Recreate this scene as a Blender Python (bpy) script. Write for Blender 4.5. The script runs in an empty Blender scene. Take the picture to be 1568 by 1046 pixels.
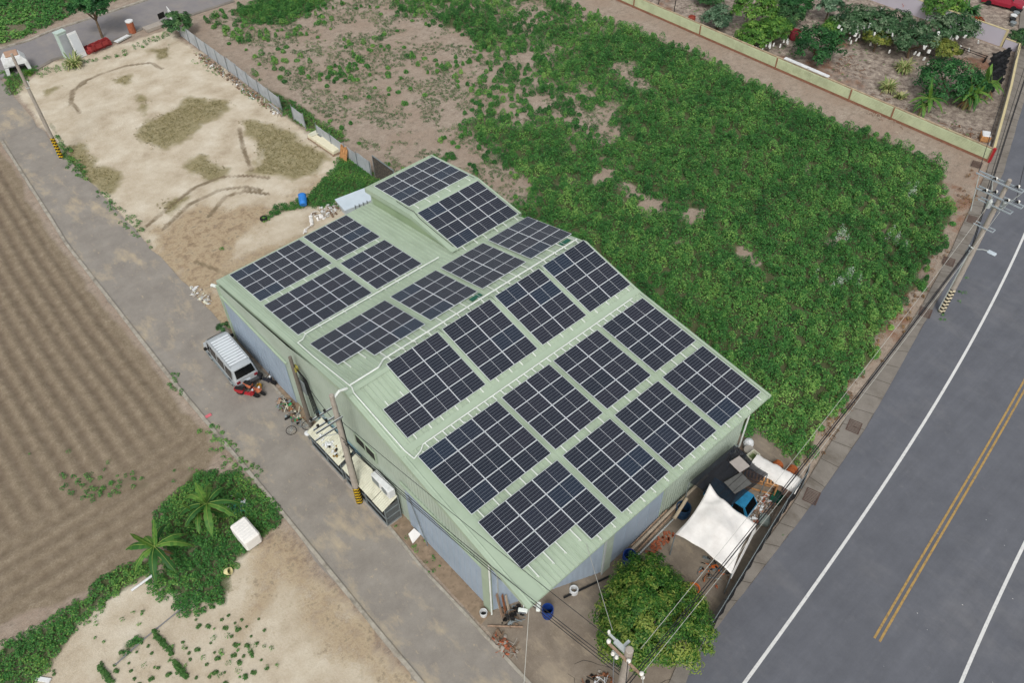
import bpy, math, random
import numpy as np
from mathutils import Matrix, Vector
random.seed(7); RNG = np.random.default_rng(7)
R = math.radians
sc = bpy.context.scene
COL = sc.collection
# ---------------------------------------------------------------- camera
cd = bpy.data.cameras.new("camera"); cam = bpy.data.objects.new("camera", cd); COL.objects.link(cam)
cd.sensor_width = 36.0; cd.lens = 1260.44/1568*36; cd.clip_start = 0.5; cd.clip_end = 3000
_r = (0.73994989, -0.67259786, -0.00928853); _d = (-0.49450348, -0.53455689, -0.68535775); _f = (0.45600491, 0.5117236, -0.7281473)
cam.matrix_world = Matrix(((_r[0], -_d[0], -_f[0], 0), (_r[1], -_d[1], -_f[1], 0), (_r[2], -_d[2], -_f[2], 41.5), (0, 0, 0, 1)))
sc.camera = cam
# ---------------------------------------------------------------- world, sun, exposure (overcast)
SUN_EL, SUN_ROT = 50, 226
w = bpy.data.worlds.new("World"); sc.world = w; w.use_nodes = True
nt = w.node_tree; bg = nt.nodes["Background"]
sky = nt.nodes.new("ShaderNodeTexSky"); sky.sky_type = 'NISHITA'; sky.sun_disc = False
sky.sun_elevation = R(SUN_EL); sky.sun_rotation = R(SUN_ROT); sky.air_density = 1.6; sky.dust_density = 4.0; sky.ozone_density = 1.0
hs = nt.nodes.new("ShaderNodeHueSaturation"); hs.inputs["Saturation"].default_value = 0.28; hs.inputs["Value"].default_value = 1.0
nt.links.new(sky.outputs[0], hs.inputs["Color"]); nt.links.new(hs.outputs[0], bg.inputs[0]); bg.inputs[1].default_value = 0.13
sd = bpy.data.lights.new("sun", 'SUN'); sd.energy = 1.5; sd.angle = R(16); sd.color = (1, .985, .97)
so = bpy.data.objects.new("sun", sd); COL.objects.link(so)
so.rotation_euler = (R(90-SUN_EL), 0, R(180-SUN_ROT)); so.location = (0, 0, 80)
sc.view_settings.view_transform = 'Standard'; sc.view_settings.look = 'None'; sc.view_settings.exposure = 0.0; sc.view_settings.gamma = 1
sc.cycles.max_bounces = 6; sc.cycles.diffuse_bounces = 3; sc.cycles.glossy_bounces = 3; sc.cycles.transparent_max_bounces = 12
# ---------------------------------------------------------------- helpers
def lin(c):
    if isinstance(c, str):
        c = tuple(int(c[i:i+2], 16)/255 for i in (0, 2, 4))
    return tuple((x/12.92 if x <= .04045 else ((x+.055)/1.055)**2.4) for x in c)
MATS = {}
def mat(name, col, rough=.8, var=.12, scale=3.0, metal=0.0, spec=.3, bump=0.0, bscale=20, tint=None, tscale=1.0, tfac=.5, objvar=0.0, trans=0.0, stretch=None):
    """procedural material: base colour varied by two noises, optional tint blotches, bump"""
    if name in MATS: return MATS[name]
    col = lin(col); m = bpy.data.materials.new(name); m.use_nodes = True; t = m.node_tree; N = t.nodes; L = t.links
    b = N["Principled BSDF"]; b.inputs["Roughness"].default_value = rough; b.inputs["Metallic"].default_value = metal
    b.inputs["Specular IOR Level"].default_value = spec
    tc = N.new("ShaderNodeTexCoord")
    n1 = N.new("ShaderNodeTexNoise"); n1.inputs["Scale"].default_value = scale; n1.inputs["Detail"].default_value = 6; n1.inputs["Roughness"].default_value = .65
    L.new(tc.outputs["Object"], n1.inputs["Vector"])
    mr = N.new("ShaderNodeMapRange"); mr.inputs["From Min"].default_value = .25; mr.inputs["From Max"].default_value = .75
    mr.inputs["To Min"].default_value = 1-var*1.6; mr.inputs["To Max"].default_value = 1+var*1.6
    L.new(n1.outputs[0], mr.inputs[0])
    mix = N.new("ShaderNodeMix"); mix.data_type = 'RGBA'; mix.inputs["Factor"].default_value = 0
    mix.inputs["A"].default_value = (*col, 1); mix.inputs["B"].default_value = (*(lin(tint) if tint else col), 1)
    if tint:
        n2 = N.new("ShaderNodeTexNoise"); n2.inputs["Scale"].default_value = tscale; mpp = N.new('ShaderNodeMapping'); mpp.inputs['Scale'].default_value = stretch or (1, 1, 1); L.new(tc.outputs['Object'], mpp.inputs[0]); n2.inputs["Detail"].default_value = 5; n2.inputs["Roughness"].default_value = .7
        L.new(mpp.outputs[0], n2.inputs["Vector"])
        m2 = N.new("ShaderNodeMapRange"); m2.inputs["From Min"].default_value = .48; m2.inputs["From Max"].default_value = .66; m2.inputs["To Max"].default_value = tfac
        L.new(n2.outputs[0], m2.inputs[0]); L.new(m2.outputs[0], mix.inputs["Factor"])
    mul = N.new("ShaderNodeVectorMath"); mul.operation = 'SCALE'
    L.new(mix.outputs["Result"], mul.inputs[0]); L.new(mr.outputs[0], mul.inputs["Scale"])
    out = mul.outputs[0]
    if objvar:
        oi = N.new("ShaderNodeObjectInfo"); mo = N.new("ShaderNodeMapRange"); mo.inputs["To Min"].default_value = 1-objvar; mo.inputs["To Max"].default_value = 1+objvar
        L.new(oi.outputs["Random"], mo.inputs[0]); mu = N.new("ShaderNodeVectorMath"); mu.operation = 'SCALE'
        L.new(out, mu.inputs[0]); L.new(mo.outputs[0], mu.inputs["Scale"]); out = mu.outputs[0]
    L.new(out, b.inputs["Base Color"])
    if bump:
        nb = N.new("ShaderNodeTexNoise"); nb.inputs["Scale"].default_value = bscale; nb.inputs["Detail"].default_value = 6
        L.new(tc.outputs["Object"], nb.inputs["Vector"]); bu = N.new("ShaderNodeBump"); bu.inputs["Strength"].default_value = bump; bu.inputs["Distance"].default_value = .03
        L.new(nb.outputs[0], bu.inputs["Height"]); L.new(bu.outputs[0], b.inputs["Normal"])
    if trans: b.inputs["Alpha"].default_value = 1-trans
    MATS[name] = m; return m
def leafmat(name, dark, mid, light, rough=.55, attr=True):
    """foliage: colour picked per leaf from the face attribute 'tone'"""
    if name in MATS: return MATS[name]
    m = bpy.data.materials.new(name); m.use_nodes = True; t = m.node_tree; N = t.nodes; L = t.links; b = N["Principled BSDF"]
    at = N.new("ShaderNodeAttribute"); at.attribute_name = 'tone'
    cr = N.new("ShaderNodeValToRGB"); e = cr.color_ramp.elements; e[0].position = 0; e[0].color = (*lin(dark), 1); e[1].position = 1; e[1].color = (*lin(light), 1)
    k = e.new(.5); k.color = (*lin(mid), 1)
    L.new(at.outputs["Fac"], cr.inputs[0]); L.new(cr.outputs[0], b.inputs["Base Color"]); b.inputs["Roughness"].default_value = rough; b.inputs["Specular IOR Level"].default_value = .25
    tr = N.new("ShaderNodeBsdfTranslucent"); L.new(cr.outputs[0], tr.inputs[0]); mx = N.new("ShaderNodeMixShader"); mx.inputs[0].default_value = .25
    L.new(b.outputs[0], mx.inputs[1]); L.new(tr.outputs[0], mx.inputs[2]); L.new(mx.outputs[0], N["Material Output"].inputs[0])
    MATS[name] = m; return m
def npmesh(name, V, F, tone=None, smooth=False):
    """mesh from numpy: V (n,3), F (m,k) constant-size polygons"""
    V = np.asarray(V, np.float32); F = np.asarray(F, np.int32); me = bpy.data.meshes.new(name)
    k = F.shape[1]; me.vertices.add(len(V)); me.vertices.foreach_set('co', V.ravel())
    me.loops.add(F.size); me.loops.foreach_set('vertex_index', F.ravel())
    me.polygons.add(len(F)); me.polygons.foreach_set('loop_start', np.arange(0, F.size, k, dtype=np.int32))
    if tone is not None:
        a = me.attributes.new('tone', 'FLOAT', 'FACE'); a.data.foreach_set('value', np.asarray(tone, np.float32))
    me.update(calc_edges=True)
    if smooth: me.polygons.foreach_set('use_smooth', np.ones(len(F), bool))
    return me
class MB:
    def __init__(s): s.v = []; s.f = []; s.m = []; s.mats = []
    def mi(s, m):
        if m not in s.mats: s.mats.append(m)
        return s.mats.index(m)
    def add(s, vs, fs, m=None, M=None):
        o = len(s.v)
        for p in vs:
            if M is not None: p = M @ Vector(p)
            s.v.append(tuple(p))
        k = s.mi(m) if m else 0
        for f in fs: s.f.append(tuple(i+o for i in f)); s.m.append(k)
        return s
    def box(s, x0, y0, z0, x1, y1, z1, m=None, M=None, bev=0):
        if x0 > x1: x0, x1 = x1, x0
        if y0 > y1: y0, y1 = y1, y0
        if z0 > z1: z0, z1 = z1, z0
        if bev:
            b = min(bev, (x1-x0)*.4, (y1-y0)*.4, (z1-z0)*.4); vs = []
            for z, i in ((z0, b), (z0+b, 0), (z1-b, 0), (z1, b)):
                c = b
                vs += [(x0+i+c*(i == 0), y0+i, z), (x1-i-c*(i == 0), y0+i, z), (x1-i, y0+i+c*(i == 0), z), (x1-i, y1-i-c*(i == 0), z), (x1-i-c*(i == 0), y1-i, z), (x0+i+c*(i == 0), y1-i, z), (x0+i, y1-i-c*(i == 0), z), (x0+i, y0+i+c*(i == 0), z)]
            fs = [tuple(range(7, -1, -1)), tuple(range(24, 32))]
            for k in range(3):
                for j in range(8): a = k*8+j; bb = k*8+(j+1) % 8; fs.append((a, bb, bb+8, a+8))
            return s.add(vs, fs, m, M)
        vs = [(x0, y0, z0), (x1, y0, z0), (x1, y1, z0), (x0, y1, z0), (x0, y0, z1), (x1, y0, z1), (x1, y1, z1), (x0, y1, z1)]
        return s.add(vs, [(0, 3, 2, 1), (4, 5, 6, 7), (0, 1, 5, 4), (1, 2, 6, 5), (2, 3, 7, 6), (3, 0, 4, 7)], m, M)
    def tube(s, pts, r, m=None, n=8, r2=None, cap=True, M=None):
        pts = [Vector(p) for p in pts]; K = len(pts); vs = []; fs = []
        prev = None
        for i, p in enumerate(pts):
            d = (pts[min(i+1, K-1)]-pts[max(i-1, 0)]).normalized()
            if prev is None: a = d.orthogonal().normalized()
            else: a = (prev-d*prev.dot(d)).normalized()
            prev = a; b = d.cross(a)
            rr = r[i] if isinstance(r, (list, tuple)) else (r if r2 is None else r+(r2-r)*i/(K-1))
            for j in range(n): t = 2*math.pi*j/n; vs.append(p+(a*math.cos(t)+b*math.sin(t))*rr)
        for i in range(K-1):
            for j in range(n): a0 = i*n+j; b0 = i*n+(j+1) % n; fs.append((a0, b0, b0+n, a0+n))
        if cap: fs += [tuple(range(n-1, -1, -1)), tuple(range((K-1)*n, K*n))]
        return s.add(vs, fs, m, M)
    def lathe(s, prof, m=None, n=16, c=(0, 0, 0), M=None, cap=(True, True)):
        vs = []; fs = []
        for r, z in prof:
            for j in range(n): t = 2*math.pi*j/n; vs.append((c[0]+r*math.cos(t), c[1]+r*math.sin(t), c[2]+z))
        K = len(prof)
        for i in range(K-1):
            for j in range(n): a0 = i*n+j; b0 = i*n+(j+1) % n; fs.append((a0, b0, b0+n, a0+n))
        if cap[0]: fs.append(tuple(range(n-1, -1, -1)))
        if cap[1]: fs.append(tuple(range((K-1)*n, K*n)))
        return s.add(vs, fs, m, M)
    def prism(s, poly, z0, z1, m=None, M=None):
        """vertical prism over a 2-D outline (counter-clockwise)"""
        n = len(poly); vs = [(x, y, z0) for x, y in poly]+[(x, y, z1) for x, y in poly]
        return s.add(vs, [tuple(range(n-1, -1, -1)), tuple(range(n, 2*n))]+[(i, (i+1) % n, (i+1) % n+n, i+n) for i in range(n)], m, M)
    def build(s, name, parent=None, m=None, smooth=False, loc=None):
        me = bpy.data.meshes.new(name); me.from_pydata(s.v, [], s.f)
        for x in (s.mats or [m]): me.materials.append(x)
        if s.mats: me.polygons.foreach_set('material_index', s.m)
        if smooth: me.polygons.foreach_set('use_smooth', [True]*len(me.polygons))
        me.update(); return link(name, me, parent, loc)
def link(name, me, parent=None, loc=None):
    o = bpy.data.objects.new(name, me); COL.objects.link(o)
    if parent: o.parent = parent
    if loc: o.location = loc
    return o
def tag(o, label=None, cat=None, group=None, kind=None):
    if label: o["label"] = label
    if cat: o["category"] = cat
    if group: o["group"] = group
    if kind: o["kind"] = kind
    return o
def thing(name, label, cat, loc=(0, 0, 0), rz=0, group=None):
    o = bpy.data.objects.new(name, None); COL.objects.link(o); o.location = loc; o.rotation_euler = (0, 0, rz); o.empty_display_size = .3
    return tag(o, label, cat, group)
def kids(o): return [c for c in bpy.data.objects if c.parent == o]
def dup(o, parent=None):
    c = o.copy(); COL.objects.link(c); c.parent = parent
    for k in kids(o): dup(k, c)
    return c
def sd_poly(P, poly):
    """signed distance (positive inside) of points P (n,2) to polygon"""
    poly = np.asarray(poly, float); n = len(poly); d = np.full(len(P), 1e9); ins = np.zeros(len(P), bool)
    for i in range(n):
        a = poly[i]; b = poly[(i+1) % n]; e = b-a; w_ = P-a
        t = np.clip((w_@e)/(e@e), 0, 1); q = w_-t[:, None]*e; d = np.minimum(d, (q**2).sum(1))
        c = ((a[1] > P[:, 1]) != (b[1] > P[:, 1])) & (P[:, 0] < (b[0]-a[0])*(P[:, 1]-a[1])/((b[1]-a[1]) or 1e-9)+a[0]); ins ^= c
    d = np.sqrt(d); return np.where(ins, d, -d)
def vnoise(P, scale, seed=0, octv=3):
    """cheap value noise, about -1..1"""
    out = np.zeros(len(P)); amp = 1; tot = 0
    for o in range(octv):
        r = np.random.default_rng(seed*17+o); T = r.random((256, 256)); Q = P*scale*(2**o)+o*31.7
        i = np.floor(Q).astype(int); f = Q-i; f = f*f*(3-2*f); a = T[i[:, 0] % 256, i[:, 1] % 256]; b = T[(i[:, 0]+1) % 256, i[:, 1] % 256]
        c = T[i[:, 0] % 256, (i[:, 1]+1) % 256]; d = T[(i[:, 0]+1) % 256, (i[:, 1]+1) % 256]
        out += amp*((a*(1-f[:, 0])+b*f[:, 0])*(1-f[:, 1])+(c*(1-f[:, 0])+d*f[:, 0])*f[:, 1]-.5)*2; tot += amp; amp *= .5
    return out/tot
def sstep(x, a, b): t = np.clip((x-a)/(b-a), 0, 1); return t*t*(3-2*t)
def idw(P, ctrl, p=3.0):
    C = np.array([c[0] for c in ctrl], float); v = np.array([c[1] for c in ctrl], float)
    d = ((P[:, None, :]-C[None])**2).sum(2)+.3; wt = d**(-p/2); return (wt@v)/wt.sum(1)

# ================================================================ GROUND
LOT = [(12.96, 87.94), (17.78, 90.35), (30.02, 88.84), (29.9,88), (29.9,84), (29.9,60), (30.0,52), (30.0,43.2), (12.6,43.2), (12.3,46), (12.04, 53.59), (11.89, 70.79)]
PLOUGH = [(-60, 140), (7.9,140), (8.09, 77.5), (6.74, 59.35), (6.41, 40.18), (6.31, 34.76), (4.2,33), (.4,30.9), (-3.7,31.2), (-7.6,32.2), (-20,33.5), (-60,36)]
GARDEN = [(71, 17), (71,120), (91,120), (91,20.5)]
PLOT = [(-30,30), (-7.7,31.4), (-3.7,30.3), (.4,29.6), (3,29.5), (5.5,26), (6.6,22), (6.6,5), (-30,5)]
BACKLOT = [(12.3,43.3), (12.4,49.5), (17,50.5), (21,50), (25.5,52.5), (29.6,55.5), (30,54), (30,43.3)]
BEYOND = [(91.6,20), (91.6,120), (140,120), (140,30)]
FIELD = [(43.37, 89.39), (38.93, 89.38), (35.73, 89.24), (33.17, 88.18), (30.4,43), (31,43), (31,13), (31.75, 11.32), (32.8, 9.69), (42.04, 11.29), (52.67, 12.88), (61.53, 15.21), (67.6,19), (66.9,32), (67.4,52), (66,80), (64,110), (60,118)]
FARFIELD = [(-20,100), (9,97), (14,97), (33,101), (60,112), (60,160), (-20,160)]
MOSS = [[(18.05, 72.06), (19.31, 73.12), (21.8, 73.57), (23.68, 73.72), (24.61, 74.48), (27.51, 71.44), (26.97, 69.84), (25.09, 69.55), (23.32, 69.37), (21.77, 68.28), (19.15, 68.14), (18.08, 69.56)],
        [(26.32, 66.86), (27.28, 66.73), (28.31, 64.39), (29.17, 60.2), (29.36, 56.78), (27.41, 55.37), (25.24, 56.09), (23.29, 58.18), (23.06, 59.43), (24.6, 60.96), (25.28, 63.84)],
        [(26.34, 86.47), (28.42, 85.29), (27.24, 82.93), (26.05, 83.3)], [(19.19, 63.98), (21.19, 64.69), (21.8, 61.14), (20.17, 60.44), (19.17, 62.02)],
        [(12.24, 74.6), (14.31, 74.53), (13.78, 69.7), (14.75, 67.2), (14.01, 64.91), (12.61, 64.34), (12.18, 65.98), (12.04, 69.73)],
        [(20.66, 82.95), (22.65, 82.5), (22.54, 81.53), (21.15, 80.41)], [(21.58, 78.99), (21.81, 77.77), (21.43, 75.83), (20.38, 74.44), (20.53, 75.88), (20.53, 77.01)],
        [(15.02, 60.88), (16.84, 60.41), (17.35, 59.68), (14.94, 58.35), (14.47, 59.02)], [(14.48, 86.0), (16.86, 85.48), (16.7, 84.59), (14.9, 84.59)]]
TRACKS = [[(15.91, 81.01), (17.07, 83.23), (18.44, 84.51), (20.23, 84.77), (22.97, 84.73), (25.23, 83.52), (25.56, 81.55)], [(15.99, 79.03), (16.15, 81.6), (17.07, 83.56), (18.63, 84.16)],
          [(13.08, 58.59), (15.62, 59.72), (18.49, 60.73), (20.82, 60.48), (22.77, 58.92), (23.6, 57.63)], [(13.86, 57.3), (16.93, 58.86), (19.69, 58.98), (21.54, 57.88), (22.32, 56.53)],
          [(17.36, 56.32), (19.65, 57.79), (21.22, 57.31), (22.44, 55.67)], [(23.16, 59.6), (24.4, 63.23), (25.76, 66.33)], [(13.89, 51.88), (14.99, 48.82), (13.56, 48.19)]]
STAIN = [[(12.58, 59.06), (17.41, 58.65), (21.85, 55.73), (26.58, 55.11), (29.73, 54.8), (26.65, 51.26), (22.44, 51.6), (18.78, 50.51), (13.56, 48.19), (12.08, 44.02), (12.09, 51.52)]]
rust = [((72.62, 55.0), 3), ((80.79, 37.87), 2.5), ((74.32, 36.76), 3.5), ((73.97, 33.54), 3.), ((72.59, 39.85), 2.), ((86.55, 25.79), 4), ((96.55, 34.57), 3), ((55.18, 15.61), 4.0), ((45.63, 12.96), 3.5), ((63.15, 16.04), 3.), ((40.89, 20.03), 1.5), ((45.15, 24.41), 1.0)]
def axis(a, b, s, far):
    c = list(np.arange(a, b+s/2, s)); st = s; x = a; lo = []
    while x > -far: st *= 1.35; x -= st; lo.append(x)
    st = s; x = c[-1]; hi = []
    while x < far: st *= 1.35; x += st; hi.append(x)
    return np.array(lo[::-1]+c+hi)
ax = axis(-10, 106, .25, 1500); ay = axis(-7, 112, .25, 1500)
ax = np.unique(np.concatenate([ax, np.arange(-10, 9, .0625)])); ay = np.unique(np.concatenate([ay, np.arange(29, 42, .125)])); nx, ny = len(ax), len(ay)
GX, GY = np.meshgrid(ax, ay); P = np.stack([GX.ravel(), GY.ravel()], 1)
nz1 = vnoise(P, .35, 1, 4); nz2 = vnoise(P, 1.2, 2, 3); nz3 = vnoise(P, .12, 3, 3)
def pm(poly, soft=.5, amp=.6): return sstep(sd_poly(P, poly)+nz1*amp+nz2*amp*.4, -soft, soft)
def linemask(lines, wd):
    m = np.zeros(len(P))
    for ln in lines:
        for a, b in zip(ln[:-1], ln[1:]):
            a = np.array(a); b = np.array(b); e = b-a; w_ = P-a; t = np.clip((w_@e)/(e@e), 0, 1); q = w_-t[:, None]*e
            m = np.maximum(m, 1-sstep(np.sqrt((q**2).sum(1))+nz2*wd*.25, wd*.4, wd))
    return m
m_sand = np.maximum(pm(LOT, .8, .6), pm(PLOT, .8, .9)*.95); m_plough = pm(PLOUGH, .6, .5); m_garden = np.maximum(pm(GARDEN, .3, .2), pm(BEYOND, .3, .2))
m_moss = np.zeros(len(P))
for q in MOSS: m_moss = np.maximum(m_moss, sstep(sd_poly(P, q)+nz2*.55+nz1*.7, -.9, 1.0))
track = linemask(TRACKS, .36)*(.7+.4*nz2)
m_track = track*m_sand
m_stain = sstep(sd_poly(P, STAIN[0])+nz1*1.6, -1.4, 1.4)*(.55+.45*nz1)
m_stain = np.maximum(m_stain, sstep(sd_poly(P, [(12.89, 58.2), (16.79, 57.45), (22.82, 54.22), (29.04, 54.78), (27.57, 51.64), (20.05, 52.67), (13.91, 47.86), (12.2,44), (12.04, 53.59)])+nz1*1.5+nz2, -1.5, 1.2)*.95)
m_stain = np.maximum(m_stain, sstep(sd_poly(P, [(13.53, 51.19), (12.25, 43.87), (12.2,43), (20,43), (24,49)])+nz1, -1, 1)*.8)
m_stain = np.maximum(m_stain, sstep(sd_poly(P, PLOT)+nz1, 0, 2)*sstep(nz1, -.1, .6)*.4)
m_stain = np.maximum(m_stain, sstep(sd_poly(P, [(6.0, 28.77), (6.43, 26.63), (6.8, 19.49), (6.94, 15.2), (5.22, 15.06), (4.3, 19.41), (4.47, 24.12), (0.59, 22.81), (3.69, 24.84)])+nz1*1.2, -1.5, 1.)*.75)
m_rust = np.zeros(len(P))
for (c, r) in rust: m_rust = np.maximum(m_rust, (1-sstep(np.hypot(P[:, 0]-c[0], P[:, 1]-c[1])+nz1*2.4, r*.0, r*1.2))*(.55+.6*nz2))
m_rust = np.maximum(m_rust, sstep(sd_poly(P, [(67.86, 17.62), (69.47, 16.11), (55.41, 13.32), (46.97, 11.73), (38.77, 11.21), (32.8, 9.69), (32.36, 10.1), (42.04, 11.29), (52.67, 12.88), (61.53, 15.21)])+nz1, -.8, .8)*(.5+.6*nz2))
# density of the weeds in the big field
DENS = [((35.07, 85.11),.4),((34.64, 77.49),.2),((38.67, 77.61),.25),((42.22, 74.26),.12),((40.23, 66.67),.3),((43.33, 66.48),.12),((48.98, 74.09),.15),((46.75, 78.38),.15),((41.94, 85.61),.85),((53.24, 74.91),.85),((54.2, 69.15),.95),((49.9, 65.04),.1),((48.11, 68.3),.05),((53.33, 63.77),.9),((40.51, 68.22),.5),((38.5, 64.79),.25),((44.06, 65.79),.45),((35.23, 66.18),.1),((35.94, 60.63),.06),((38.65, 58.1),.3),((42.82, 57.39),.15),((47.88, 59.48),.2),((38.36, 53.78),.25),((35.1, 55.37),.05),((45.3, 58.41),.3),((48.1, 55.78),.6),((41.85, 50.52),.75),((38.43, 50.12),.45),((36.51, 53.33),.1),((48.87, 76.37),.3),((36.39, 70.29),.3),((37.58, 67.4),.3),
        ((56.35, 60.92),.8),((58.86, 58.56),.75),((64.16, 61.91),.7),((60.45, 63.25),.45),((65.73, 60.42),.5),((47.06, 51.79),.6),((48.97, 48.42),.65),((57.38, 54.18),.8),((61.78, 51.91),.95),((37.42, 43.71),.3),((40.98, 44.3),.85),((44.44, 43.79),.8),((45.12, 40.43),.9),((40.5, 35.95),1.0),((39.51, 28.09),1.1),((51.54, 38.56),1),((59.27, 45.29),1),((61.96, 39.43),1.1),((53.38, 32.72),1.1),((61.77, 31.87),1.1),((50.03, 23.65),1.1),((57.52, 22.49),1.1),((65.69, 21.22),1.1),((55.36, 15.44),1.0),((47.21, 16.03),1.1),((38.37, 15.48),1.1),((40.26, 22.47),1.0),((35.68, 11.14),1.1),((64.87, 52.88),.9),((65.13, 46.88),.95)]
BARE = [((59.54, 49.4),2.6),((58.76, 46.11),2.4),((49.12, 50.18),1.6),((51.97, 48.81),1.2),((44.79, 34.97),1.8),((43.68, 32.41),1.8),((58.27, 27.09),1.6),((58.98, 36.72),1.4),((51.35, 44.95),1.4),((37.69, 42.2),1.8),((38.04, 44.41),2.0),((45.31, 22.7),1.1),((42.81, 27.96),.9),((56.22, 18.45),1.1),((45.51, 24.07),1.0),((49.72, 42.42),1.2),((56.16, 56.27),1.5),((53.04, 57.34),2.),((51.65, 19.96),.8),((38.62, 48.54),1.5),((49.45, 64.49),2.5),((49.3, 67.58),3),((62.11, 66.07),2),((46.05, 29.62),.8),((44.96, 37.95),.9)]
def density(Q):
    d = idw(Q, DENS); n = vnoise(Q, .28, 5, 3)*.28+vnoise(Q, .9, 6, 2)*.14
    bn = vnoise(Q, .55, 9, 3)
    for c, r in BARE: d = d-.85*(1-sstep(np.hypot(Q[:, 0]-c[0], (Q[:, 1]-c[1])*1.2)+bn*1.5, r*.1, r*1.15))
    e = sstep(sd_poly(Q, FIELD)+vnoise(Q, .4, 8, 2)*.7, -.3, 1.0)
    return np.clip(d+n, 0, 1.2)*e
m_veg = sstep(density(P), .35, 1.0)*.85
GRASS = [  # low grass / creeper patches: (outline, density, height)
    [(1.42, 32.68), (4.72, 34.25), (5.6, 33.44), (6.84, 31.34), (6.93, 28.5), (6.61, 27.62), (5.37, 27.33), (3.89, 27.3), (2.44, 26.5), (1.66, 25.43), (0.45, 26.04), (-0.24, 26.92), (-0.72, 28.62), (-0.29, 29.53), (0.92, 30.03)],
    [(-3.62, 30.78), (-2.71, 31.22), (0.25, 30.65), (0.25, 29.83), (-1.34, 29.7), (-3.41, 29.58), (-4.55, 29.4), (-7.1, 28.06), (-9.24, 27.45), (-10.24, 30.06), (-7.91, 31.29), (-5.75, 30.74)],
    [(-3.76, 26.34), (-3.15, 26.93), (-1.83, 26.68), (-2.52, 26.36), (-3.55, 26.05)],
    [(20.27, 53.04), (21.81, 53.59), (24.65, 53.12), (27.4, 54.34), (30.59, 56.05), (30.76, 51.86), (29.78, 49.57), (28.25, 49.77), (27.05, 50.88), (25.75, 49.93), (23.39, 52.12), (20.24, 52.49)],
    [(32.15, 75.17), (31.5, 69.68), (32.06, 65.86), (32.02, 63.53), (32.2, 57.37), (29.89, 58.1), (29.97, 60.9), (29.92, 64.72), (31.72, 73.78)],
    [(11.78, 66.36), (12.15, 65.64), (12.68, 59.53), (12.2, 55.02), (11.79, 55.08), (11.74, 59.27)],
    [(13.27, 79.55), (13.07, 77.46), (12.45, 69.34), (11.88, 65.27), (11.62, 66.26), (11.67, 71.67)],
    [(13.15, 92.14), (14.86, 91.44), (16.58, 90.73), (15.49, 89.58), (12.74, 86.45), (12.04, 87.11)], [(15.69, 90.12), (23.54, 87.57), (30.02, 88.84), (29.43, 87.34), (23.91, 86.83), (15.68, 88.34)],
    [(-1.47, 39.31), (0.9, 36.81), (1.94, 36.81), (2.41, 35.42), (2.06, 34.68), (-0.63, 36.06), (-1.5, 37.77)],
    [(6.13, 36.97), (7.3, 36.6), (7.64, 31.56), (7.61, 30.01), (6.08, 33.52)], [(32.91, 12.63), (32.48, 10.65), (32.31, 9.36), (31.61, 9.81), (31.98, 12.46)],
    [(37.31, 88.42), (42.1, 87.29), (48.51, 83.56), (39.76, 80.68), (37.05, 83.66)], [(15.38, 52.6),(16.39, 51.87),(16.34, 51.27),(15.26, 51.86)], [(7.52, 42.39), (6.99, 42.09), (6.41, 40.18), (6.97, 40.19)]]
m_gr = np.zeros(len(P))
for i, q in enumerate(GRASS): m_gr = np.maximum(m_gr, sstep(sd_poly(P, q)+nz1*.6+nz2*.3, -.4, .6)*(.35 if i in (8, 9, 10, 14, 5) else .9))
ff = sstep(sd_poly(P, FARFIELD)+nz1, -.5, 1.5); m_gr = np.maximum(m_gr, ff*.6)
# heights: plough furrows, clods, light relief
H = np.zeros(len(P))
e_ = sd_poly(P, PLOUGH); inner = sstep(e_, .3, 1.0)
xw = P[:, 0]-np.interp(P[:, 1], [-50, 25, 34, 41, 50, 60, 70, 80, 95, 140], [6.85, 6.85, 6.85, 6.87, 7.0, 7.35, 7.95, 8.8, 10.2, 14])+.04*nz3
bot = P[:, 1]-(30.7+.02*(P[:, 0]+3)**2*.2)
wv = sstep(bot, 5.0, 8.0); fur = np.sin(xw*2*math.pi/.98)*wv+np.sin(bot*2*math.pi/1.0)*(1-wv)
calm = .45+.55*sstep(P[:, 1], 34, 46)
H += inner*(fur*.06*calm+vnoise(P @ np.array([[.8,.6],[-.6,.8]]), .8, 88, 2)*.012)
m_fur = np.clip(inner*(.5-.5*fur)**1.6*1.1*(.35+.65*calm), 0, 1)  # furrow bottoms darker like moist soil, painting in shading the diffuse light lacks
H -= m_track*.05; H += m_sand*nz1*.02
H += m_veg*.03
inb = (P[:, 0] > -12) & (P[:, 0] < 108) & (P[:, 1] > -9) & (P[:, 1] < 114)
sdROADX = np.minimum(np.abs(P[:, 0]-6.6), 9); H *= inb
H += -.02
V = np.stack([P[:, 0], P[:, 1], H], 1); ii = (np.arange(ny-1)[:, None]*nx+np.arange(nx-1)[None]).ravel()
gme = npmesh('ground', V, np.stack([ii, ii+1, ii+nx+1, ii+nx], 1), smooth=True)
for nm, ch in (('ma', (m_sand, m_plough, m_garden, m_moss)), ('mb', (m_track, np.clip(m_stain, 0, 1), np.clip(m_rust, 0, 1), np.maximum(m_veg, m_gr)))):
    a = gme.attributes.new(nm, 'FLOAT_COLOR', 'POINT'); a.data.foreach_set('color', np.stack(ch, 1).astype(np.float32).ravel())
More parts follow.
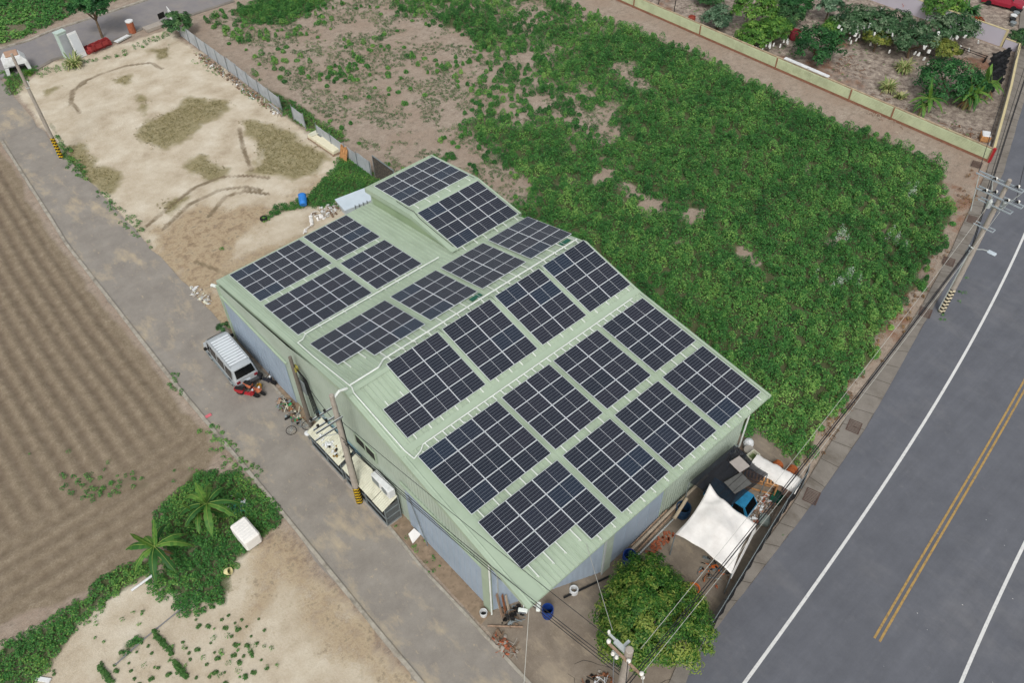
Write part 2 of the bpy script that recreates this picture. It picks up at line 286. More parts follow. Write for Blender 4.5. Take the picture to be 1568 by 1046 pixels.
def ground_mat():
    m = bpy.data.materials.new('ground_soil'); m.use_nodes = True; t = m.node_tree; N = t.nodes; L = t.links; b = N["Principled BSDF"]; b.inputs["Roughness"].default_value = .95; b.inputs["Specular IOR Level"].default_value = .1
    tc = N.new("ShaderNodeTexCoord"); geo = tc.outputs["Object"]
    def noise(s, d=6, r=.65, stretch=None):
        n = N.new("ShaderNodeTexNoise"); n.inputs["Scale"].default_value = s; n.inputs["Detail"].default_value = d; n.inputs["Roughness"].default_value = r
        if stretch:
            n.inputs['Distortion'].default_value = 1.6
            mp = N.new("ShaderNodeMapping"); mp.inputs["Scale"].default_value = stretch; mp.inputs["Rotation"].default_value = (0, 0, .6); L.new(geo, mp.inputs[0]); L.new(mp.outputs[0], n.inputs["Vector"])
        else: L.new(geo, n.inputs["Vector"])
        return n.outputs[0]
    def ramp(f, stops):
        c = N.new("ShaderNodeValToRGB"); e = c.color_ramp.elements
        e[0].position = stops[0][0]; e[0].color = (*lin(stops[0][1]), 1); e[1].position = stops[-1][0]; e[1].color = (*lin(stops[-1][1]), 1)
        for p_, q in stops[1:-1]: k = e.new(p_); k.color = (*lin(q), 1)
        L.new(f, c.inputs[0]); return c.outputs[0]
    def mth(op, a, b_):
        n = N.new("ShaderNodeMath"); n.operation = op
        for i, x in enumerate((a, b_)):
            if isinstance(x, (int, float)): n.inputs[i].default_value = x
            else: L.new(x, n.inputs[i])
        return n.outputs[0]
    fine = noise(9, 8, .75); mid = noise(1.6, 7, .7); big = noise(.25, 5, .6); straw = noise(3, 8, .85, (1, 3, 1)); peb = noise(30, 3, .6)
    def edge(mask, amt=.5, lo=.3, hi=.7):
        x = mth('ADD', mask, mth('MULTIPLY', mth('SUBTRACT', mth('MULTIPLY', mth('ADD', fine, mid), .5), .5), amt*3.2)); r = N.new("ShaderNodeMapRange"); r.inputs["From Min"].default_value = lo; r.inputs["From Max"].default_value = hi; L.new(x, r.inputs[0]); return r.outputs[0]
    def mix(f, a, b_, s=1.0):
        n = N.new("ShaderNodeMix"); n.data_type = 'RGBA'
        if s != 1.0: f = mth('MULTIPLY', f, s)
        L.new(f, n.inputs["Factor"]); L.new(a, n.inputs["A"]); L.new(b_, n.inputs["B"]); return n.outputs["Result"]
    A = N.new("ShaderNodeAttribute"); A.attribute_name = 'ma'; B = N.new("ShaderNodeAttribute"); B.attribute_name = 'mb'
    SA = N.new("ShaderNodeSeparateColor"); SB = N.new("ShaderNodeSeparateColor"); L.new(A.outputs["Color"], SA.inputs[0]); L.new(B.outputs["Color"], SB.inputs[0])
    c = ramp(mth('ADD', mth('MULTIPLY', straw, .6), mth('MULTIPLY', mid, .4)), [(.34, '665B4C'), (.45, '8E8072'), (.54, 'A39688'), (.66, 'C4B9A8')])
    c = mix(edge(mth('MULTIPLY', big, .8), .4, .35, .5), c, ramp(fine, [(.3, '7E6A58'), (.7, 'A08C7C')]), .5)
    sand = ramp(mth('ADD', mth('MULTIPLY', noise(.45, 8, .62), .7), mth('MULTIPLY', fine, .3)), [(.36, 'A89A85'), (.45, 'B9AC97'), (.54, 'C4B9A5'), (.64, 'CFC6B5')])
    c = mix(edge(SA.outputs[0], .4), c, sand)
    c = mix(edge(SB.outputs[1], .7, .3, .8), c, ramp(mid, [(.34, '7A6855'), (.46, '9A866C'), (.54, 'AE9C80'), (.64, '8A7C68')]), .9)
    moss = ramp(mth('ADD', mth('MULTIPLY', mid, .5), mth('MULTIPLY', fine, .5)), [(.38, '66603F'), (.47, '7D7652'), (.56, '918765'), (.66, 'ADA182')])
    c = mix(edge(A.outputs["Alpha"], .45, .3, .75), c, moss, .88)
    c = mix(edge(SB.outputs[0], .35, .3, .8), c, ramp(fine, [(.3, '5E5242'), (.7, '85765E')]), .9)
    pl = ramp(mth('ADD', mth('MULTIPLY', fine, .5), mth('MULTIPLY', mid, .5)), [(.34, '6C604F'), (.46, '7E715F'), (.56, '8C7F6C'), (.68, 'A39783')])
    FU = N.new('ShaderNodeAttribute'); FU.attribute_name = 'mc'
    pl = mix(mth('MULTIPLY', FU.outputs['Fac'], fine), pl, ramp(mid, [(.3, '5E5144'), (.7, '736557')]), 1.0)  # darker furrow bottoms, their shading mixed into the soil colour
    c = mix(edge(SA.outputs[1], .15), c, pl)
    gd = ramp(mth('ADD', mth('MULTIPLY', mid, .7), mth('MULTIPLY', fine, .3)), [(.36, '5A4E44'), (.46, '80746A'), (.54, '9C9084'), (.64, 'BDB2A0')])
    c = mix(edge(SA.outputs[2], .2), c, gd)
    c = mix(edge(SB.outputs[2], .7), c, ramp(fine, [(.3, '4F3526'), (.5, '7A4E36'), (.7, '8E6E50')]), .75)
    c = mix(edge(B.outputs["Alpha"], .4), c, ramp(fine, [(.3, '2C3A1C'), (.55, '44532B'), (.75, '6E6A48')]), .85)
    # pebbles
    c = mix(mth('GREATER_THAN', peb, .66), c, ramp(mid, [(.3, 'B9AE9E'), (.7, 'D5CCBE')]), .35)
    L.new(c, b.inputs["Base Color"])
    bu = N.new("ShaderNodeBump"); bu.inputs["Strength"].default_value = .6; bu.inputs["Distance"].default_value = .06; L.new(mth('ADD', fine, mid), bu.inputs["Height"]); L.new(bu.outputs[0], b.inputs["Normal"])
    return m
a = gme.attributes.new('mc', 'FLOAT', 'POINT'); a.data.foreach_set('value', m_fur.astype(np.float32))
gme.materials.append(ground_mat()); tag(link('ground', gme), kind='structure')
# ---------------------------------------------------------------- roads
def ribbon(name, Lp, Rp, z, m, sub=3, jit=0.0, thick=None):
    """sheet between two polylines of equal length"""
    def rs(a, n):
        a = np.array(a, float); t = np.linspace(0, len(a)-1, n); i = np.minimum(t.astype(int), len(a)-2); f = (t-i)[:, None]; return a[i]*(1-f)+a[i+1]*f
    n = (len(Lp)-1)*sub+1; A_, B_ = rs(Lp, n), rs(Rp, n); k = 4
    if jit: A_ += RNG.normal(0, jit, A_.shape); B_ += RNG.normal(0, jit, B_.shape)
    V = []; F = []
    for i in range(n):
        for j in range(k+1): q = A_[i]*(1-j/k)+B_[i]*j/k; V.append((q[0], q[1], z))
    for i in range(n-1):
        for j in range(k): a = i*(k+1)+j; F.append((a, a+1, a+k+2, a+k+1))
    mb = MB(); mb.add(V, F, m)
    if thick:
        for e in (0, k):
            vs = []; 
            for i in range(n): p_ = V[i*(k+1)+e]; vs += [p_, (p_[0], p_[1], z-thick)]
            mb.add(vs, [(2*i, 2*i+1, 2*i+3, 2*i+2) for i in range(n-1)], m)
    o = mb.build(name); return tag(o, kind='structure')
def roadmat(name, stops, dust, dscale=.5, dfac=.5, crack=False, lanes=None):
    m = bpy.data.materials.new(name); m.use_nodes = True; t = m.node_tree; N = t.nodes; L = t.links; b = N["Principled BSDF"]; b.inputs["Roughness"].default_value = .85; b.inputs["Specular IOR Level"].default_value = .2
    tc = N.new("ShaderNodeTexCoord")
    def noise(s, d=6, st=None, rz=0):
        n = N.new("ShaderNodeTexNoise"); n.inputs["Scale"].default_value = s; n.inputs["Detail"].default_value = d; n.inputs["Roughness"].default_value = .7
        mp = N.new("ShaderNodeMapping"); mp.inputs["Scale"].default_value = st or (1, 1, 1); mp.inputs["Rotation"].default_value = (0, 0, rz); L.new(tc.outputs["Object"], mp.inputs[0]); L.new(mp.outputs[0], n.inputs["Vector"]); return n.outputs[0]
    rz = lanes or 0
    a = noise(.6, 8); c2 = noise(25, 4); ad = N.new("ShaderNodeMath"); ad.operation = 'MULTIPLY_ADD'; ad.inputs[1].default_value = .35; L.new(c2, ad.inputs[0])
    ml = N.new("ShaderNodeMath"); ml.operation = 'MULTIPLY'; ml.inputs[1].default_value = .65; L.new(a, ml.inputs[0]); L.new(ml.outputs[0], ad.inputs[2])
    cr = N.new("ShaderNodeValToRGB"); e = cr.color_ramp.elements; e[0].position = .32; e[0].color = (*lin(stops[0]), 1); e[1].position = .68; e[1].color = (*lin(stops[2]), 1); k = e.new(.5); k.color = (*lin(stops[1]), 1)
    L.new(ad.outputs[0], cr.inputs[0]); out = cr.outputs[0]
    for (sc_, st, lo, hi, fac) in ((dscale, (1, .45, 1), .52, .7, dfac), (dscale*6, (1, .6, 1), .6, .72, dfac*.9)):
        n = noise(sc_, 7, st, rz); mr = N.new("ShaderNodeMapRange"); mr.inputs["From Min"].default_value = lo; mr.inputs["From Max"].default_value = hi; mr.inputs["To Max"].default_value = fac; L.new(n, mr.inputs[0])
        mx = N.new("ShaderNodeMix"); mx.data_type = 'RGBA'; mx.inputs["B"].default_value = (*lin(dust), 1); L.new(mr.outputs[0], mx.inputs["Factor"]); L.new(out, mx.inputs["A"]); out = mx.outputs["Result"]
    if lanes is not None:   # long wear streaks along the lanes
        n = noise(.8, 5, (.06, 1.1, 1), rz); mr = N.new("ShaderNodeMapRange"); mr.inputs["From Min"].default_value = .35; mr.inputs["From Max"].default_value = .7; mr.inputs["To Min"].default_value = .93; mr.inputs["To Max"].default_value = 1.09; L.new(n, mr.inputs[0])
        v = N.new("ShaderNodeVectorMath"); v.operation = 'SCALE'; L.new(out, v.inputs[0]); L.new(mr.outputs[0], v.inputs["Scale"]); out = v.outputs[0]
    L.new(out, b.inputs["Base Color"]); bu = N.new("ShaderNodeBump"); bu.inputs["Strength"].default_value = .3; bu.inputs["Distance"].default_value = .01; L.new(c2, bu.inputs["Height"]); L.new(bu.outputs[0], b.inputs["Normal"])
    return m
M_farm = roadmat('farm_road_concrete', ('7C766F', '8B857D', '9A948B'), 'B5A68C', .5, .9)
M_asph = roadmat('main_road_asphalt', ('595B61', '616369', '696B71'), '8A8886', .3, .22, lanes=.2)
M_side = roadmat('side_road_asphalt', ('78757A', '84807F', '8E8A88'), 'A29786', .4, .3)
M_slab = roadmat('gutter_concrete', ('6E6962', '7E7870', '8E8880'), '544C42', .9, .6)
M_curb = mat('kerb_concrete', 'A09A8E', .9, .2, 2, bump=.3, tint='6C6458', tscale=1.5, tfac=.6)
M_yard = roadmat('yard_concrete', ('6C6154', '82776A', '968B7C'), 'A89A85', .7, .8)
FL = [(8.8,140), (9.3,95), (8.72,79.33), (7.27,60.67), (6.85,41.06), (6.9,28.83), (6.8,19.49), (6.82,15.05), (6.82,0), (6.8,-40)]
FR = [(12.9,140), (12.7,95), (12.21,76.79), (12.1,60), (12.04,43.6), (11.5,30), (10.9,20), (10.95,14.5), (11.04,0), (11.0,-40)]
ribbon('farm_road', FL[1:], FR[1:], .012, M_farm, 14, .07)
def curb(name, pts, wd, z, side=-1, m=None):
    a = [Vector((*q, 0)) for q in pts]; Lp = []; 
    for i, q in enumerate(a):
        d = (a[min(i+1, len(a)-1)]-a[max(i-1, 0)]).normalized(); n = Vector((-d.y, d.x, 0))*side; Lp.append((q.x+n.x*wd, q.y+n.y*wd))
    return ribbon(name, pts, Lp, z, m or M_curb, 4, .012, thick=z+.1)
curb('farm_road_kerb', FL[2:], .22, .09, 1)
curb('farm_road_edge', FR[4:], .16, .05, -1)
# main road with its slab-covered gutter
GL = [(140,47.5), (112,33), (89.85, 23.6), (82.62, 20.85), (72.86, 17.64), (68.8, 16.35), (57.05, 13.35), (50.06, 11.81), (45.99, 11.17), (41.11, 10.58), (36.41, 9.76), (31.48, 8.85), (29.27, 8.43), (25.85, 8.02), (22.93, 7.7), (20.06, 7.33), (17.32, 7.03), (9,4.2), (-40,-3)]
GR = [(140,45), (112,30.8), (89.5,21.5), (81.8, 19.21), (74.44, 16.87), (69.83, 15.39), (57.27, 12.41), (51.09, 11.31), (46.75, 10.47), (41.54, 9.41), (36.98, 8.54), (31.51, 7.83), (29.48, 7.64), (26.29, 7.33), (23.35, 7.06), (20.58, 6.85), (17.6, 6.42), (9,3.1), (-40,-4.3)]
for k in range(1, len(GR)-1):
    pass
FARR = [(q[0]+3.5, q[1]-17.5) for q in GR]
ribbon('main_road', GR, FARR, .02, M_asph, 4)
gut = ribbon('gutter_cover', GL, GR, .10, M_slab, 4, .015, thick=.2)
def stripe(pts, wd, z, mb, m, off=0.0, sub=8):
    a = np.array(pts, float); t = np.linspace(0, len(a)-1, (len(a)-1)*sub+1)
    # Catmull-Rom
    def cr(u):
        i = min(int(u), len(a)-2); f = u-i; p0 = a[max(i-1, 0)]; p1 = a[i]; p2 = a[i+1]; p3 = a[min(i+2, len(a)-1)]
        return .5*(2*p1+(p2-p0)*f+(2*p0-5*p1+4*p2-p3)*f*f+(3*p1-p0-3*p2+p3)*f**3)
    q = np.array([cr(u) for u in t]); d = np.gradient(q, axis=0); d /= np.linalg.norm(d, axis=1)[:, None]; n = np.stack([-d[:, 1], d[:, 0]], 1)
    l = q+n*(off-wd/2); r = q+n*(off+wd/2); V = [(*x, z) for p in zip(l, r) for x in p]
    mb.add(V, [(2*i, 2*i+1, 2*i+3, 2*i+2) for i in range(len(q)-1)], m)
def fitc(pts, deg=3):
    a = np.array(pts); c = np.polyfit(a[:, 0]/50, a[:, 1], deg); x = np.linspace(a[0, 0], a[-1, 0], 24); return [(u, float(np.polyval(c, u/50))) for u in x]
M_wl = mat('road_paint_white', 'D5D5D2', .7, .06, 3, tint='A5A5A6', tscale=6, tfac=.5)
M_yl = mat('road_paint_yellow', 'A98A52', .7, .1, 3, tint='776850', tscale=5, tfac=.75)
mb = MB(); stripe(fitc([(80,14.7), (63.67, 10.74), (54.87, 8.74), (46.57, 7.1), (36.37, 5.69), (28.64, 4.95), (22.42, 4.59), (18.68, 4.32), (5,2.6), (-5,2.2)], 4), .17, .028, mb, M_wl); tag(mb.build('road_marking_edge_near'), kind='structure')
mb = MB(); yl = [(80,10.4), (68,7.0), (48.05, 3.55), (42.09, 2.73), (36.79, 2.06), (31.22, 1.56), (25.56, 0.81)]
for o_ in (-.14, .14): stripe(fitc(yl), .12, .028, mb, M_yl, o_)
tag(mb.build('road_marking_centre'), kind='structure')
mb = MB(); stripe(fitc([(80,5.6), (60,1.3), (46,-.9), (35.87, -2.06), (33.02, -2.28), (29.53, -2.5), (26.46, -2.8), (20,-4.6)], 3), .17, .028, mb, M_wl); tag(mb.build('road_marking_edge_far'), kind='structure')
# side road at the back left
SU = [(-2.73, 100.14), (14.92, 97.24), (17.77, 97.02), (20.6, 97.61), (24.89, 97.58), (26.98, 97.52), (31.16, 97.66), (37.63, 97.51), (47.86, 96.85), (90,170)]
SL = [(-1.88, 93.74), (12.73, 90.93), (15.89, 90.29), (18.1, 91.17), (19.98, 90.73), (24.31, 90.76), (28.58, 91.45), (33.28, 90.68), (38.66, 90.55), (92,158)]
ribbon('side_road', SU, SL, .004, M_side, 5, .04)
curb('side_road_kerb', SU, .3, .12, -1)
curb('side_road_gutter', SL[1:9], .45, .06, -1, M_slab)
# yard concrete in front of the warehouse
tag(MB().add([(*q, .006) for q in [(11.2,15.2), (10.9,11.5), (10.9,3.4), (14,4.6), (20,6.4), (26,8.2), (31.5,9.8), (33.2,12.6), (30.5,14.2), (12.1,15.4)]], [tuple(range(10))], M_yard).build('yard_concrete'), kind='structure')
tag(MB().add([(*q, .009) for q in [(11.1,15.2), (11.1,31), (11.8,36.5), (12.2,36.5), (12.2,15.3)]], [tuple(range(5))], mat('soil_strip', '8C7A66', .95, .3, 4, tint='6A5C4C', tscale=2, tfac=.7)).build('soil_verge'), kind='structure')
r_ = random.Random(5); mb = MB()
for k in range(46):
    x = r_.uniform(22, 62); y = -2.5+(x-22)*.14+r_.gauss(0, 2.2); s = r_.uniform(.02, .07); a = r_.random()*3; mb.add([(x, y, .03), (x+s*math.cos(a), y+s*math.sin(a), .032), (x+s*math.cos(a+1.2), y+s*math.sin(a+1.2), .04)], [(0, 1, 2)], M_wl)
tag(mb.build('paper_scraps'), 'tiny pale scraps scattered on the main road', 'litter', kind='stuff')
# drain grates let into the gutter cover
M_gr = mat('rusty_iron', '57463F', .8, .25, 8)
for i, (cx, cy, lab) in enumerate([(*(69.29, 17.46), 'rusty gutter grate beside the end of the pale green fence'), (*(61.81, 14.03), 'rusty gutter grate beside the transformer pole crossarms'), (*(55.7, 12.85), 'rusty gutter grate by the bend behind the overhead cables'), (*(49.37, 11.27), 'rusty gutter grate left of the striped pole foot'), (*(36.72, 9.12), 'rusty gutter grate beside the green field halfway down the road'), (*(30.4, 8.0), 'rusty gutter grate at the corner of the black net fence')]):
    t = thing('drain_grate', lab, 'drain grate', (cx, cy, .104), R(16), 'rusty grates in the roadside gutter')
    b = MB(); b.box(-.5, -.4, 0, .5, -.34, .02, M_gr); b.box(-.5, .34, 0, .5, .4, .02, M_gr); b.box(-.5, -.34, 0, -.44, .34, .02, M_gr); b.box(.44, -.34, 0, .5, .34, .02, M_gr); b.build('frame', t)
    b = MB()
    for k in range(8): b.box(-.38+k*.1, -.34, 0, -.33+k*.1, .34, .014, M_gr)
    b.build('bars', t)
# cracks and dark stains on the yard and the asphalt edge
mb = MB(); r_ = random.Random(9)
for k in range(8):
    if k < 8: x, y = r_.uniform(12, 22), r_.uniform(5.5, 12.5)
    else: x = r_.uniform(24, 60); y = float(np.interp(x, [q[0] for q in GR[::-1]], [q[1] for q in GR[::-1]]))-r_.uniform(1.0, 9)
    a = r_.random()*6.28 if k < 8 else .15+r_.gauss(0, .5); pz = .012 if k < 8 else .026
    for j in range(r_.randint(5, 12)):
        l = r_.uniform(.15, .4); x2, y2 = x+l*math.cos(a), y+l*math.sin(a); wv_ = r_.uniform(.006, .016); nx_, ny_ = -math.sin(a)*wv_, math.cos(a)*wv_
        mb.add([(x-nx_, y-ny_, pz), (x2-nx_, y2-ny_, pz), (x2+nx_, y2+ny_, pz), (x+nx_, y+ny_, pz)], [(0, 1, 2, 3)], mat('crack_dark', '3E3A36', .95, .1)); x, y = x2, y2; a += r_.gauss(0, .45)
tag(mb.build('pavement_cracks'), kind='structure')
# faint joints between the gutter slabs
M_jt = mat('joint_dark', '4A453E', .95, .1)
mb = MB(); GLa = np.array(GL); GRa = np.array(GR)
for i in range(2, len(GL)-3):
    nseg = max(1, int(np.linalg.norm(GLa[i+1]-GLa[i])/1.3))
    for k in range(nseg):
        f = k/nseg; a = GLa[i]*(1-f)+GLa[i+1]*f; c = GRa[i]*(1-f)+GRa[i+1]*f; d = (GLa[i+1]-GLa[i]); d = d/np.linalg.norm(d)*.02
        mb.add([(a[0]-d[0], a[1]-d[1], .105), (c[0]-d[0], c[1]-d[1], .105), (c[0]+d[0], c[1]+d[1], .105), (a[0]+d[0], a[1]+d[1], .105)], [(0, 1, 2, 3)], M_jt)
tag(mb.build('gutter_joints'), kind='structure')

# ================================================================ WAREHOUSE
M_roof = mat('roof_green_steel', 'A5B49F', .5, .05, .6, spec=.4, tint='8E9D86', tscale=1.1, tfac=.45, stretch=(2.2, .25, 1))
M_trim = mat('trim_green_steel', 'A4B49E', .5, .04, .8, spec=.4, tint='94A48E', tscale=.5, tfac=.4)
M_wallg = mat('wall_green_steel', 'A9B6A8', .55, .05, .7, spec=.35, tint='98A594', tscale=.6, tfac=.5)
M_wallb = mat('wall_blue_grey_steel', '9DABB9', .5, .05, .6, spec=.4, tint='8B9AA9', tscale=.5, tfac=.5)
M_dark = mat('dark_recess', '2A2B28', .8, .2, 5)
M_gal = mat('galvanised_steel', 'C2C8C6', .4, .08, 6, metal=.3, spec=.5)
M_white = mat('white_pipe', 'DDE2DC', .45, .05, 6, tint='B9BDB4', tscale=4, tfac=.4)
wh = thing('warehouse', 'large pale green steel warehouse with stepped gable roof covered in solar arrays', 'warehouse', (12, 15, 0))
def wp(mb, name, smooth=False):
    o = mb.build(name, None, smooth=smooth); o.parent = wh; o.matrix_parent_inverse = Matrix.Translation((-12, -15, 0)); return o
# roof break lines: (Y, z, left edge X)
B0, B1, B2, B3, B4 = (42.78, 5.11, 12.22), (33.4, 6.34, 12.3), (26.7, 8.02, 11.95), (22.2, 6.97, 11.95), (12.2, 5.80, 11.62)
XR = 30.22
def roof_sheet(name, a, b, x0, x1, rib=.30, mt=None):
    """ribbed steel sheet between two level lines a=(Y,z) (far) and b=(Y,z) (near)"""
    n = int(round((x1-x0)/rib)); rb = (x1-x0)/n; prof = []
    for i in range(n):
        x = x0+i*rb; prof += [(x, 0), (x+rb*.30, 0), (x+rb*.36, .055), (x+rb*.50, .055), (x+rb*.60, 0)]
    prof.append((x1, 0)); mb = MB(); V = []; F = []; S = 6
    for k in range(S+1):
        t = k/S; y = a[0]*(1-t)+b[0]*t; z = a[1]*(1-t)+b[1]*t
        V += [(x, y, z+h) for x, h in prof]
    m = len(prof)
    for k in range(S):
        for i in range(m-1): q = k*m+i; F.append((q+m, q+m+1, q+1, q))
    mb.add(V, F, mt or M_roof)
    mb.add([(x0, a[0], a[1]-.03), (x1, a[0], a[1]-.03), (x1, b[0], b[1]-.03), (x0, b[0], b[1]-.03)], [(0, 1, 2, 3)], mt or M_roof)
    return mb
LX = 12.72
for a, b in ((B0, B1), (B1, B2), (B2, B3), (B3, B4)):
    mb = roof_sheet('roof', a[:2], b[:2], LX, XR-.18)
    wp(mb, 'roof')
# edge flashings (left and right verge), a flat strip with a folded-down fascia
for nm, xa, xb in (('left', 0, LX), ('right', XR, XR-.18)):
    mb = MB(); BB = [B0, B1, B2, B3, B4]
    for a, b in zip(BB[:-1], BB[1:]):
        ea = a[2] if nm == 'left' else XR; eb = b[2] if nm == 'left' else XR; inn = LX if nm == 'left' else XR-.18
        mb.add([(ea, a[0], a[1]+.02), (inn, a[0], a[1]+.03), (inn, b[0], b[1]+.03), (eb, b[0], b[1]+.02)], [(3, 2, 1, 0)], M_trim)
        s = .04 if nm == 'left' else -.04
        mb.add([(ea, a[0], a[1]+.02), (eb, b[0], b[1]+.02), (eb, b[0], b[1]-.30), (ea, a[0], a[1]-.30), (ea+s, a[0], a[1]-.30), (eb+s, b[0], b[1]-.30)], [(0, 1, 2, 3) if nm == 'left' else (3, 2, 1, 0), (3, 2, 5, 4)], M_trim)
        if nm == 'left':
            mb.add([(ea+.2, a[0], a[1]+.024), (ea+.26, a[0], a[1]+.05), (ea+.32, a[0], a[1]+.024), (eb+.2, b[0], b[1]+.024), (eb+.26, b[0], b[1]+.05), (eb+.32, b[0], b[1]+.024)], [(0, 1, 4, 3), (1, 2, 5, 4)], M_trim)
    wp(mb, 'verge_trim')
mb = MB(); mb.box(B4[2], 12.17, 5.70, XR, 12.215, 5.805, M_trim); wp(mb, 'eave_trim')
mb = MB(); mb.box(B0[2], 42.76, 4.85, 24, 42.82, 5.12, M_trim); wp(mb, 'eave_trim')
mb = MB()  # ridge cap and the lap at the change of pitch
for sgn in (-1, 1):
    mb.add([(11.97, 26.7, 8.10), (XR-.02, 26.7, 8.10), (XR-.02, 26.7+sgn*.25, 8.10-.062), (11.97, 26.7+sgn*.25, 8.10-.062)], [(0, 1, 2, 3)], M_trim)
wp(mb, 'ridge_cap')
mb = MB(); mb.add([(12.0, 22.42, 7.07), (XR-.02, 22.42, 7.07), (XR-.02, 22.0, 7.0), (12.0, 22.0, 7.0), (XR-.02, 22.0, 6.95), (12.0, 22.0, 6.95)], [(0, 1, 2, 3), (3, 2, 4, 5)], M_trim); wp(mb, 'roof_lap')
# raised gable at the far right
C0, C1, C2 = (42.86, 6.40), (37.5, 7.09), (33.05, 6.53)
GX0, GX1 = 24.36, 30.46
for a, b in ((C0, C1), (C1, C2)): wp(roof_sheet('roof', a, b, GX0+.4, GX1-.16), 'roof')
mb = MB()
for a, b in ((C0, C1), (C1, C2)):
    for e, inn in ((GX0, GX0+.4), (GX1, GX1-.16)):
        fs = [(3, 2, 1, 0)] if e < inn else [(0, 1, 2, 3)]
        mb.add([(e, a[0], a[1]+.05), (inn, a[0], a[1]+.045), (inn, b[0], b[1]+.045), (e, b[0], b[1]+.05)], fs, M_trim)
        lo = .34 if e == GX0 else .25
        mb.add([(e, a[0], a[1]+.05), (e, b[0], b[1]+.05), (e, b[0], b[1]-lo+(.3 if b is C2 and e == GX0 else 0)), (e, a[0], a[1]-lo)], [(0, 1, 2, 3)], M_trim)
mb.box(GX0, 42.84, 6.1, GX1, 42.9, 6.44, M_trim)
wp(mb, 'gable_trim')
mb = MB()
for sgn in (-1, 1): mb.add([(GX0+.05, 37.5, 7.15), (GX1-.02, 37.5, 7.15), (GX1-.02, 37.5+sgn*.22, 7.15-.03), (GX0+.05, 37.5+sgn*.22, 7.15-.03)], [(0, 1, 2, 3)], M_trim)
wp(mb, 'ridge_cap')
gw = GX0+.22
mb = MB(); mb.add([(gw, 42.5, 5.05), (gw, 42.5, 6.2), (gw, 37.5, 6.85), (gw, 33.3, 6.36), (gw, 33.6, 6.2)], [(0, 1, 2, 3, 4)], mat('gable_wall_green', '96A888', .5, .04, .6, tint='86997A', tscale=.5, tfac=.5))
mb.box(gw-.03, 42.38, 5.05, gw, 42.5, 6.15, M_trim); wp(mb, 'gable_wall')
mb = MB(); mb.box(gw, 42.5, 0, 30.1, 42.62, 6.25, M_wallg); wp(mb, 'gable_wall')
mb = MB(); mb.add([(30.1, 42.5, 4.9), (30.1, 33.2, 6.0), (30.1, 33.2, 6.4), (30.1, 37.5, 6.9), (30.1, 42.5, 6.2)], [(0, 1, 2, 3, 4)], M_wallg); wp(mb, 'gable_wall')
# ribbed walls
def ribwall(p0, p1, zb, zt, m, pitch=.2, dep=.03, out=1):
    p0 = Vector((*p0, 0)); p1 = Vector((*p1, 0)); L_ = (p1-p0).length; d = (p1-p0)/L_; n = Vector((d.y, -d.x, 0))*out; k = max(1, int(L_/pitch)); V = []; F = []
    for i in range(k*4+1):
        s = L_*i/(k*4); h = dep if i % 4 in (1, 2) else 0; q = p0+d*s+n*h
        V += [(q.x, q.y, zb), (q.x, q.y, zt(s/L_) if callable(zt) else zt)]
    for i in range(k*4): F.append((2*i, 2*i+2, 2*i+3, 2*i+1))
    return MB().add(V, F, m)
def rz_(y):   # underside height of the roof at Y
    for a, b in ((B0, B1), (B1, B2), (B2, B3), (B3, B4)):
        if b[0] <= y <= a[0]: return a[1]+(b[1]-a[1])*(a[0]-y)/(a[0]-b[0])-.06
    return B4[1]-.06
WX = 12.12; WXR = 30.0; WY = 13.15; WYB = 42.5
# left wall (road side): three stretches, the outer ones faced with blue-grey sheet to 4 m
def wall_left(ya, yb, zb, ztf, m, pitch=.2, off=0.0, dep=.03): return ribwall((WX+off, ya), (WX+off, yb), zb, lambda s: (ztf if not callable(ztf) else ztf(ya+(yb-ya)*s)), m, pitch, dep, -1 if yb > ya else 1)
ys = np.linspace(15.4, 42.5, 40)
for a, b in ((15.4, 22.2), (22.2, 26.7), (26.7, 33.4), (33.4, 42.5)):
    wp(wall_left(b, a, 0, rz_, M_wallg, .25, dep=.015 if a > 20 else .03), 'wall')
# blue-grey sliding doors standing just proud of the wall
b = MB(); b.box(WX-.10, 34.6, .05, WX-.035, 42.1, 4.1, M_wallb)
for k in range(16): b.box(WX-.12, 34.7+k*.48, .08, WX-.10, 34.73+k*.48, 4.05, M_wallb)
o = wp(b, 'sliding_door'); tag(o, 'blue grey sheet steel sliding door at the far end of the long wall')
b = MB(); b.box(WX-.16, 34.2, 4.1, WX-.035, 42.3, 4.22, M_trim); wp(b, 'door_rail')
b = MB(); b.box(WX-.10, 15.95, .05, WX-.035, 22.4, 3.9, M_wallb)
for k in range(14): b.box(WX-.12, 16.0+k*.47, .08, WX-.10, 16.03+k*.47, 3.85, M_wallb)
o = wp(b, 'sliding_door'); tag(o, 'blue grey sheet steel sliding door at the near end of the long wall')
b = MB(); b.box(WX-.16, 15.7, 3.9, WX-.035, 22.8, 4.0, M_trim); wp(b, 'door_rail')
b = MB(); b.box(WX-.05, 26.9, .05, WX-.034, 31.8, 2.2, mat('wall_blue_panel', '7FA3AE', .5, .06, 1)); wp(b, 'wall_panel')
# side door opening behind the kennels and a window
b = MB(); b.box(WX-.06, 25.1, 3.35, WX-.036, 27.0, 4.15, M_dark); w0 = wp(b, 'window')
b = MB()
for (y0, y1, z0, z1) in ((25.0, 27.1, 3.28, 3.36), (25.0, 27.1, 4.15, 4.23), (25.0, 25.09, 3.36, 4.15), (27.01, 27.1, 3.36, 4.15), (26.02, 26.08, 3.36, 4.15)): b.box(WX-.1, y0, z0, WX-.03, y1, z1, M_trim)
f = b.build('window_frame', w0)
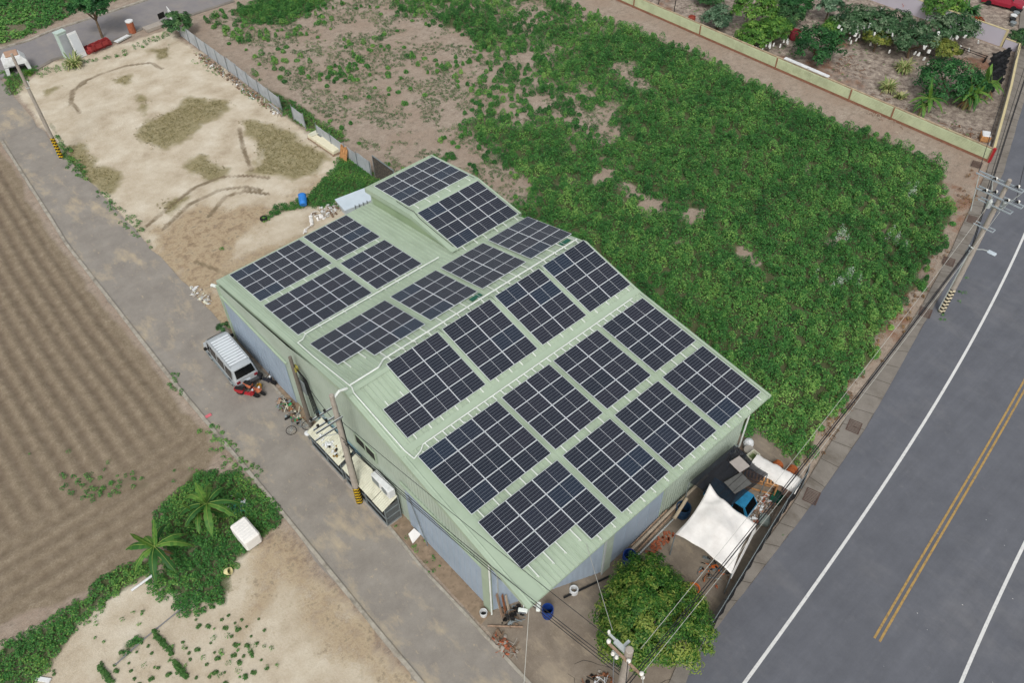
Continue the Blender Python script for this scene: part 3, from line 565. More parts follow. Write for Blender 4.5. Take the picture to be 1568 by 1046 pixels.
# chamfered near corner
cw = ((11.98, 15.42), (18.06, 12.95))
def zch(s): y = cw[0][1]+(cw[1][1]-cw[0][1])*s; return rz_(max(y, 12.2))
wp(ribwall(cw[1], cw[0], 0, lambda s: zch(1-s), M_wallb, .3, .01, -1), 'wall')
b = MB(); b.box(11.9, 15.36, 0, 12.32, 15.9, 5.95, M_trim); b.box(12.34, 15.2, 0, 12.4, 15.26, 5.9, M_gal); wp(b, 'corner_post')
b = MB(); b.tube([(11.86, 15.2, 5.6), (11.86, 15.2, .1)], .05, M_white); wp(b, 'downpipe')
b = MB(); b.box(17.85, 12.9, 0, 18.45, 13.1, 5.82, M_wallg); b.box(17.78, 12.86, 0, 17.86, 12.94, 5.8, M_gal); wp(b, 'corner_post')
# front wall: blue-grey doors then green ribbed sheet
wp(ribwall((WXR, WY), (18.45, WY), 0, 5.85, M_wallg, .22, .035, -1), 'wall')
b = MB(); b.box(18.5, WY-.11, .05, 22.6, WY-.05, 4.9, M_wallb)
for k in range(5): b.box(18.6+k*.95, WY-.13, .1, 18.63+k*.95, WY-.11, 4.85, M_wallb)
o = wp(b, 'sliding_door'); tag(o, 'blue grey sliding door in the short front wall')
b = MB(); b.box(18.45, WY-.14, 4.9, 23.6, WY-.05, 5.0, M_trim); b.box(22.6, WY-.14, 0, 22.7, WY-.05, 4.9, M_trim); b.box(22.72, WY-.12, 0, 22.8, WY-.05, 4.9, M_gal); wp(b, 'door_rail')
# right and back walls
for a, b_ in ((13.15, 22.2), (22.2, 26.7), (26.7, 33.4), (33.4, 42.5)):
    wp(ribwall((WXR, b_), (WXR, a), 0, lambda s, a=a, b_=b_: rz_(b_+(a-b_)*s), M_wallg, .25, .03, -1), 'wall')
wp(ribwall((WX, WYB), (WXR, WYB), 0, 5.05, M_wallg, .25, .03, -1), 'wall')
b = MB(); b.tube([(30.1, 12.9, 5.5), (30.15, 12.75, 5.2), (30.1, 13.0, 4.8), (30.1, 13.0, .2)], .055, M_white); wp(b, 'downpipe')
b = MB(); b.tube([(24.5, 42.7, 5.1), (24.5, 42.7, .2)], .05, M_white); wp(b, 'downpipe')
# end caps of corner at far left and small white floodlight box
b = MB(); b.box(12.0, 42.35, 0, 12.22, 42.56, 5.0, M_trim); wp(b, 'corner_post')
def floodlight(lab, p, rz):
    t = thing('floodlight', lab, 'floodlight', p, rz, 'white floodlights on the warehouse corners')
    b = MB(); b.box(-.22, -.1, -.08, .22, .1, .08, M_white, bev=.03); b.build('housing', t)
    b = MB(); b.box(-.17, -.115, -.055, .17, -.1, .055, mat('lamp_glass', '6E7478', .2, .05)); b.build('lens', t)
    b = MB(); b.tube([(0, .1, 0), (0, .3, .1)], .02, M_gal); b.build('bracket', t)
floodlight('white floodlight under the far left roof corner', (12.0, 42.9, 4.75), 2.0)
floodlight('left one of the two white floodlights at the near roof corner', (11.45, 12.35, 5.62), -.9)
floodlight('right one of the two white floodlights at the near roof corner', (12.1, 12.0, 5.62), .7)
# white conduit runs on the roof
def lift(p, h=.1): return (p[0], p[1], p[2]+h)
cond = thing('roof_conduit', 'long white conduit running along the left roof edge and between the lower arrays', 'conduit', (12.5, 33.4, 6.4))
def ab(par, mb, name):
    o = mb.build(name, None); o.parent = par; o.matrix_parent_inverse = Matrix.Translation(-par.location); return o
b = MB(); b.tube([(23.4, 33.25, 6.62), (18, 33.25, 6.62), (13.35, 33.25, 6.62), (12.95, 32.9, 6.68), (12.6, 32.9, 6.66), (12.5, 31, 7.12), (12.42, 26.75, 8.14), (12.3, 26.4, 8.07), (12.35, 22.2, 7.12), (12.45, 21.55, 7.02)], .036, M_white, 6); ab(cond, b, 'pipe')
b = MB(); b.tube([(12.45, 21.55, 7.02), (13.0, 21.7, 7.06), (13.3, 21.92, 7.08), (29.3, 21.92, 7.08)], .036, M_white, 6); ab(cond, b, 'pipe')
for k in range(28): b = MB(); b.box(13.4+k*.58, 21.55, 7.03, 13.46+k*.58, 21.95, 7.06, M_white); ab(cond, b, 'pipe_support')
c2 = thing('roof_conduit', 'white cable conduit running just beside the main ridge', 'conduit', (14.4, 27.2, 8.1))
b = MB(); b.tube([(12.4, 26.95, 8.12), (14.3, 26.95, 8.12), (14.9, 27.35, 8.0), (30.0, 27.35, 8.0)], .05, M_white, 6); ab(c2, b, 'pipe')
for k in range(20): b = MB(); b.tube([(15.0+k*.78, 26.7, 8.16), (15.05+k*.78, 27.9, 7.9)], .016, M_gal, 4); b.tube([(15.2+k*.78, 27.0, 8.18), (15.32+k*.78, 26.9, 8.24), (15.4+k*.78, 26.5, 8.08)], .014, M_dark, 4); ab(c2, b, 'pipe_support')
c3 = thing('roof_cable', 'thin dark cable drooping over the raised gable edge', 'cable', (24.7, 38, 6.9))
b = MB(); b.tube([(24.72, 39.5, 6.96), (24.68, 38.2, 7.12), (24.72, 37.5, 7.2), (24.62, 36.8, 7.1), (24.68, 35.0, 6.86), (24.75, 33.4, 6.66)], .02, M_dark, 5); ab(c3, b, 'line')
# ---------------------------------------------------------------- solar arrays
PW, PH = 1.773, 1.04
def cellmat():
    m = bpy.data.materials.new('solar_cells'); m.use_nodes = True; t = m.node_tree; N = t.nodes; L = t.links; b = N["Principled BSDF"]
    b.inputs["Roughness"].default_value = .12; b.inputs["Specular IOR Level"].default_value = .35; b.inputs["Coat Weight"].default_value = 0
    tc = N.new("ShaderNodeTexCoord"); sp = N.new("ShaderNodeSeparateXYZ"); L.new(tc.outputs["Object"], sp.inputs[0])
    def mt(op, a, b_=0.0):
        n = N.new("ShaderNodeMath"); n.operation = op
        for i, x in enumerate((a, b_)):
            if isinstance(x, (int, float)): n.inputs[i].default_value = x
            else: L.new(x, n.inputs[i])
        return n.outputs[0]
    def linef(c, pitch, wd, off=0.0):
        f = mt('FRACT', mt('DIVIDE', mt('ADD', c, off), pitch)); d = mt('ABSOLUTE', mt('SUBTRACT', f, .5)); return mt('GREATER_THAN', d, .5-wd/pitch/2)
    gx = linef(sp.outputs[0], PW/20, .0075, 0); gy = linef(sp.outputs[1], PH/6, .013, 0); bus = linef(sp.outputs[1], PH/6/3, .006, PH/36)
    mask = mt('MAXIMUM', mt('MAXIMUM', mt('MULTIPLY', gx, .28), mt('MULTIPLY', gy, .5)), mt('MULTIPLY', bus, .12))
    oi = N.new("ShaderNodeObjectInfo"); cr = N.new("ShaderNodeValToRGB"); e = cr.color_ramp.elements
    e[0].position = 0; e[0].color = (.008, .011, .021, 1); e[1].position = 1; e[1].color = (.007, .018, .038, 1); k = e.new(.8); k.color = (.014, .014, .024, 1)
    L.new(oi.outputs["Random"], cr.inputs[0])
    mx = N.new("ShaderNodeMix"); mx.data_type = 'RGBA'; mx.inputs["B"].default_value = (.33, .37, .42, 1); L.new(mask, mx.inputs["Factor"]); L.new(cr.outputs[0], mx.inputs["A"]); L.new(mx.outputs["Result"], b.inputs["Base Color"])
    return m
M_cell = cellmat(); M_frame = mat('panel_frame_aluminium', 'D3D8DC', .45, .03, 8, spec=.5); M_back = mat('panel_backsheet', 'C9CCCF', .6, .04, 3)
# one module, its origin at its upper left corner, x along the ridge, -y down the slope
b = MB(); fw_ = .018
b.add([(fw_, -PH+fw_, .034), (PW-fw_, -PH+fw_, .034), (PW-fw_, -fw_, .034), (fw_, -fw_, .034)], [(0, 1, 2, 3)], M_cell)
b.box(fw_, -PH+fw_, .004, PW-fw_, -fw_, .030, M_back)
b.add([(PW/2-.008, -PH+fw_, .0355), (PW/2+.008, -PH+fw_, .0355), (PW/2+.008, -fw_, .0355), (PW/2-.008, -fw_, .0355)], [(0, 1, 2, 3)], M_frame)
me_panel = b.build('solar_panel').data; bpy.data.objects.remove(bpy.data.objects['solar_panel'])
b = MB(); b.box(0, -fw_, 0, PW, 0, .038, M_frame); b.box(0, -PH, 0, PW, -PH+fw_, .038, M_frame); b.box(0, -PH+fw_, 0, fw_, -fw_, .038, M_frame); b.box(PW-fw_, -PH+fw_, 0, PW, -fw_, .038, M_frame)
of_ = b.build('frame'); me_fr = of_.data; bpy.data.objects.remove(of_)
# (x, y, z of upper left corner, slope in degrees (+ = falls towards the road), cells, rail overhang top/bottom, label)
def cellsof(c, r, extra=(), skip=()): return [(i, j) for i in range(c) for j in range(r) if (i, j) not in skip]+list(extra)
S5, S4, S3, S2, S1, S0 = 6.668, 13.786, -13.55, 7.017, -7.176, -7.43
ARR = [
 (12.62, 21.47, 7.14, S5, cellsof(3, 4), .1, .62, 'largest solar array, at the left of the upper row on the lowest slope', .22),
 (18.31, 21.47, 7.14, S5, cellsof(2, 4), .1, .62, 'second solar array from the left in the upper row on the lowest slope', .22),
 (22.22, 21.49, 7.14, S5, cellsof(2, 4), .1, .62, 'third solar array from the left in the upper row on the lowest slope', .22),
 (26.16, 21.50, 7.14, S5, cellsof(2, 4), .1, .62, 'solar array at the right end of the upper row on the lowest slope', .22),
 (12.59, 16.79, 6.59, S5, cellsof(3, 4, skip=((0, 3), (1, 3))), 0, .75, 'stepped solar array nearest the near roof corner, one panel reaching lower', .2),
 (18.34, 16.80, 6.59, S5, cellsof(2, 4), 0, .32, 'second solar array from the left in the row along the front eave', .2),
 (22.24, 16.80, 6.59, S5, cellsof(2, 4), 0, .32, 'third solar array from the left in the row along the front eave', .2),
 (26.18, 16.81, 6.59, S5, cellsof(2, 4), 0, .32, 'bluest solar array at the right end of the row along the front eave', .2),
 (14.70, 26.80, 8.21, S4, cellsof(2, 4, extra=((-1, 2), (-1, 3))), .35, .28, 'L-shaped dark solar array at the left below the main ridge', .1),
 (18.61, 26.81, 8.21, S4, cellsof(2, 4), .35, .28, 'second dark solar array from the left below the main ridge', .1),
 (22.57, 26.81, 8.21, S4, cellsof(2, 4), .35, .28, 'third dark solar array from the left below the main ridge', .1),
 (26.47, 26.84, 8.21, S4, cellsof(2, 4), .35, .28, 'dark solar array at the right end below the main ridge', .1),
 (12.98, 32.14, 6.87, S3, cellsof(3, 4, skip=((0, 3),)), .1, .75, 'stepped grey solar array at the left on the slope behind the main ridge', .12),
 (18.76, 32.17, 6.87, S3, cellsof(2, 4), .05, .75, 'second grey solar array from the left on the slope behind the main ridge', .12),
 (22.69, 32.16, 6.87, S3, cellsof(2, 4), .05, .75, 'third grey solar array behind the main ridge, before the raised gable', .12),
 (26.68, 32.18, 6.87, S3, cellsof(2, 4), .05, .75, 'grey solar array at the right end behind the main ridge, beside a green cable', .12),
 (24.85, 37.30, 7.14, S2, cellsof(3, 4), .5, .5, 'dark solar array on the near slope of the raised gable', .1),
 (24.92, 42.51, 6.53, S1, cellsof(3, 4), .1, .7, 'grey solar array on the far slope of the raised gable', .1),
 (13.10, 42.57, 5.24, S0, cellsof(3, 4), .1, .42, 'solar array at the far left corner of the roof', .11),
 (18.82, 42.60, 5.24, S0, cellsof(2, 4), .1, .42, 'solar array on the far roof edge right of the corner array', .11),
 (13.04, 37.84, 5.86, S0, cellsof(3, 4), .05, .42, 'solar array behind the white conduit on the far lower slope, left side', .11),
 (18.80, 37.89, 5.86, S0, cellsof(2, 4), .05, .42, 'solar array beside the green wall of the raised gable', .11)]
M_rail = mat('rail_aluminium', 'D9DED6', .4, .04, 6, spec=.5)
for (ax_, ay_, az_, sl, cells, ot, obm, lab, clr) in ARR:
    t = thing('solar_array', lab, 'solar array', (ax_, ay_, az_-.04), 0, 'solar arrays on the warehouse roof'); t.rotation_euler = (R(sl), 0, 0)
    for (i, j) in cells:
        p = link('solar_panel', me_panel, t, (i*(PW+.02), -j*(PH+.02), RNG.normal(0, .002))); p.rotation_euler = (RNG.normal(0, .0025), RNG.normal(0, .002), 0)
        link('frame', me_fr, p)
    for i in sorted(set(c[0] for c in cells)):
        js = [c[1] for c in cells if c[0] == i]; y1 = -min(js)*(PH+.02)+ot; y0 = -(max(js)+1)*(PH+.02)-obm
        if sl == S5 and lab.startswith('stepped') and i == 2: y0 = -(4)*(PH+.02)-.3
        for q in (.22, .78):
            x = i*(PW+.02)+PW*q; b = MB(); b.box(x-.025, y0, -.055, x+.025, y1, -.003, M_rail)
            n = max(2, int((y1-y0)/1.4)+1)
            for k in range(n):
                y = y0+.12+(y1-y0-.24)*k/(n-1); b.box(x-.02, y-.02, -clr-.02, x+.02, y+.02, -.055, M_rail)
            b.build('rail', t)
# green cable bits beside the ridge arrays
for (x, y, lab) in ((21.9, 27.75, 'short dark green sheet under the rail ends near the ridge, left one'), (29.3, 27.75, 'short dark green sheet under the rail ends near the ridge, right one')):
    b = MB(); b.box(-.4, -.16, 0, .4, .16, .04, mat('green_plastic', '1F5A48', .5, .1)); o = b.build('green_sheet', None, loc=(x, y, 7.86)); o.rotation_euler = (R(-14), 0, 0); tag(o, lab, 'plastic sheet')

# ================================================================ THINGS
M_conc = mat('pole_concrete', 'A29A90', .85, .08, 3, tint='857C72', tscale=2, tfac=.5, bump=.1)
M_wood = mat('weathered_wood', '9C8470', .85, .2, 6, tint='6E5847', tscale=4, tfac=.6)
M_wood2 = mat('fresh_wood', 'C08E5E', .8, .2, 6, tint='8A5E3A', tscale=4, tfac=.5)
M_black = mat('black_plastic', '17181A', .6, .2, 5)
M_net = mat('black_net', '1C1F22', .9, .25, 8, trans=.22)
M_rub = mat('rubber', '1B1B1C', .85, .1, 8)
M_cream = mat('cream_sheet', 'C9C8B4', .6, .06, 2, tint='A8A48E', tscale=1.5, tfac=.6)
M_wht = mat('white_fabric', 'E4E1DC', .85, .04, 2, tint='CFCAC3', tscale=1.2, tfac=.5, bump=.15)
M_wpl = mat('white_plastic', 'D8DADA', .55, .05, 4, tint='AFB0AC', tscale=3, tfac=.5)
M_blue = mat('blue_plastic', '1F3F86', .45, .1, 4, tint='16305F', tscale=3)
M_red = mat('red_plastic', 'A32A30', .5, .12, 5)
M_or = mat('orange_plastic', 'C8662E', .6, .12, 5)
M_yel = mat('yellow_paint', 'C9A520', .7, .08, 6); M_blk = mat('black_paint', '1C1B1A', .7, .1, 6)
M_rust = mat('rusty_steel', '8A5A3E', .85, .25, 5, tint='5A3524', tscale=3)
M_brick = mat('brick', '9A5A40', .9, .2, 5)
M_grey = mat('grey_steel', '7E8688', .5, .1, 5, metal=.2)
M_mud = mat('scrap_brown', '75614F', .9, .3, 8)
M_porc = mat('porcelain', 'E4E2DA', .3, .03, 6)
def rot(z): return Matrix.Rotation(z, 4, 'Z')
def TR(x, y, z, rz=0, rx=0, ry=0): return Matrix.Translation((x, y, z)) @ Matrix.Rotation(rz, 4, 'Z') @ Matrix.Rotation(rx, 4, 'X') @ Matrix.Rotation(ry, 4, 'Y')
# ---- utility poles
def stripes(t, r, z0, z1, a, b_, n=7):
    """spiral-slanted warning bands wrapped round the foot"""
    mb = MB(); S = 24; Z = n*2
    V = []; F = []; mm = []
    for k in range(Z*2+1):
        for j in range(S): th = 2*math.pi*j/S; V.append((r*math.cos(th), r*math.sin(th), z0+(z1-z0)*k/(Z*2)))
    for k in range(Z*2):
        for j in range(S):
            q = k*S+j; q2 = k*S+(j+1) % S; ph = (k/2+math.cos(2*math.pi*(j+.5)/S-.9)*.55) % 2
            F.append((q, q2, q2+S, q+S)); mm.append(0 if ph < 1 else 1)
    mb.mats = [a, b_]; mb.v = V; mb.f = F; mb.m = mm
    return mb.build('warning_bands', t)
def insul(mb, p, s=1.0, m=None):
    m = m or M_porc; mb.lathe([(.03*s, 0), (.075*s, .02*s), (.08*s, .05*s), (.045*s, .07*s), (.08*s, .09*s), (.085*s, .13*s), (.05*s, .16*s), (.03*s, .18*s)], m, 12, p)
def pole(lab, x, y, h, rb=.17, rt=.11, m=None, group='utility poles'):
    t = thing('utility_pole', lab, 'utility pole', (x, y, 0), 0, group)
    b = MB(); b.lathe([(rb, -.1), (rb*.97, h*.3), ((rb+rt)/2, h*.6), (rt*1.02, h-.03), (rt*.8, h)], m or M_conc, 20); b.build('shaft', t, smooth=False)
    return t
pA = pole('bare concrete pole beside the sandy lot with yellow and black bands', 11.73, 72.57, 9.9)
stripes(pA, .185, .15, 2.2, M_yel, M_blk)
b = MB(); b.tube([(.1, 0, 7.0), (.18, 0, 7.05), (.18, 0, 7.45)], .05, M_white, 8); b.build('bracket', pA)
b = MB(); b.box(-.14, -.14, 6.9, .14, .14, 6.98, M_gal); b.build('clamp', pA)
pB = pole('concrete pole beside the cages with steel arms and yellow and black bands at its foot', 10.72, 25.62, 9.9, .19, .12)
stripes(pB, .2, .1, 1.7, M_yel, M_blk, 6)
for (z, y) in ((8.8, .16), (8.2, .05), (7.15, .2), (8.2, -.22)):
    b = MB(); b.box(-1.4, y-.035, z-.035, .2, y+.035, z+.035, M_gal); b.box(-1.4, y-.035, z-.06, .2, y-.028, z+.035, M_gal); b.build('crossarm', pB)
b = MB(); b.tube([(-.1, .1, 7.9), (-.8, .12, 8.75)], .025, M_gal, 6); b.tube([(-.1, .1, 6.7), (-.9, .18, 7.1)], .025, M_gal, 6); b.build('brace', pB)
b = MB(); b.tube([(.12, 0, 9.6), (.5, .1, 9.7), (.95, .1, 9.55)], .07, M_white, 8); b.build('conduit_elbow', pB)
b = MB(); b.tube([(.17, .05, .4), (.15, .05, 9.0)], .035, M_gal, 6); b.tube([(.16, -.1, .4), (.14, -.1, 8.2)], .025, M_black, 6); b.build('cable_riser', pB)
for (x, y, z) in ((-.5, .16, 8.84), (-.9, .16, 8.84), (-1.3, .16, 8.84), (-.6, .05, 8.24), (-1.1, .05, 8.24)):
    b = MB(); insul(b, (x, y, z), .9, M_blk); b.build('insulator', pB)
# short grey poles and service gear against the wall
pC = pole('short dark grey pole with a meter board against the wall behind the scrap pile', 11.68, 32.3, 6.6, .14, .1, mat('pole_dark', '6E675E', .85, .15, 3), None)
b = MB(); b.box(.12, -.5, 3.4, .2, .5, 4.5, M_grey, bev=.02); b.build('meter_board', pC)
b = MB(); b.box(.0, -.16, 5.3, .25, .16, 5.7, mat('old_brass', '9A9148', .6, .2), bev=.03); b.build('service_box', pC)
b = MB()
for k in range(4): b.tube([(.1, -.1-.12*k, 5.6), (.28, -.3-.14*k, 4.9), (.22, -.5-.2*k, 3.6), (.2, -.7-.25*k, 1.8)], .03, M_black, 6)
b.build('cable_bundle', pC)
pD = pole('bottom concrete pole with a wooden crossarm in front of the big tree', 12.5, 7.15, 8.75, .2, .17)
for (x0, y0) in ((0, 0),):
    b = MB(); b.box(-.27, -.95, 8.12, -.17, .95, 8.24, M_wood, bev=.01); b.build('crossarm', pD)
for y in (-.9, -.2, .9):
    b = MB(); insul(b, (-.22, y, 8.24), 1.1); b.build('insulator', pD)
b = MB(); insul(b, (-.2, -.98, 7.98), .9); b.build('insulator', pD)
b = MB(); b.box(-.1, .05, 8.2, .12, .75, 8.32, M_gal); b.box(.0, .7, 8.22, .1, 1.15, 8.3, M_gal); b.box(.02, .3, 8.22, .45, .42, 8.3, M_gal); b.build('steel_bracket', pD)
b = MB(); b.lathe([(.05, 0), (.07, .1), (.05, .2)], M_porc, 10, (.05, 1.15, 8.3)); b.build('insulator', pD)
b = MB(); b.box(-.32, .28, 7.85, -.22, .62, 8.0, M_gal); b.lathe([(.06, 0), (.09, .05), (.06, .14)], M_porc, 10, (-.36, .5, 7.95)); b.lathe([(.06, 0), (.09, .05), (.06, .14)], M_porc, 10, (-.36, .3, 7.95)); b.build('side_bracket', pD)
M_gal2 = mat('dull_galvanised', '9AA3A8', .6, .1, 4)
pE = pole('tall roadside pole with several steel crossarms and cream and black bands', 50.33, 10.56, 11.4, .21, .13)
stripes(pE, .222, .1, 2.3, mat('cream_paint', 'D9CDB0', .7, .06), M_blk)
for z, m0, y0, y1 in ((11.0, .06, -1.0, 1.9), (10.05, .06, -1.4, 1.5), (9.4, .05, -1.0, 1.1), (7.7, .04, -.6, .7)):
    b = MB(); b.box(-.2, y0, z-m0*.7, -.14, y1, z+m0*.7, M_gal2); b.box(.14, y0, z-m0*.7, .2, y1, z+m0*.7, M_gal2); b.box(-.14, y0, z-m0*.7, .14, y0+.05, z+m0*.7, M_gal2); b.build('crossarm', pE)
b = MB(); b.tube([(-.15, 1.7, 11), (-.15, 1.2, 8.4)], .03, M_gal, 5); b.tube([(.15, 1.0, 11), (.1, .2, 9.0)], .03, M_gal, 5); b.tube([(.15, -1.0, 11), (.1, -.2, 9.0)], .03, M_gal, 5); b.build('brace', pE)
for (x, y, z) in ((-.15, .9, 10.1), (.15, .4, 10.1), (-.15, -.5, 10.1), (.15, -1.0, 10.1), (-.1, .7, 11.05), (.1, -.6, 11.05)):
    b = MB(); b.tube([(x, y, z), (x-.12, y+.04, z+.16), (x-.36, y+.12, z+.2)], [.05, .065, .03], M_blk, 8); insul(b, (x, y, z+.02), 1.0); b.build('insulator', pE)
for (x, y) in ((-.3, .35), (.3, -.3)):
    b = MB(); b.lathe([(.1, 0), (.14, .04), (.14, .5), (.09, .6), (.03, .68)], M_gal, 14, (x, y, 9.2)); b.build('fuse_canister', pE)
b = MB(); b.tube([(0, -.1, 5.9), (.05, -.5, 6.1), (.08, -.85, 6.15)], .035, M_gal, 8); b.build('lamp_arm', pE)
b = MB(); b.box(-.1, -1.35, 6.08, .22, -.78, 6.22, mat('lamp_body', 'B9C4CC', .4, .05), bev=.05); b.build('lamp_head', pE)
b = MB(); b.box(-.25, .1, 5.3, .25, .35, 5.75, M_grey, bev=.03); b.tube([(-.2, .0, 6.0), (-.35, .3, 6.2)], .05, M_gal); b.build('junction_box', pE)
b = MB(); b.tube([(-.15, .18, .3), (-.13, .15, 5.4)], .05, M_gal, 8); b.build('cable_riser', pE)
# ---- overhead wires
def wire(lab, a, c, sag, r=.016, m=None, n=20, grp='overhead wires'):
    a = Vector(a); c = Vector(c); pts = []
    for i in range(n+1): t = i/n; p = a.lerp(c, t); p.z -= sag*4*t*(1-t); pts.append(p-a)
    b = MB(); b.tube(pts, r, m or M_wire, 5); o = b.build('overhead_wire', None, loc=tuple(a)); tag(o, lab, 'wire', grp); return o
M_wire = mat('wire_black', '26262A', .6, .1, 3); M_wirew = mat('wire_pale', 'B8B8B0', .5, .1, 3); M_wireg = mat('wire_grey', '77787A', .5, .1, 3)
E0 = (50.33, 10.56)
wire('pale wire running highest from the bottom pole bracket to the roadside pole', (12.9, 6.9, 8.6), (50.3, 10.9, 9.9), 1.2, .011, M_wirew)
wire('pale wire running from the bottom pole crossarm end to the roadside pole', (12.3, 6.25, 8.3), (50.3, 10.2, 9.2), 1.25, .011, M_wirew)
for k, (za, zb, y0, s, rr, lb) in enumerate(((5.6, 6.4, 6.95, .9, .022, 'thick black cable above the black net fence, upper one'), (5.2, 6.1, 6.9, 1.0, .025, 'thick black cable above the black net fence, middle one'), (4.9, 5.7, 6.95, 1.0, .022, 'thick black cable above the black net fence, lower one'))):
    wire(lb, (12.5, y0, za), (50.3, 10.75, zb), s, rr)
for k, (ya, zb, lb) in enumerate(((1.8, 11.1, 'far overhead wire leaving the roadside pole crossarm over the road, uppermost'), (.9, 10.3, 'far overhead wire leaving the roadside pole crossarm over the road, middle'), (-.9, 10.3, 'far overhead wire leaving the roadside pole crossarm over the road, lowest'))):
    wire(lb, (50.2, 10.56+ya, zb), (92, 23.5+ya, zb), 1.2, .02)
for (z, lb) in ((6.2, 'thick cable beside the gutter beyond the roadside pole, upper one'), (5.7, 'thick cable beside the gutter beyond the roadside pole, lower one')):
    wire(lb, (50.3, 10.7, z), (92, 23.6, z+.3), .9, .03)
for (x, y, z, zb, lb) in ((10.6, 25.5, 6.6, 6.6, 'black cable between the banded wall pole and the bottom pole, upper one'), (10.65, 25.5, 6.2, 6.25, 'black cable between the banded wall pole and the bottom pole, middle one'), (10.7, 25.5, 5.9, 5.9, 'black cable between the banded wall pole and the bottom pole, lower one')):
    wire(lb, (x, y, z), (12.45, 7.2, zb), .5, .018)
wire('thin black wire crossing the near roof corner towards the bottom pole', (10.85, 25.6, 7.7), (12.6, 7.4, 8.1), .25, .014)
wire('thin pale wire from the front wall to the bottom pole bracket', (16.6, 13.6, 5.4), (12.7, 8.25, 8.45), .1, .014, M_wirew)
wire('pale guy wire from the near roof corner down to the bottom edge', (11.8, 12.3, 5.6), (5.6, 6.6, 2.2), .1, .014, M_wirew)
wire('grey wire leaving the left end of the bottom pole crossarm', (12.15, 7.6, 8.0), (6.4, 2.6, 8.1), .1, .018, M_wireg)
wire('black wire leaving the middle of the bottom pole crossarm', (12.3, 7.0, 8.4), (5.0, 1.5, 8.2), .1, .018)
wire('pale wire leaving the right end of the bottom pole crossarm', (12.3, 6.2, 8.3), (6.0, .5, 8.2), .1, .018, M_wirew)
wire('thin wire from the short dark pole to the banded wall pole', (11.7, 32.2, 6.0), (10.8, 25.7, 7.0), .4, .015)
wire('wire from the lot corner pole out past the left edge', (11.7, 72.5, 8.9), (-10, 80, 9.2), .6, .02, M_wireg)
wire('long thin wire low along the road side of the lot towards the warehouse', (14.1, 48.3, .25), (12.2, 42.8, .6), .1, .012)
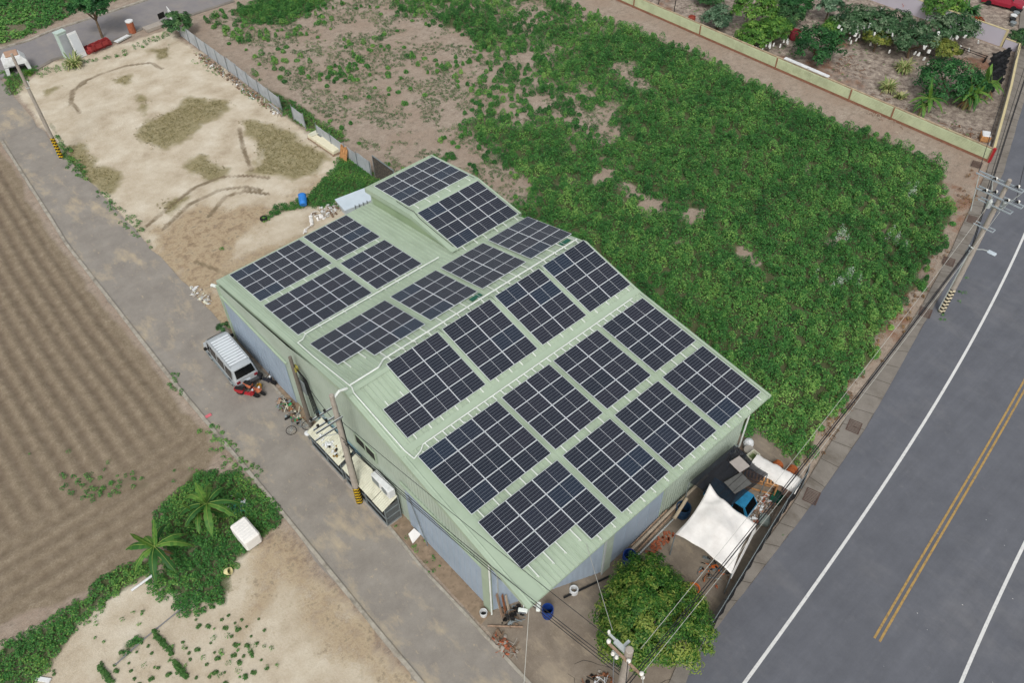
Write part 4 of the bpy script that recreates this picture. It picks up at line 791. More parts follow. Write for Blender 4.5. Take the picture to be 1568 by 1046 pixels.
# ---- silver van
def silver_van():
    t = thing('parked_van', 'silver van with ribbed roof parked tail first beside the warehouse wall', 'van', (10.62, 40.3, 0), R(-2))
    M_sil = mat('van_silver', 'B9BFC2', .35, .03, 2, metal=.25, spec=.5); M_gls = mat('car_glass', '101214', .12, .05, spec=.6); M_lt = mat('tail_light', '7A1F28', .3, .1)
    L2, W2 = 2.45, .83
    def sect(y, zt, wr, wb, zb=.28):   # cross-section half outline: sill, belt, roof rail, roof centre
        return [(-wb*.96, zb), (-wb, .5), (-wb*1.01, .95), (-wr-.05, zt-.1), (-wr, zt-.02), (-wr*.6, zt+.02), (0, zt+.035), (wr*.6, zt+.02), (wr, zt-.02), (wr+.05, zt-.1), (wb*1.01, .95), (wb, .5), (wb*.96, zb)]
    st = [(-2.45, 1.05, .62, .74), (-2.40, 1.2, .68, .80), (-2.22, 1.80, .66, .83), (-1.6, 1.84, .70, .84), (0, 1.86, .71, .84), (1.2, 1.84, .70, .84), (1.5, 1.74, .68, .83), (1.95, 1.22, .66, .82), (2.3, 1.05, .62, .80), (2.45, .80, .56, .72)]
    V = []; F = []; n = 13
    for (y, zt, wr, wb) in st:
        for (x, z) in sect(y, zt, wr, wb): V.append((x, y, min(z, zt+.04)))
    for k in range(len(st)-1):
        for i in range(n-1): a = k*n+i; F.append((a, a+n, a+n+1, a+1))
    F += [tuple(range(n)), tuple(range(len(V)-1, len(V)-n-1, -1)), ]
    b = MB(); b.add(V, F, M_sil); o = b.build('body', t, smooth=False)
    M_vw = mat('van_roof_white', 'D3D8DC', .4, .03, 2)
    b = MB(); b.box(-.66, -1.8, 1.868, .66, 1.2, 1.874, mat('van_groove', 'A3A9AD', .5, .05))
    for k in range(11): y = -1.75+k*.26; b.box(-.62, y, 1.872, .62, y+.15, 1.925, M_vw, bev=.02)
    b.box(-.70, -1.9, 1.86, -.66, 1.1, 1.92, M_sil); b.box(.66, -1.9, 1.86, .70, 1.1, 1.92, M_sil); b.build('ribbed_roof', t)
    b = MB(); b.add([(-.66, -2.45, 1.2), (.66, -2.45, 1.2), (.6, -2.27, 1.78), (-.6, -2.27, 1.78)], [(0, 1, 2, 3)], M_gls); b.build('rear_window', t)
    b = MB(); b.add([(-.62, 2.02, 1.24), (.62, 2.02, 1.24), (.58, 1.56, 1.78), (-.58, 1.56, 1.78)], [(3, 2, 1, 0)], M_gls); b.build('windscreen', t)
    for s in (-1, 1):
        for (y0, y1) in ((-2.1, -1.15), (-1.05, .0), (.1, 1.0), (1.08, 1.45)):
            b = MB(); b.add([(s*.856, y0, 1.0), (s*.856, y1, 1.0), (s*.765, y1-.02, 1.70), (s*.765, y0+.02, 1.70)], [(0, 1, 2, 3) if s > 0 else (3, 2, 1, 0)], M_gls); b.build('side_window', t)
        b = MB(); b.box(s*.9-.02, -2.2, .48, s*.9-.06*s, 2.1, .56, M_grey); b.build('side_trim', t)
        b = MB(); b.box(s*.62-.12, -2.49, .78, s*.62+.12, -2.42, .98, M_lt, bev=.02); b.build('tail_light', t)
        b = MB(); b.box(s*.98-.1, 1.32, 1.12, s*.98+.1, 1.48, 1.34, M_blk, bev=.03); b.tube([(s*.82, 1.4, 1.15), (s*.95, 1.4, 1.2)], .03, M_blk); b.build('wing_mirror', t)
        b = MB(); b.box(s*.84-.012, .1, .9, s*.84+.014, .3, .94, M_blk); b.build('door_handle', t)
        for y in (-1.5, 1.45):
            w_ = MB(); w_.lathe([(.2, -.1), (.3, -.1), (.32, -.06), (.32, .06), (.3, .1), (.2, .1)], M_rub, 20, M=TR(s*.78, y, .32, 0, 0, R(90))); wo = w_.build('wheel', t)
            h = MB(); h.lathe([(.2, .09), (.12, .11), (.05, .12)], M_gal, 14, M=TR(s*.79, y, .32, 0, 0, R(90) if s > 0 else R(-90))); h.build('rim', wo)
    b = MB(); b.box(-.82, -2.62, .36, .82, -2.40, .62, mat('bumper_grey', '3E4042', .6, .1), bev=.05); b.build('rear_bumper', t)
    b = MB(); b.box(-.8, 2.38, .36, .8, 2.56, .6, M_sil, bev=.05); b.build('front_bumper', t)
    b = MB(); b.box(-.2, -2.47, .68, .2, -2.45, .84, mat('plate_white', 'C9D4DC', .4, .04)); b.build('number_plate', t)
    b = MB(); b.tube([(-.2, -2.35, 1.16), (.1, -2.45, 1.2), (.25, -2.42, 1.3)], .012, M_blk); b.build('rear_wiper', t)
silver_van()
# ---- scooters
def scooter(lab, x, y, rz, m, lean=.12, grp='scooters parked behind the van'):
    t = thing('scooter', lab, 'scooter', (x, y, 0), rz, grp); t.rotation_euler = (0, lean, rz)
    for yy in (-.55, .6):
        b = MB(); b.lathe([(.12, -.05), (.22, -.05), (.24, 0), (.22, .05), (.12, .05)], M_rub, 16, M=TR(0, yy, .24, 0, 0, R(90))); wo = b.build('wheel', t); b = MB(); b.lathe([(.0, -.03), (.12, -.03), (.12, .03), (0, .03)], M_gal, 10, M=TR(0, yy, .24, 0, 0, R(90))); b.build('rim', wo)
    b = MB(); b.add([(-.14, -.75, .55), (.14, -.75, .55), (.17, -.2, .5), (-.17, -.2, .5), (-.11, -.78, .75), (.11, -.78, .75), (.13, -.15, .68), (-.13, -.15, .68), (-.13, -.5, .3), (.13, -.5, .3)], [(4, 5, 6, 7), (0, 1, 5, 4), (1, 2, 6, 5), (3, 0, 4, 7), (2, 3, 7, 6), (0, 8, 9, 1), (8, 3, 2, 9), (0, 3, 8), (1, 9, 2)], m); b.build('rear_body', t)
    b = MB(); b.box(-.12, -.2, .26, .12, .3, .34, m, bev=.02); b.build('floorboard', t)
    b = MB(); b.add([(-.2, .32, .3), (.2, .32, .3), (.22, .42, .8), (-.22, .42, .8), (-.1, .55, .45), (.1, .55, .45), (.1, .56, .85), (-.1, .56, .85)], [(0, 1, 2, 3), (1, 5, 6, 2), (4, 0, 3, 7), (5, 4, 7, 6), (3, 2, 6, 7)], m); b.build('front_shield', t)
    b = MB(); b.box(-.13, -.72, .75, .13, -.12, .83, M_blk, bev=.03); b.build('seat', t)
    b = MB(); b.tube([(-.32, .36, 1.0), (-.15, .42, .97), (.15, .42, .97), (.32, .36, 1.0)], .02, M_blk, 6); b.build('handlebar', t)
    b = MB(); b.box(-.07, .5, .82, .07, .6, .95, mat('headlamp', 'C8CCD0', .2, .05), bev=.02); b.build('headlight', t)
    return t
scooter('dark scooter standing against the wall right beside the van', 11.55, 37.5, R(205), mat('scooter_dark', '2B2C33', .4, .1))
scooter('red scooter parked directly behind the van bumper', 10.05, 37.25, R(215), M_red)
scooter('orange and black scooter behind the van, right of the red one', 10.6, 37.2, R(200), mat('scooter_orange', 'CF7B5A', .45, .1))
def pail(lab, x, y, r, h, m, name='bucket', cat='bucket', grp=None, z=0, filled=None, tilt=None, hoops=False):
    t = thing(name, lab, cat, (x, y, z), random.random()*6, grp)
    if tilt: t.rotation_euler = tilt
    b = MB()
    b.lathe([(r*.85, 0), (r*.97, h*.3), (r, h*.6), (r*.96, h), (r*.88, h), (r*.9, h*.6), (r*.8, h*.15)], m, 20, cap=(True, False)); 
    b.lathe([(r*.8, h*.14), (0.001, h*.14)], filled or M_blk, 20, cap=(False, False)); b.build('body', t)
    if hoops:
        for z_ in (.33, .66): b = MB(); b.lathe([(r*1.0, h*z_-.02), (r*1.04, h*z_), (r*1.0, h*z_+.02)], m, 20, cap=(False, False)); b.build('hoop', t)
    b = MB(); b.lathe([(r*.97, h-.03), (r*1.03, h-.01), (r*1.0, h+.01), (r*.9, h+.01)], m, 20, cap=(False, False)); b.build('rim', t)
    return t
pail('small yellow bucket beside the red and orange scooters', 10.95, 37.35, .16, .3, mat('yellow_bucket', 'B98F2C', .5, .1))
pail('open blue barrel against the front wall beside the tree', 19.42, 12.4, .36, .9, M_blue, 'barrel', 'barrel', 'blue barrels along the front wall', hoops=True)
pail('small blue barrel under the near roof corner', 14.0, 13.2, .3, .85, M_blue, 'barrel', 'barrel', 'blue barrels along the front wall', hoops=True)
pail('wide dark blue tub holding a roll at the front wall, left of the shade net', 23.94, 12.35, .42, .85, mat('tub_blue', '23405E', .5, .1), 'barrel', 'tub', hoops=True)
b = MB(); b.tube([(22.9, 12.2, .95), (24.3, 12.5, 1.15)], .1, mat('roll_beige', 'B5A68E', .8, .1), 10); tag(b.build('fabric_roll'), 'beige roll lying across the wide dark blue tub', 'roll')
pail('white plastic bucket by the corner post of the long wall', 11.55, 15.5, .2, .38, M_wpl)
b = MB(); b.lathe([(.2, 0), (.24, .03), (.24, .38), (.2, .4), (.17, .38), (.17, .02)], M_wpl, 22, cap=(False, False)); tag(b.build('pipe_collar', loc=(15.96, 13.2, 0)), 'white hollow pipe collar standing in front of the angled wall', 'pipe ring')
b = MB(); b.tube([(15.3, 13.3, .12), (18.0, 12.5, .12)], .06, M_black); tag(b.build('drain_hose'), 'black hose lying along the foot of the angled wall', 'hose')
# timber and pipes along the front wall
for k, (a, c, r_, m_) in enumerate((((19.9, 12.65, .5), (26.7, 12.85, .75), .09, mat('wood_pale', 'A79A88', .85, .15, 5)), ((20.0, 12.45, .25), (24.0, 12.7, .35), .06, M_wood), ((20.1, 12.3, .15), (23.4, 12.45, .2), .05, M_gal), ((20.1, 12.85, .4), (23.2, 12.95, .6), .05, M_wood))):
    b = MB(); b.tube([a, ((a[0]+c[0])/2, (a[1]+c[1])/2, (a[2]+c[2])/2+.02), c], r_, m_, 7); tag(b.build('long_timber'), ('thickest pale timber leaning along the front wall', 'brown timber along the front wall', 'thin metal pipe lying below the timbers of the front wall', 'timber tucked closest to the front wall')[k], 'timber', 'timbers along the front wall')
b = MB()
for k in range(34):
    x = 20.6+random.random()*2.0; y = 11.75+random.random()*.55; b.box(-.11, -.055, 0, .11, .055, .06, M_brick, TR(x, y, .01+.07*(k % 3 == 0), random.random()*3))
o = b.build('brick_rubble'); tag(o, 'scattered orange bricks beside the front wall', 'bricks', kind='stuff')
# ---- cages against the long wall
def cage(lab, y0, y1, xf, zf, zb, seed):
    t = thing('animal_cage', lab, 'cage', (xf, y0, 0), 0, 'cages with cream roofs against the long wall'); W = WX-.18-xf; Ln = y1-y0; r = random.Random(seed)
    b = MB()
    for x in (0, W):
        for y in (0, Ln/2, Ln): b.box(x-.03, y-.03, 0, x+.03, y+.03, (zf if x == 0 else zb)-.02, M_grey)
    for z in (.1, .75, zf-.06): b.box(-.025, 0, z, .025, Ln, z+.05, M_grey)
    for z in (.1, .75, 1.4): b.box(0, -.025, z, W, .025, z+.04, M_grey)
    b.build('frame', t)
    b = MB(); b.box(.03, .03, .12, .05, Ln-.03, zf-.1, mat('cage_mesh_dark', '1E2122', .8, .2, 12)); b.build('front_mesh', t)
    b = MB(); b.box(.03, .03, .12, W-.03, .05, 1.75, mat('cage_side_grey', '5B5F60', .7, .2, 6)); b.build('side_panel', t)
    b = MB(); b.box(.1, .1, .3, .2, .2, 1.0, M_grey); b.box(-.15, -.05, 0, W, Ln+.05, .1, M_conc); b.build('base_slab', t)
    n = int(Ln/.95)
    for k in range(n):
        ya = Ln*k/n; yb = Ln*(k+1)/n-.015; dz = r.uniform(-.03, .03); b = MB(); nn = 7; V = []; F = []
        for i in range(nn*2+1): y = ya+(yb-ya)*i/(nn*2); h = .02*(i % 2); V += [(-.14, y, zf+h+dz), (W, y, zb+h+dz)]
        for i in range(nn*2): F.append((2*i, 2*i+1, 2*i+3, 2*i+2))
        F2 = F; b.add(V, F2, M_cream); b.add([(v[0], v[1], v[2]-.025) for v in V], [tuple(f[::-1]) for f in F2], M_cream); b.build('roof_sheet', t)
    return t
cage('dark mesh cage with cream roof carrying the white air conditioner', 23.2, 27.2, 10.98, 1.75, 2.2, 1)
cage('dark mesh cage with cream roof beyond the banded wall pole', 27.5, 30.9, 10.95, 1.65, 2.1, 2)
t = thing('air_conditioner', 'white air conditioner unit on the cage roof beside the wall', 'air conditioner', (11.72, 23.3, 2.16), R(90))
b = MB(); b.box(0, -.22, 0, 1.7, .22, .72, M_wpl, bev=.04); b.build('casing', t)
b = MB(); b.lathe([(.27, 0), (.25, .02), (.05, .03)], M_grey, 20, M=TR(.45, .22, .38, 0, R(-90))); b.build('fan_grille', t)
b = MB(); b.box(.95, .22, .1, 1.6, .235, .6, M_grey); b.build('vent_panel', t)
b = MB(); b.tube([(1.6, -.2, .2), (1.8, -.25, .4), (1.9, -.3, .1), (2.3, -.2, .0)], .05, M_black); b.build('pipe', t)
for k, (y, lab, w_, l_) in enumerate(((29.2, 'white plastic bag heap on the far cage roof', .35, .5), (28.2, 'pile of white and yellow bottles on the far cage roof', .3, .45))):
    b = MB(); r = random.Random(k)
    for i in range(24):
        px, py = r.gauss(0, w_*.4), r.gauss(0, l_*.5); s = r.uniform(.05, .1); mm = (M_wpl, mat('amber_glass', '8A6A2A', .3, .2), M_cream, M_blk)[r.randrange(4) if k else 0]
        b.lathe([(s*.5, 0), (s, s*.5), (s*.9, s*1.4), (s*.3, s*2)], mm, 7, M=TR(px, py, r.random()*.08, r.random()*6, r.uniform(-1.2, 1.2)))
    o = b.build('trash_heap', loc=(11.2, y, 1.8)); tag(o, lab, 'litter heap', kind='stuff')
b = MB()
for k in range(2): b.add([(0, -.25+k*.05, 0), (.7, -.1, .02), (.55, .3, .35), (.1, .25, .3)], [(0, 1, 2, 3)], M_wht)
o = b.build('white_sack', loc=(11.35, 21.6, .05)); tag(o, 'crumpled white sack on the ground at the near end of the cages', 'sack')
# leaning poles by the wall
b = MB(); b.tube([(0, 0, 0), (.05, 1.3, 3.6)], .03, M_grey, 6); tag(b.build('leaning_bar', loc=(11.9, 20.7, 0)), 'thin dark bar leaning on the blue grey door', 'bar')
# scrap pile, bicycle
def heap(lab, cx, cy, rx, ry, h, n, mats, seed, name='scrap_pile', cat='scrap pile'):
    r = random.Random(seed); b = MB()
    for i in range(n):
        a = r.random()*6.28; q = r.random()**.6; x = cx+math.cos(a)*q*rx; y = cy+math.sin(a)*q*ry; z = h*(1-q)*r.random(); k = r.randrange(3); m = mats[r.randrange(len(mats))]; M = TR(x, y, z+.04, r.random()*6, r.uniform(-.7, .7), r.uniform(-.7, .7)); s = r.uniform(.06, .2)
        if k == 0: b.box(-s, -s*.5, -s*.2, s, s*.5, s*.25, m, M, bev=.01)
        elif k == 1: b.tube([(-s*2, 0, 0), (0, s*.3, 0), (s*2, 0, .02)], .02, m, 5, M=M)
        else: b.lathe([(s*.5, -s*.3), (s*.6, 0), (s*.5, s*.4)], m, 8, M=M)
    return tag(b.build(name), lab, cat, kind='stuff')
heap('heap of brown scrap with a green bag beside the short dark pole', 11.35, 34.4, .45, 1.4, .6, 90, [M_mud, M_wood, M_grey, M_rust, M_cream, M_blk, mat('green_bag', '2E8A55', .6, .1)], 3)
heap('dark bags and scrap leaning against the near corner of the warehouse', 12.6, 14.4, .7, .5, .5, 60, [M_blk, M_blk, M_mud, M_grey], 5)
heap('small rubble heap of stones and weeds at the road side of the near corner', 11.3, 13.6, .4, .9, .15, 60, [M_mud, M_conc, M_brick], 6, 'rubble', 'rubble')
heap('litter of bottles and rubbish around the blue truck', 27.6, 9.6, 1.2, .7, .2, 130, [M_mud, M_conc, M_wpl, M_brick, M_wood], 8, 'litter', 'litter')
heap('dark clutter stored under the white canopy', 22.6, 8.8, 1.0, .9, .8, 70, [M_blk, M_grey, M_mud, M_or], 9)
heap('litter and pots at the foot of the bottom pole', 13.2, 8.8, .9, .7, .25, 60, [M_mud, M_wpl, M_blk, M_conc, M_rust], 10, 'litter', 'litter')
heap('small rubbish pile at the end of the sandy lot beside the blue barrel', 24.8, 50.2, 1.5, .8, .15, 120, [M_wpl, M_wht, M_mud, M_conc], 11, 'litter', 'litter')
heap('scatter of white rubble on the edge of the farm road', 12.3, 48.2, .4, 1.4, .05, 50, [M_wpl, M_conc, M_cream], 12, 'rubble', 'rubble')
heap('rubbish and planks at the back right corner of the warehouse', 29.6, 13.0, .7, .6, .5, 60, [M_wood, M_mud, M_wpl, M_grey, M_black], 13)
heap('strip of leaves and broken sheets along the foot of the metal sheet fence', 29.6, 74, .45, 9, .12, 260, [M_mud, M_wood, M_mud, M_wood, M_grey, M_mud, M_wpl], 14, 'litter', 'litter')
t = thing('bicycle', 'old bicycle leaning beside the scrap heap at the wall', 'bicycle', (10.95, 32.4, 0), R(70)); t.rotation_euler = (0, .3, R(70))
for y in (-.5, .5):
    b = MB(); pts = [(.0, y+.32*math.cos(a*.3927), .33+.32*math.sin(a*.3927)) for a in range(17)]; b.tube(pts, .022, M_rub, 6, cap=False); wo = b.build('wheel', t)
    b = MB()
    for a in range(6): q = a*math.pi/6; b.tube([(0, y-.3*math.cos(q), .33-.3*math.sin(q)), (0, y+.3*math.cos(q), .33+.3*math.sin(q))], .005, M_gal, 4)
    b.build('spokes', wo)
b = MB(); b.tube([(0, -.5, .33), (0, -.1, .33), (0, .35, .85), (0, -.2, .8), (0, -.5, .33)], .02, M_grey, 6); b.tube([(0, -.2, .85), (0, -.1, .33)], .02, M_grey, 6); b.tube([(0, .5, .33), (0, .33, .95)], .02, M_grey, 6); b.build('frame', t)
b = MB(); b.tube([(-.25, .25, 1.0), (0, .34, .97), (.25, .25, 1.0)], .015, M_blk, 6); b.build('handlebar', t)
b = MB(); b.box(-.07, -.32, .88, .07, -.08, .93, M_blk, bev=.02); b.build('saddle', t)
t = thing('round_lamp', 'white round fan housing on the ground in front of the cages', 'fan', (11.05, 31.5, .6), 0); b = MB(); b.lathe([(.1, 0), (.2, .05), (.2, .12), (.08, .16)], M_wpl, 16); b.build('housing', t); b = MB(); b.tube([(0, 0, 0), (0, 0, -.6)], .03, M_grey); b.build('stand', t)
for k, (dx, rx, lab) in enumerate(((0, .22, 'pale board leaning on the corner post, left one'), (.22, .18, 'brown board leaning on the corner post, middle one'), (.42, .2, 'pale board leaning on the corner post, right one'))):
    b = MB(); b.box(-.07, -.02, 0, .07, .02, 1.9-.2*k, (M_wood, M_rust, mat('wood_pale2', 'B7A996', .8, .1))[k]); o = b.build('leaning_board', loc=(12.2+dx, 14.75-.05*k, 0)); o.rotation_euler = (-rx, .1, .3); tag(o, lab, 'board', 'boards leaning at the warehouse corner')
b = MB(); b.tube([(11.3, 14.9, .06), (12.6, 13.6, .1)], .05, M_wood, 6); tag(b.build('fallen_pole'), 'pale fallen pole in front of the near corner clutter', 'pole')
# ---- white canopy
t = thing('canopy', 'white patched fabric canopy with peaked corner beside the road fence', 'canopy', (23.3, 9.7, 0))
c_ = [Vector(p) for p in ((-1.85, 1.45, 2.25), (1.5, 1.95, 3.05), (1.75, -1.15, 2.35), (-1.45, -2.0, 2.2))]
n = 26; V = []; F = []
for i in range(n+1):
    for j in range(n+1):
        u, v = i/n, j/n; p = c_[0]*(1-u)*(1-v)+c_[1]*u*(1-v)+c_[2]*u*v+c_[3]*(1-u)*v
        edge_in = .16*(math.sin(math.pi*u)*(((v-.5)*2)**2)); ctr = Vector((-.02, .06, 0)); p += (ctr-Vector((p.x, p.y, 0)))*edge_in*.6; p += (ctr-Vector((p.x, p.y, 0)))*.10*math.sin(math.pi*v)*((u-.5)*2)**2
        p.z += .55*math.exp(-((u-.52)**2+(v-.5)**2)/.05)*0+.42*(1-abs(2*u-1))*(1-abs(2*v-1))-.12*math.sin(2*math.pi*u)**2*.6
        pk = max(0, 1-math.hypot(u-1, v)*3.2); p.z += -.35*pk*(1-pk)*2; p.z += .05*math.sin(9*u+5*v)+.03*math.sin(17*v-6*u)+.03*abs(math.sin(14*u+9*v))
        V.append(p)
for i in range(n):
    for j in range(n): a = i*(n+1)+j; F.append((a, a+n+1, a+n+2, a+1))
b = MB(); b.add(V, F, M_wht); o = b.build('fabric', t, smooth=True); sm = o.modifiers.new('s', 'SOLIDIFY'); sm.thickness = .012
b = MB(); b.add([c_[2], c_[3], c_[3]+Vector((.02, -.06, -.5)), c_[2]+Vector((.02, -.08, -.6))], [(0, 1, 2, 3)], M_wht); o = b.build('side_flap', t); sm = o.modifiers.new('s', 'SOLIDIFY'); sm.thickness = .012
for p in c_: b = MB(); b.tube([(p.x, p.y, p.z-.03), (p.x, p.y, 0)], .035, M_grey, 8); b.build('leg', t)
# ---- shade net over the yard with the truck
t = thing('shade_net', 'dark shade net stretched over the yard between the front wall and the canopy', 'shade net', (26.4, 11, 0))
c_ = [Vector(p) for p in ((-1.9, 1.7, 2.35), (2.1, 1.6, 2.3), (2.0, -.85, 2.0), (-1.7, -.75, 2.15))]; n = 14; V = []; F = []
for i in range(n+1):
    for j in range(n+1):
        u, v = i/n, j/n; p = c_[0]*(1-u)*(1-v)+c_[1]*u*(1-v)+c_[2]*u*v+c_[3]*(1-u)*v; p.z += -.25*math.sin(math.pi*u)*math.sin(math.pi*v)+.04*math.sin(11*u+3*v); p.x += .1*math.sin(7*v); V.append(p)
for i in range(n):
    for j in range(n): a = i*(n+1)+j; F.append((a, a+n+1, a+n+2, a+1))
b = MB(); b.add(V, F, mat('shade_net', '1D2129', .9, .3, 3, trans=.16)); b.build('net', t)
for p in c_: b = MB(); b.tube([(p.x, p.y, p.z), (p.x, p.y, 0)], .03, M_grey, 6); b.build('leg', t)
b = MB()
for k in range(7): y = -.7+k*.38; b.tube([(-1.8, y+.05, 2.2+.04*k), (2.0, y, 2.1+.04*k)], .01, M_blk, 5)
b.build('support_lines', t)
for (x, y, z, w_, l_, rz, m_, lab) in ((27.55, 11.55, 2.38, .8, .85, R(-8), mat('board_grey', 'A59D98', .8, .08, 3), 'square grey board lying on the shade net near the wall'), (26.6, 10.9, 2.16, 1.3, .9, R(-10), mat('tarp_grey', '5A5A58', .8, .15, 3), 'faded grey sheet lying on the shade net')):
    b = MB(); b.box(-w_/2, -l_/2, 0, w_/2, l_/2, .03, m_, bev=.008); o = b.build('board', loc=(x, y, z)); o.rotation_euler = (.03, .02, rz); tag(o, lab, 'board')
# small blue truck, its cab outside the net
t = thing('small_truck', 'small blue truck with its cab sticking out from under the shade net', 'truck', (26.42, 10.75, 0), R(-172))
t.scale = (.88, .88, .88)
Mt = mat('truck_blue', '2C7FA8', .45, .12, 3, tint='24566F', tscale=2)
b = MB(); V = []; 
for (x, y, z) in ((-.7, .1, .45), (.7, .1, .45), (.7, 1.35, .45), (-.7, 1.35, .45), (-.7, .1, 1.05), (.7, .1, 1.05), (.7, 1.35, 1.0), (-.7, 1.35, 1.0), (-.62, .15, 1.7), (.62, .15, 1.7), (.62, .95, 1.7), (-.62, .95, 1.7)): V.append((x, y, z))
b.add(V, [(3, 2, 1, 0), (0, 1, 5, 4), (1, 2, 6, 5), (2, 3, 7, 6), (3, 0, 4, 7), (4, 5, 9, 8), (5, 6, 10, 9), (6, 7, 11, 10), (7, 4, 8, 11), (8, 9, 10, 11)], Mt); b.build('cab', t)
b = MB(); b.add([(-.6, 1.33, 1.06), (.6, 1.33, 1.06), (.56, .99, 1.64), (-.56, .99, 1.64)], [(0, 1, 2, 3)], mat('car_glass', '101214', .12)); b.build('windscreen', t)
for s in (-1, 1):
    b = MB(); b.add([(s*.705, .25, 1.08), (s*.705, 1.15, 1.08), (s*.635, .9, 1.6), (s*.635, .25, 1.6)], [(0, 1, 2, 3) if s > 0 else (3, 2, 1, 0)], mat('car_glass', '101214')); b.build('side_window', t)
    b = MB(); b.box(s*.5-.1, 1.36, .6, s*.5+.1, 1.4, .75, M_wpl); b.build('headlight', t)
    for y in (-1.2, .95):
        b = MB(); b.lathe([(.15, -.09), (.28, -.09), (.3, 0), (.28, .09), (.15, .09)], M_rub, 18, M=TR(s*.62, y, .3, 0, 0, R(90))); wo = b.build('wheel', t); b = MB(); b.lathe([(0, -.06), (.15, -.06), (.15, .06), (0, .06)], M_grey, 10, M=TR(s*.62, y, .3, 0, 0, R(90))); b.build('rim', wo)
b = MB(); b.box(-.72, -1.8, .6, .72, 0, .68, Mt); b.box(-.72, -1.8, .68, -.68, 0, .95, Mt); b.box(.68, -1.8, .68, .72, 0, .95, Mt); b.box(-.68, -1.8, .68, .68, -1.76, .95, Mt); b.build('cargo_bed', t)
b = MB(); b.box(-.3, -1.7, .4, .3, 1.0, .58, M_blk); b.build('chassis', t)
# right part of the yard: covered rack, barrels, pallets
t = thing('covered_rack', 'long rack covered with a white tarpaulin at the right end of the yard', 'covered rack', (29.4, 10.0, 0), R(-80))
b = MB(); n = 14; V = []; F = []
for i in range(n+1):
    for j in range(9): y = -.55+1.1*j/8; V.append((-1.5+2.9*i/n, y+.03*math.sin(i*1.3), 1.35+.16*math.cos(y*2.4)+.04*math.sin(i*2.1+j)-(.25 if j in (0, 8) else 0)))
for i in range(n):
    for j in range(8): a = i*9+j; F.append((a, a+9, a+10, a+1))
b.add(V, F, M_wht); o = b.build('tarpaulin', t, smooth=True)
for (x, y) in ((-1.4, -.45), (1.3, -.45), (-1.4, .45), (1.3, .45)): b = MB(); b.box(x-.03, y-.03, 0, x+.03, y+.03, 1.25, M_wood); b.build('leg', t)
b = MB(); b.box(-1.4, -.45, .5, 1.3, .45, .54, M_wood); b.build('shelf', t)
t = thing('wooden_rack', 'slatted orange brown wooden rack standing beside the shade net', 'rack', (28.35, 10.5, 0), R(-62))
for y in (0, .5): b = MB(); b.box(-1.2, y-.03, .1, 1.1, y+.03, .18, M_wood2); b.box(-1.2, y-.03, 1.0, 1.1, y+.03, 1.08, M_wood2); b.build('rail', t)
for k in range(12): b = MB(); b.box(-1.15+k*.2, -.04, .1, -1.06+k*.2, .54, .0+1.12-.0*k, M_wood2) if k in (0, 11) else b.box(-1.15+k*.2, -.04, 1.08, -1.06+k*.2, .54, 1.11, M_wood2); b.build('slat', t)
b = MB(); b.box(-.35, -.25, .35, .35, .25, .9, mat('crate_pink', '9F8478', .85, .15, 6), bev=.02); o = b.build('crate', loc=(29.45, 9.05, 0)); o.rotation_euler = (0, 0, .2); tag(o, 'dusty pink crate at the road end of the white covered rack', 'crate')
t = thing('glass_tank', 'empty rectangular frame tank at the field end of the white covered rack', 'tank', (29.5, 11.75, .9), R(-5))
b = MB(); b.box(-.35, -.25, 0, .35, -.21, .35, M_cream); b.box(-.35, .21, 0, .35, .25, .35, M_cream); b.box(-.35, -.21, 0, -.31, .21, .35, M_cream); b.box(.31, -.21, 0, .35, .21, .35, M_cream); b.build('walls', t)
b = MB(); b.box(-.31, -.21, .0, .31, .21, .04, mat('algae', '5C6B45', .8, .2)); b.build('base', t)
b = MB(); b.box(-.3, -.2, -.9, -.26, .2, -.02, M_wood); b.box(.26, -.2, -.9, .3, .2, -.02, M_wood); b.build('stand', t)
for k, (x, y, lab) in enumerate(((30.4, 10.6, 'rusty orange drum nearer the building at the field edge'), (30.75, 9.75, 'rusty orange drum nearer the road at the field edge'))):
    t = thing('rusty_drum', lab, 'drum', (x, y, .3), R(80+k*8), 'rusty drums lying by the field edge'); t.rotation_euler = (R(90), 0, R(85+k*10))
    b = MB(); b.lathe([(.28, -.42), (.3, -.4), (.29, -.15), (.31, -.13), (.29, -.11), (.29, .11), (.31, .13), (.29, .15), (.3, .4), (.28, .42)], mat('drum_orange', 'A0572C', .8, .2, 4, tint='5C3320', tscale=3), 22); b.build('shell', t)
    b = MB(); b.lathe([(.26, .415), (.05, .415)], M_rust, 20); b.build('lid', t)
t = thing('round_table', 'round grey table top standing behind the shade net', 'table', (30.0, 12.3, 0)); b = MB(); b.lathe([(.3, .68), (.32, .7), (.32, .74), (.29, .76)], mat('table_grey', '9A948A', .7, .1, 3), 24); b.build('tabletop', t); b = MB(); b.lathe([(.2, 0), (.05, .05), (.05, .68)], M_grey, 10); b.build('pedestal', t)
b = MB(); r = random.Random(4); rr = [(.3+.06*math.sin(k*2.3)) for k in range(6)]; b.lathe([(.15, 0), (.3, .1), (.33, .3), (.26, .5), (.12, .6), (.05, .66)], M_wpl, 9); o = b.build('white_bag', loc=(30.7, 12.75, 0)); tag(o, 'bulging white bag at the back right corner of the warehouse', 'bag')
t = thing('green_crate', 'dark green crate frame beside the black net fence', 'crate', (28.9, 9.3, 0), .2); b = MB()
for s in (-1, 1): b.box(s*.4-.03, -.3, 0, s*.4+.03, .3, .5, mat('crate_green', '1F5B48', .6, .1)); b.box(-.37, s*.28-.02, .1, .37, s*.28+.02, .45, MATS['crate_green'])
b.build('sides', t); b = MB(); b.box(-.37, -.26, 0, .37, .26, .05, MATS['crate_green']); b.build('base', t)
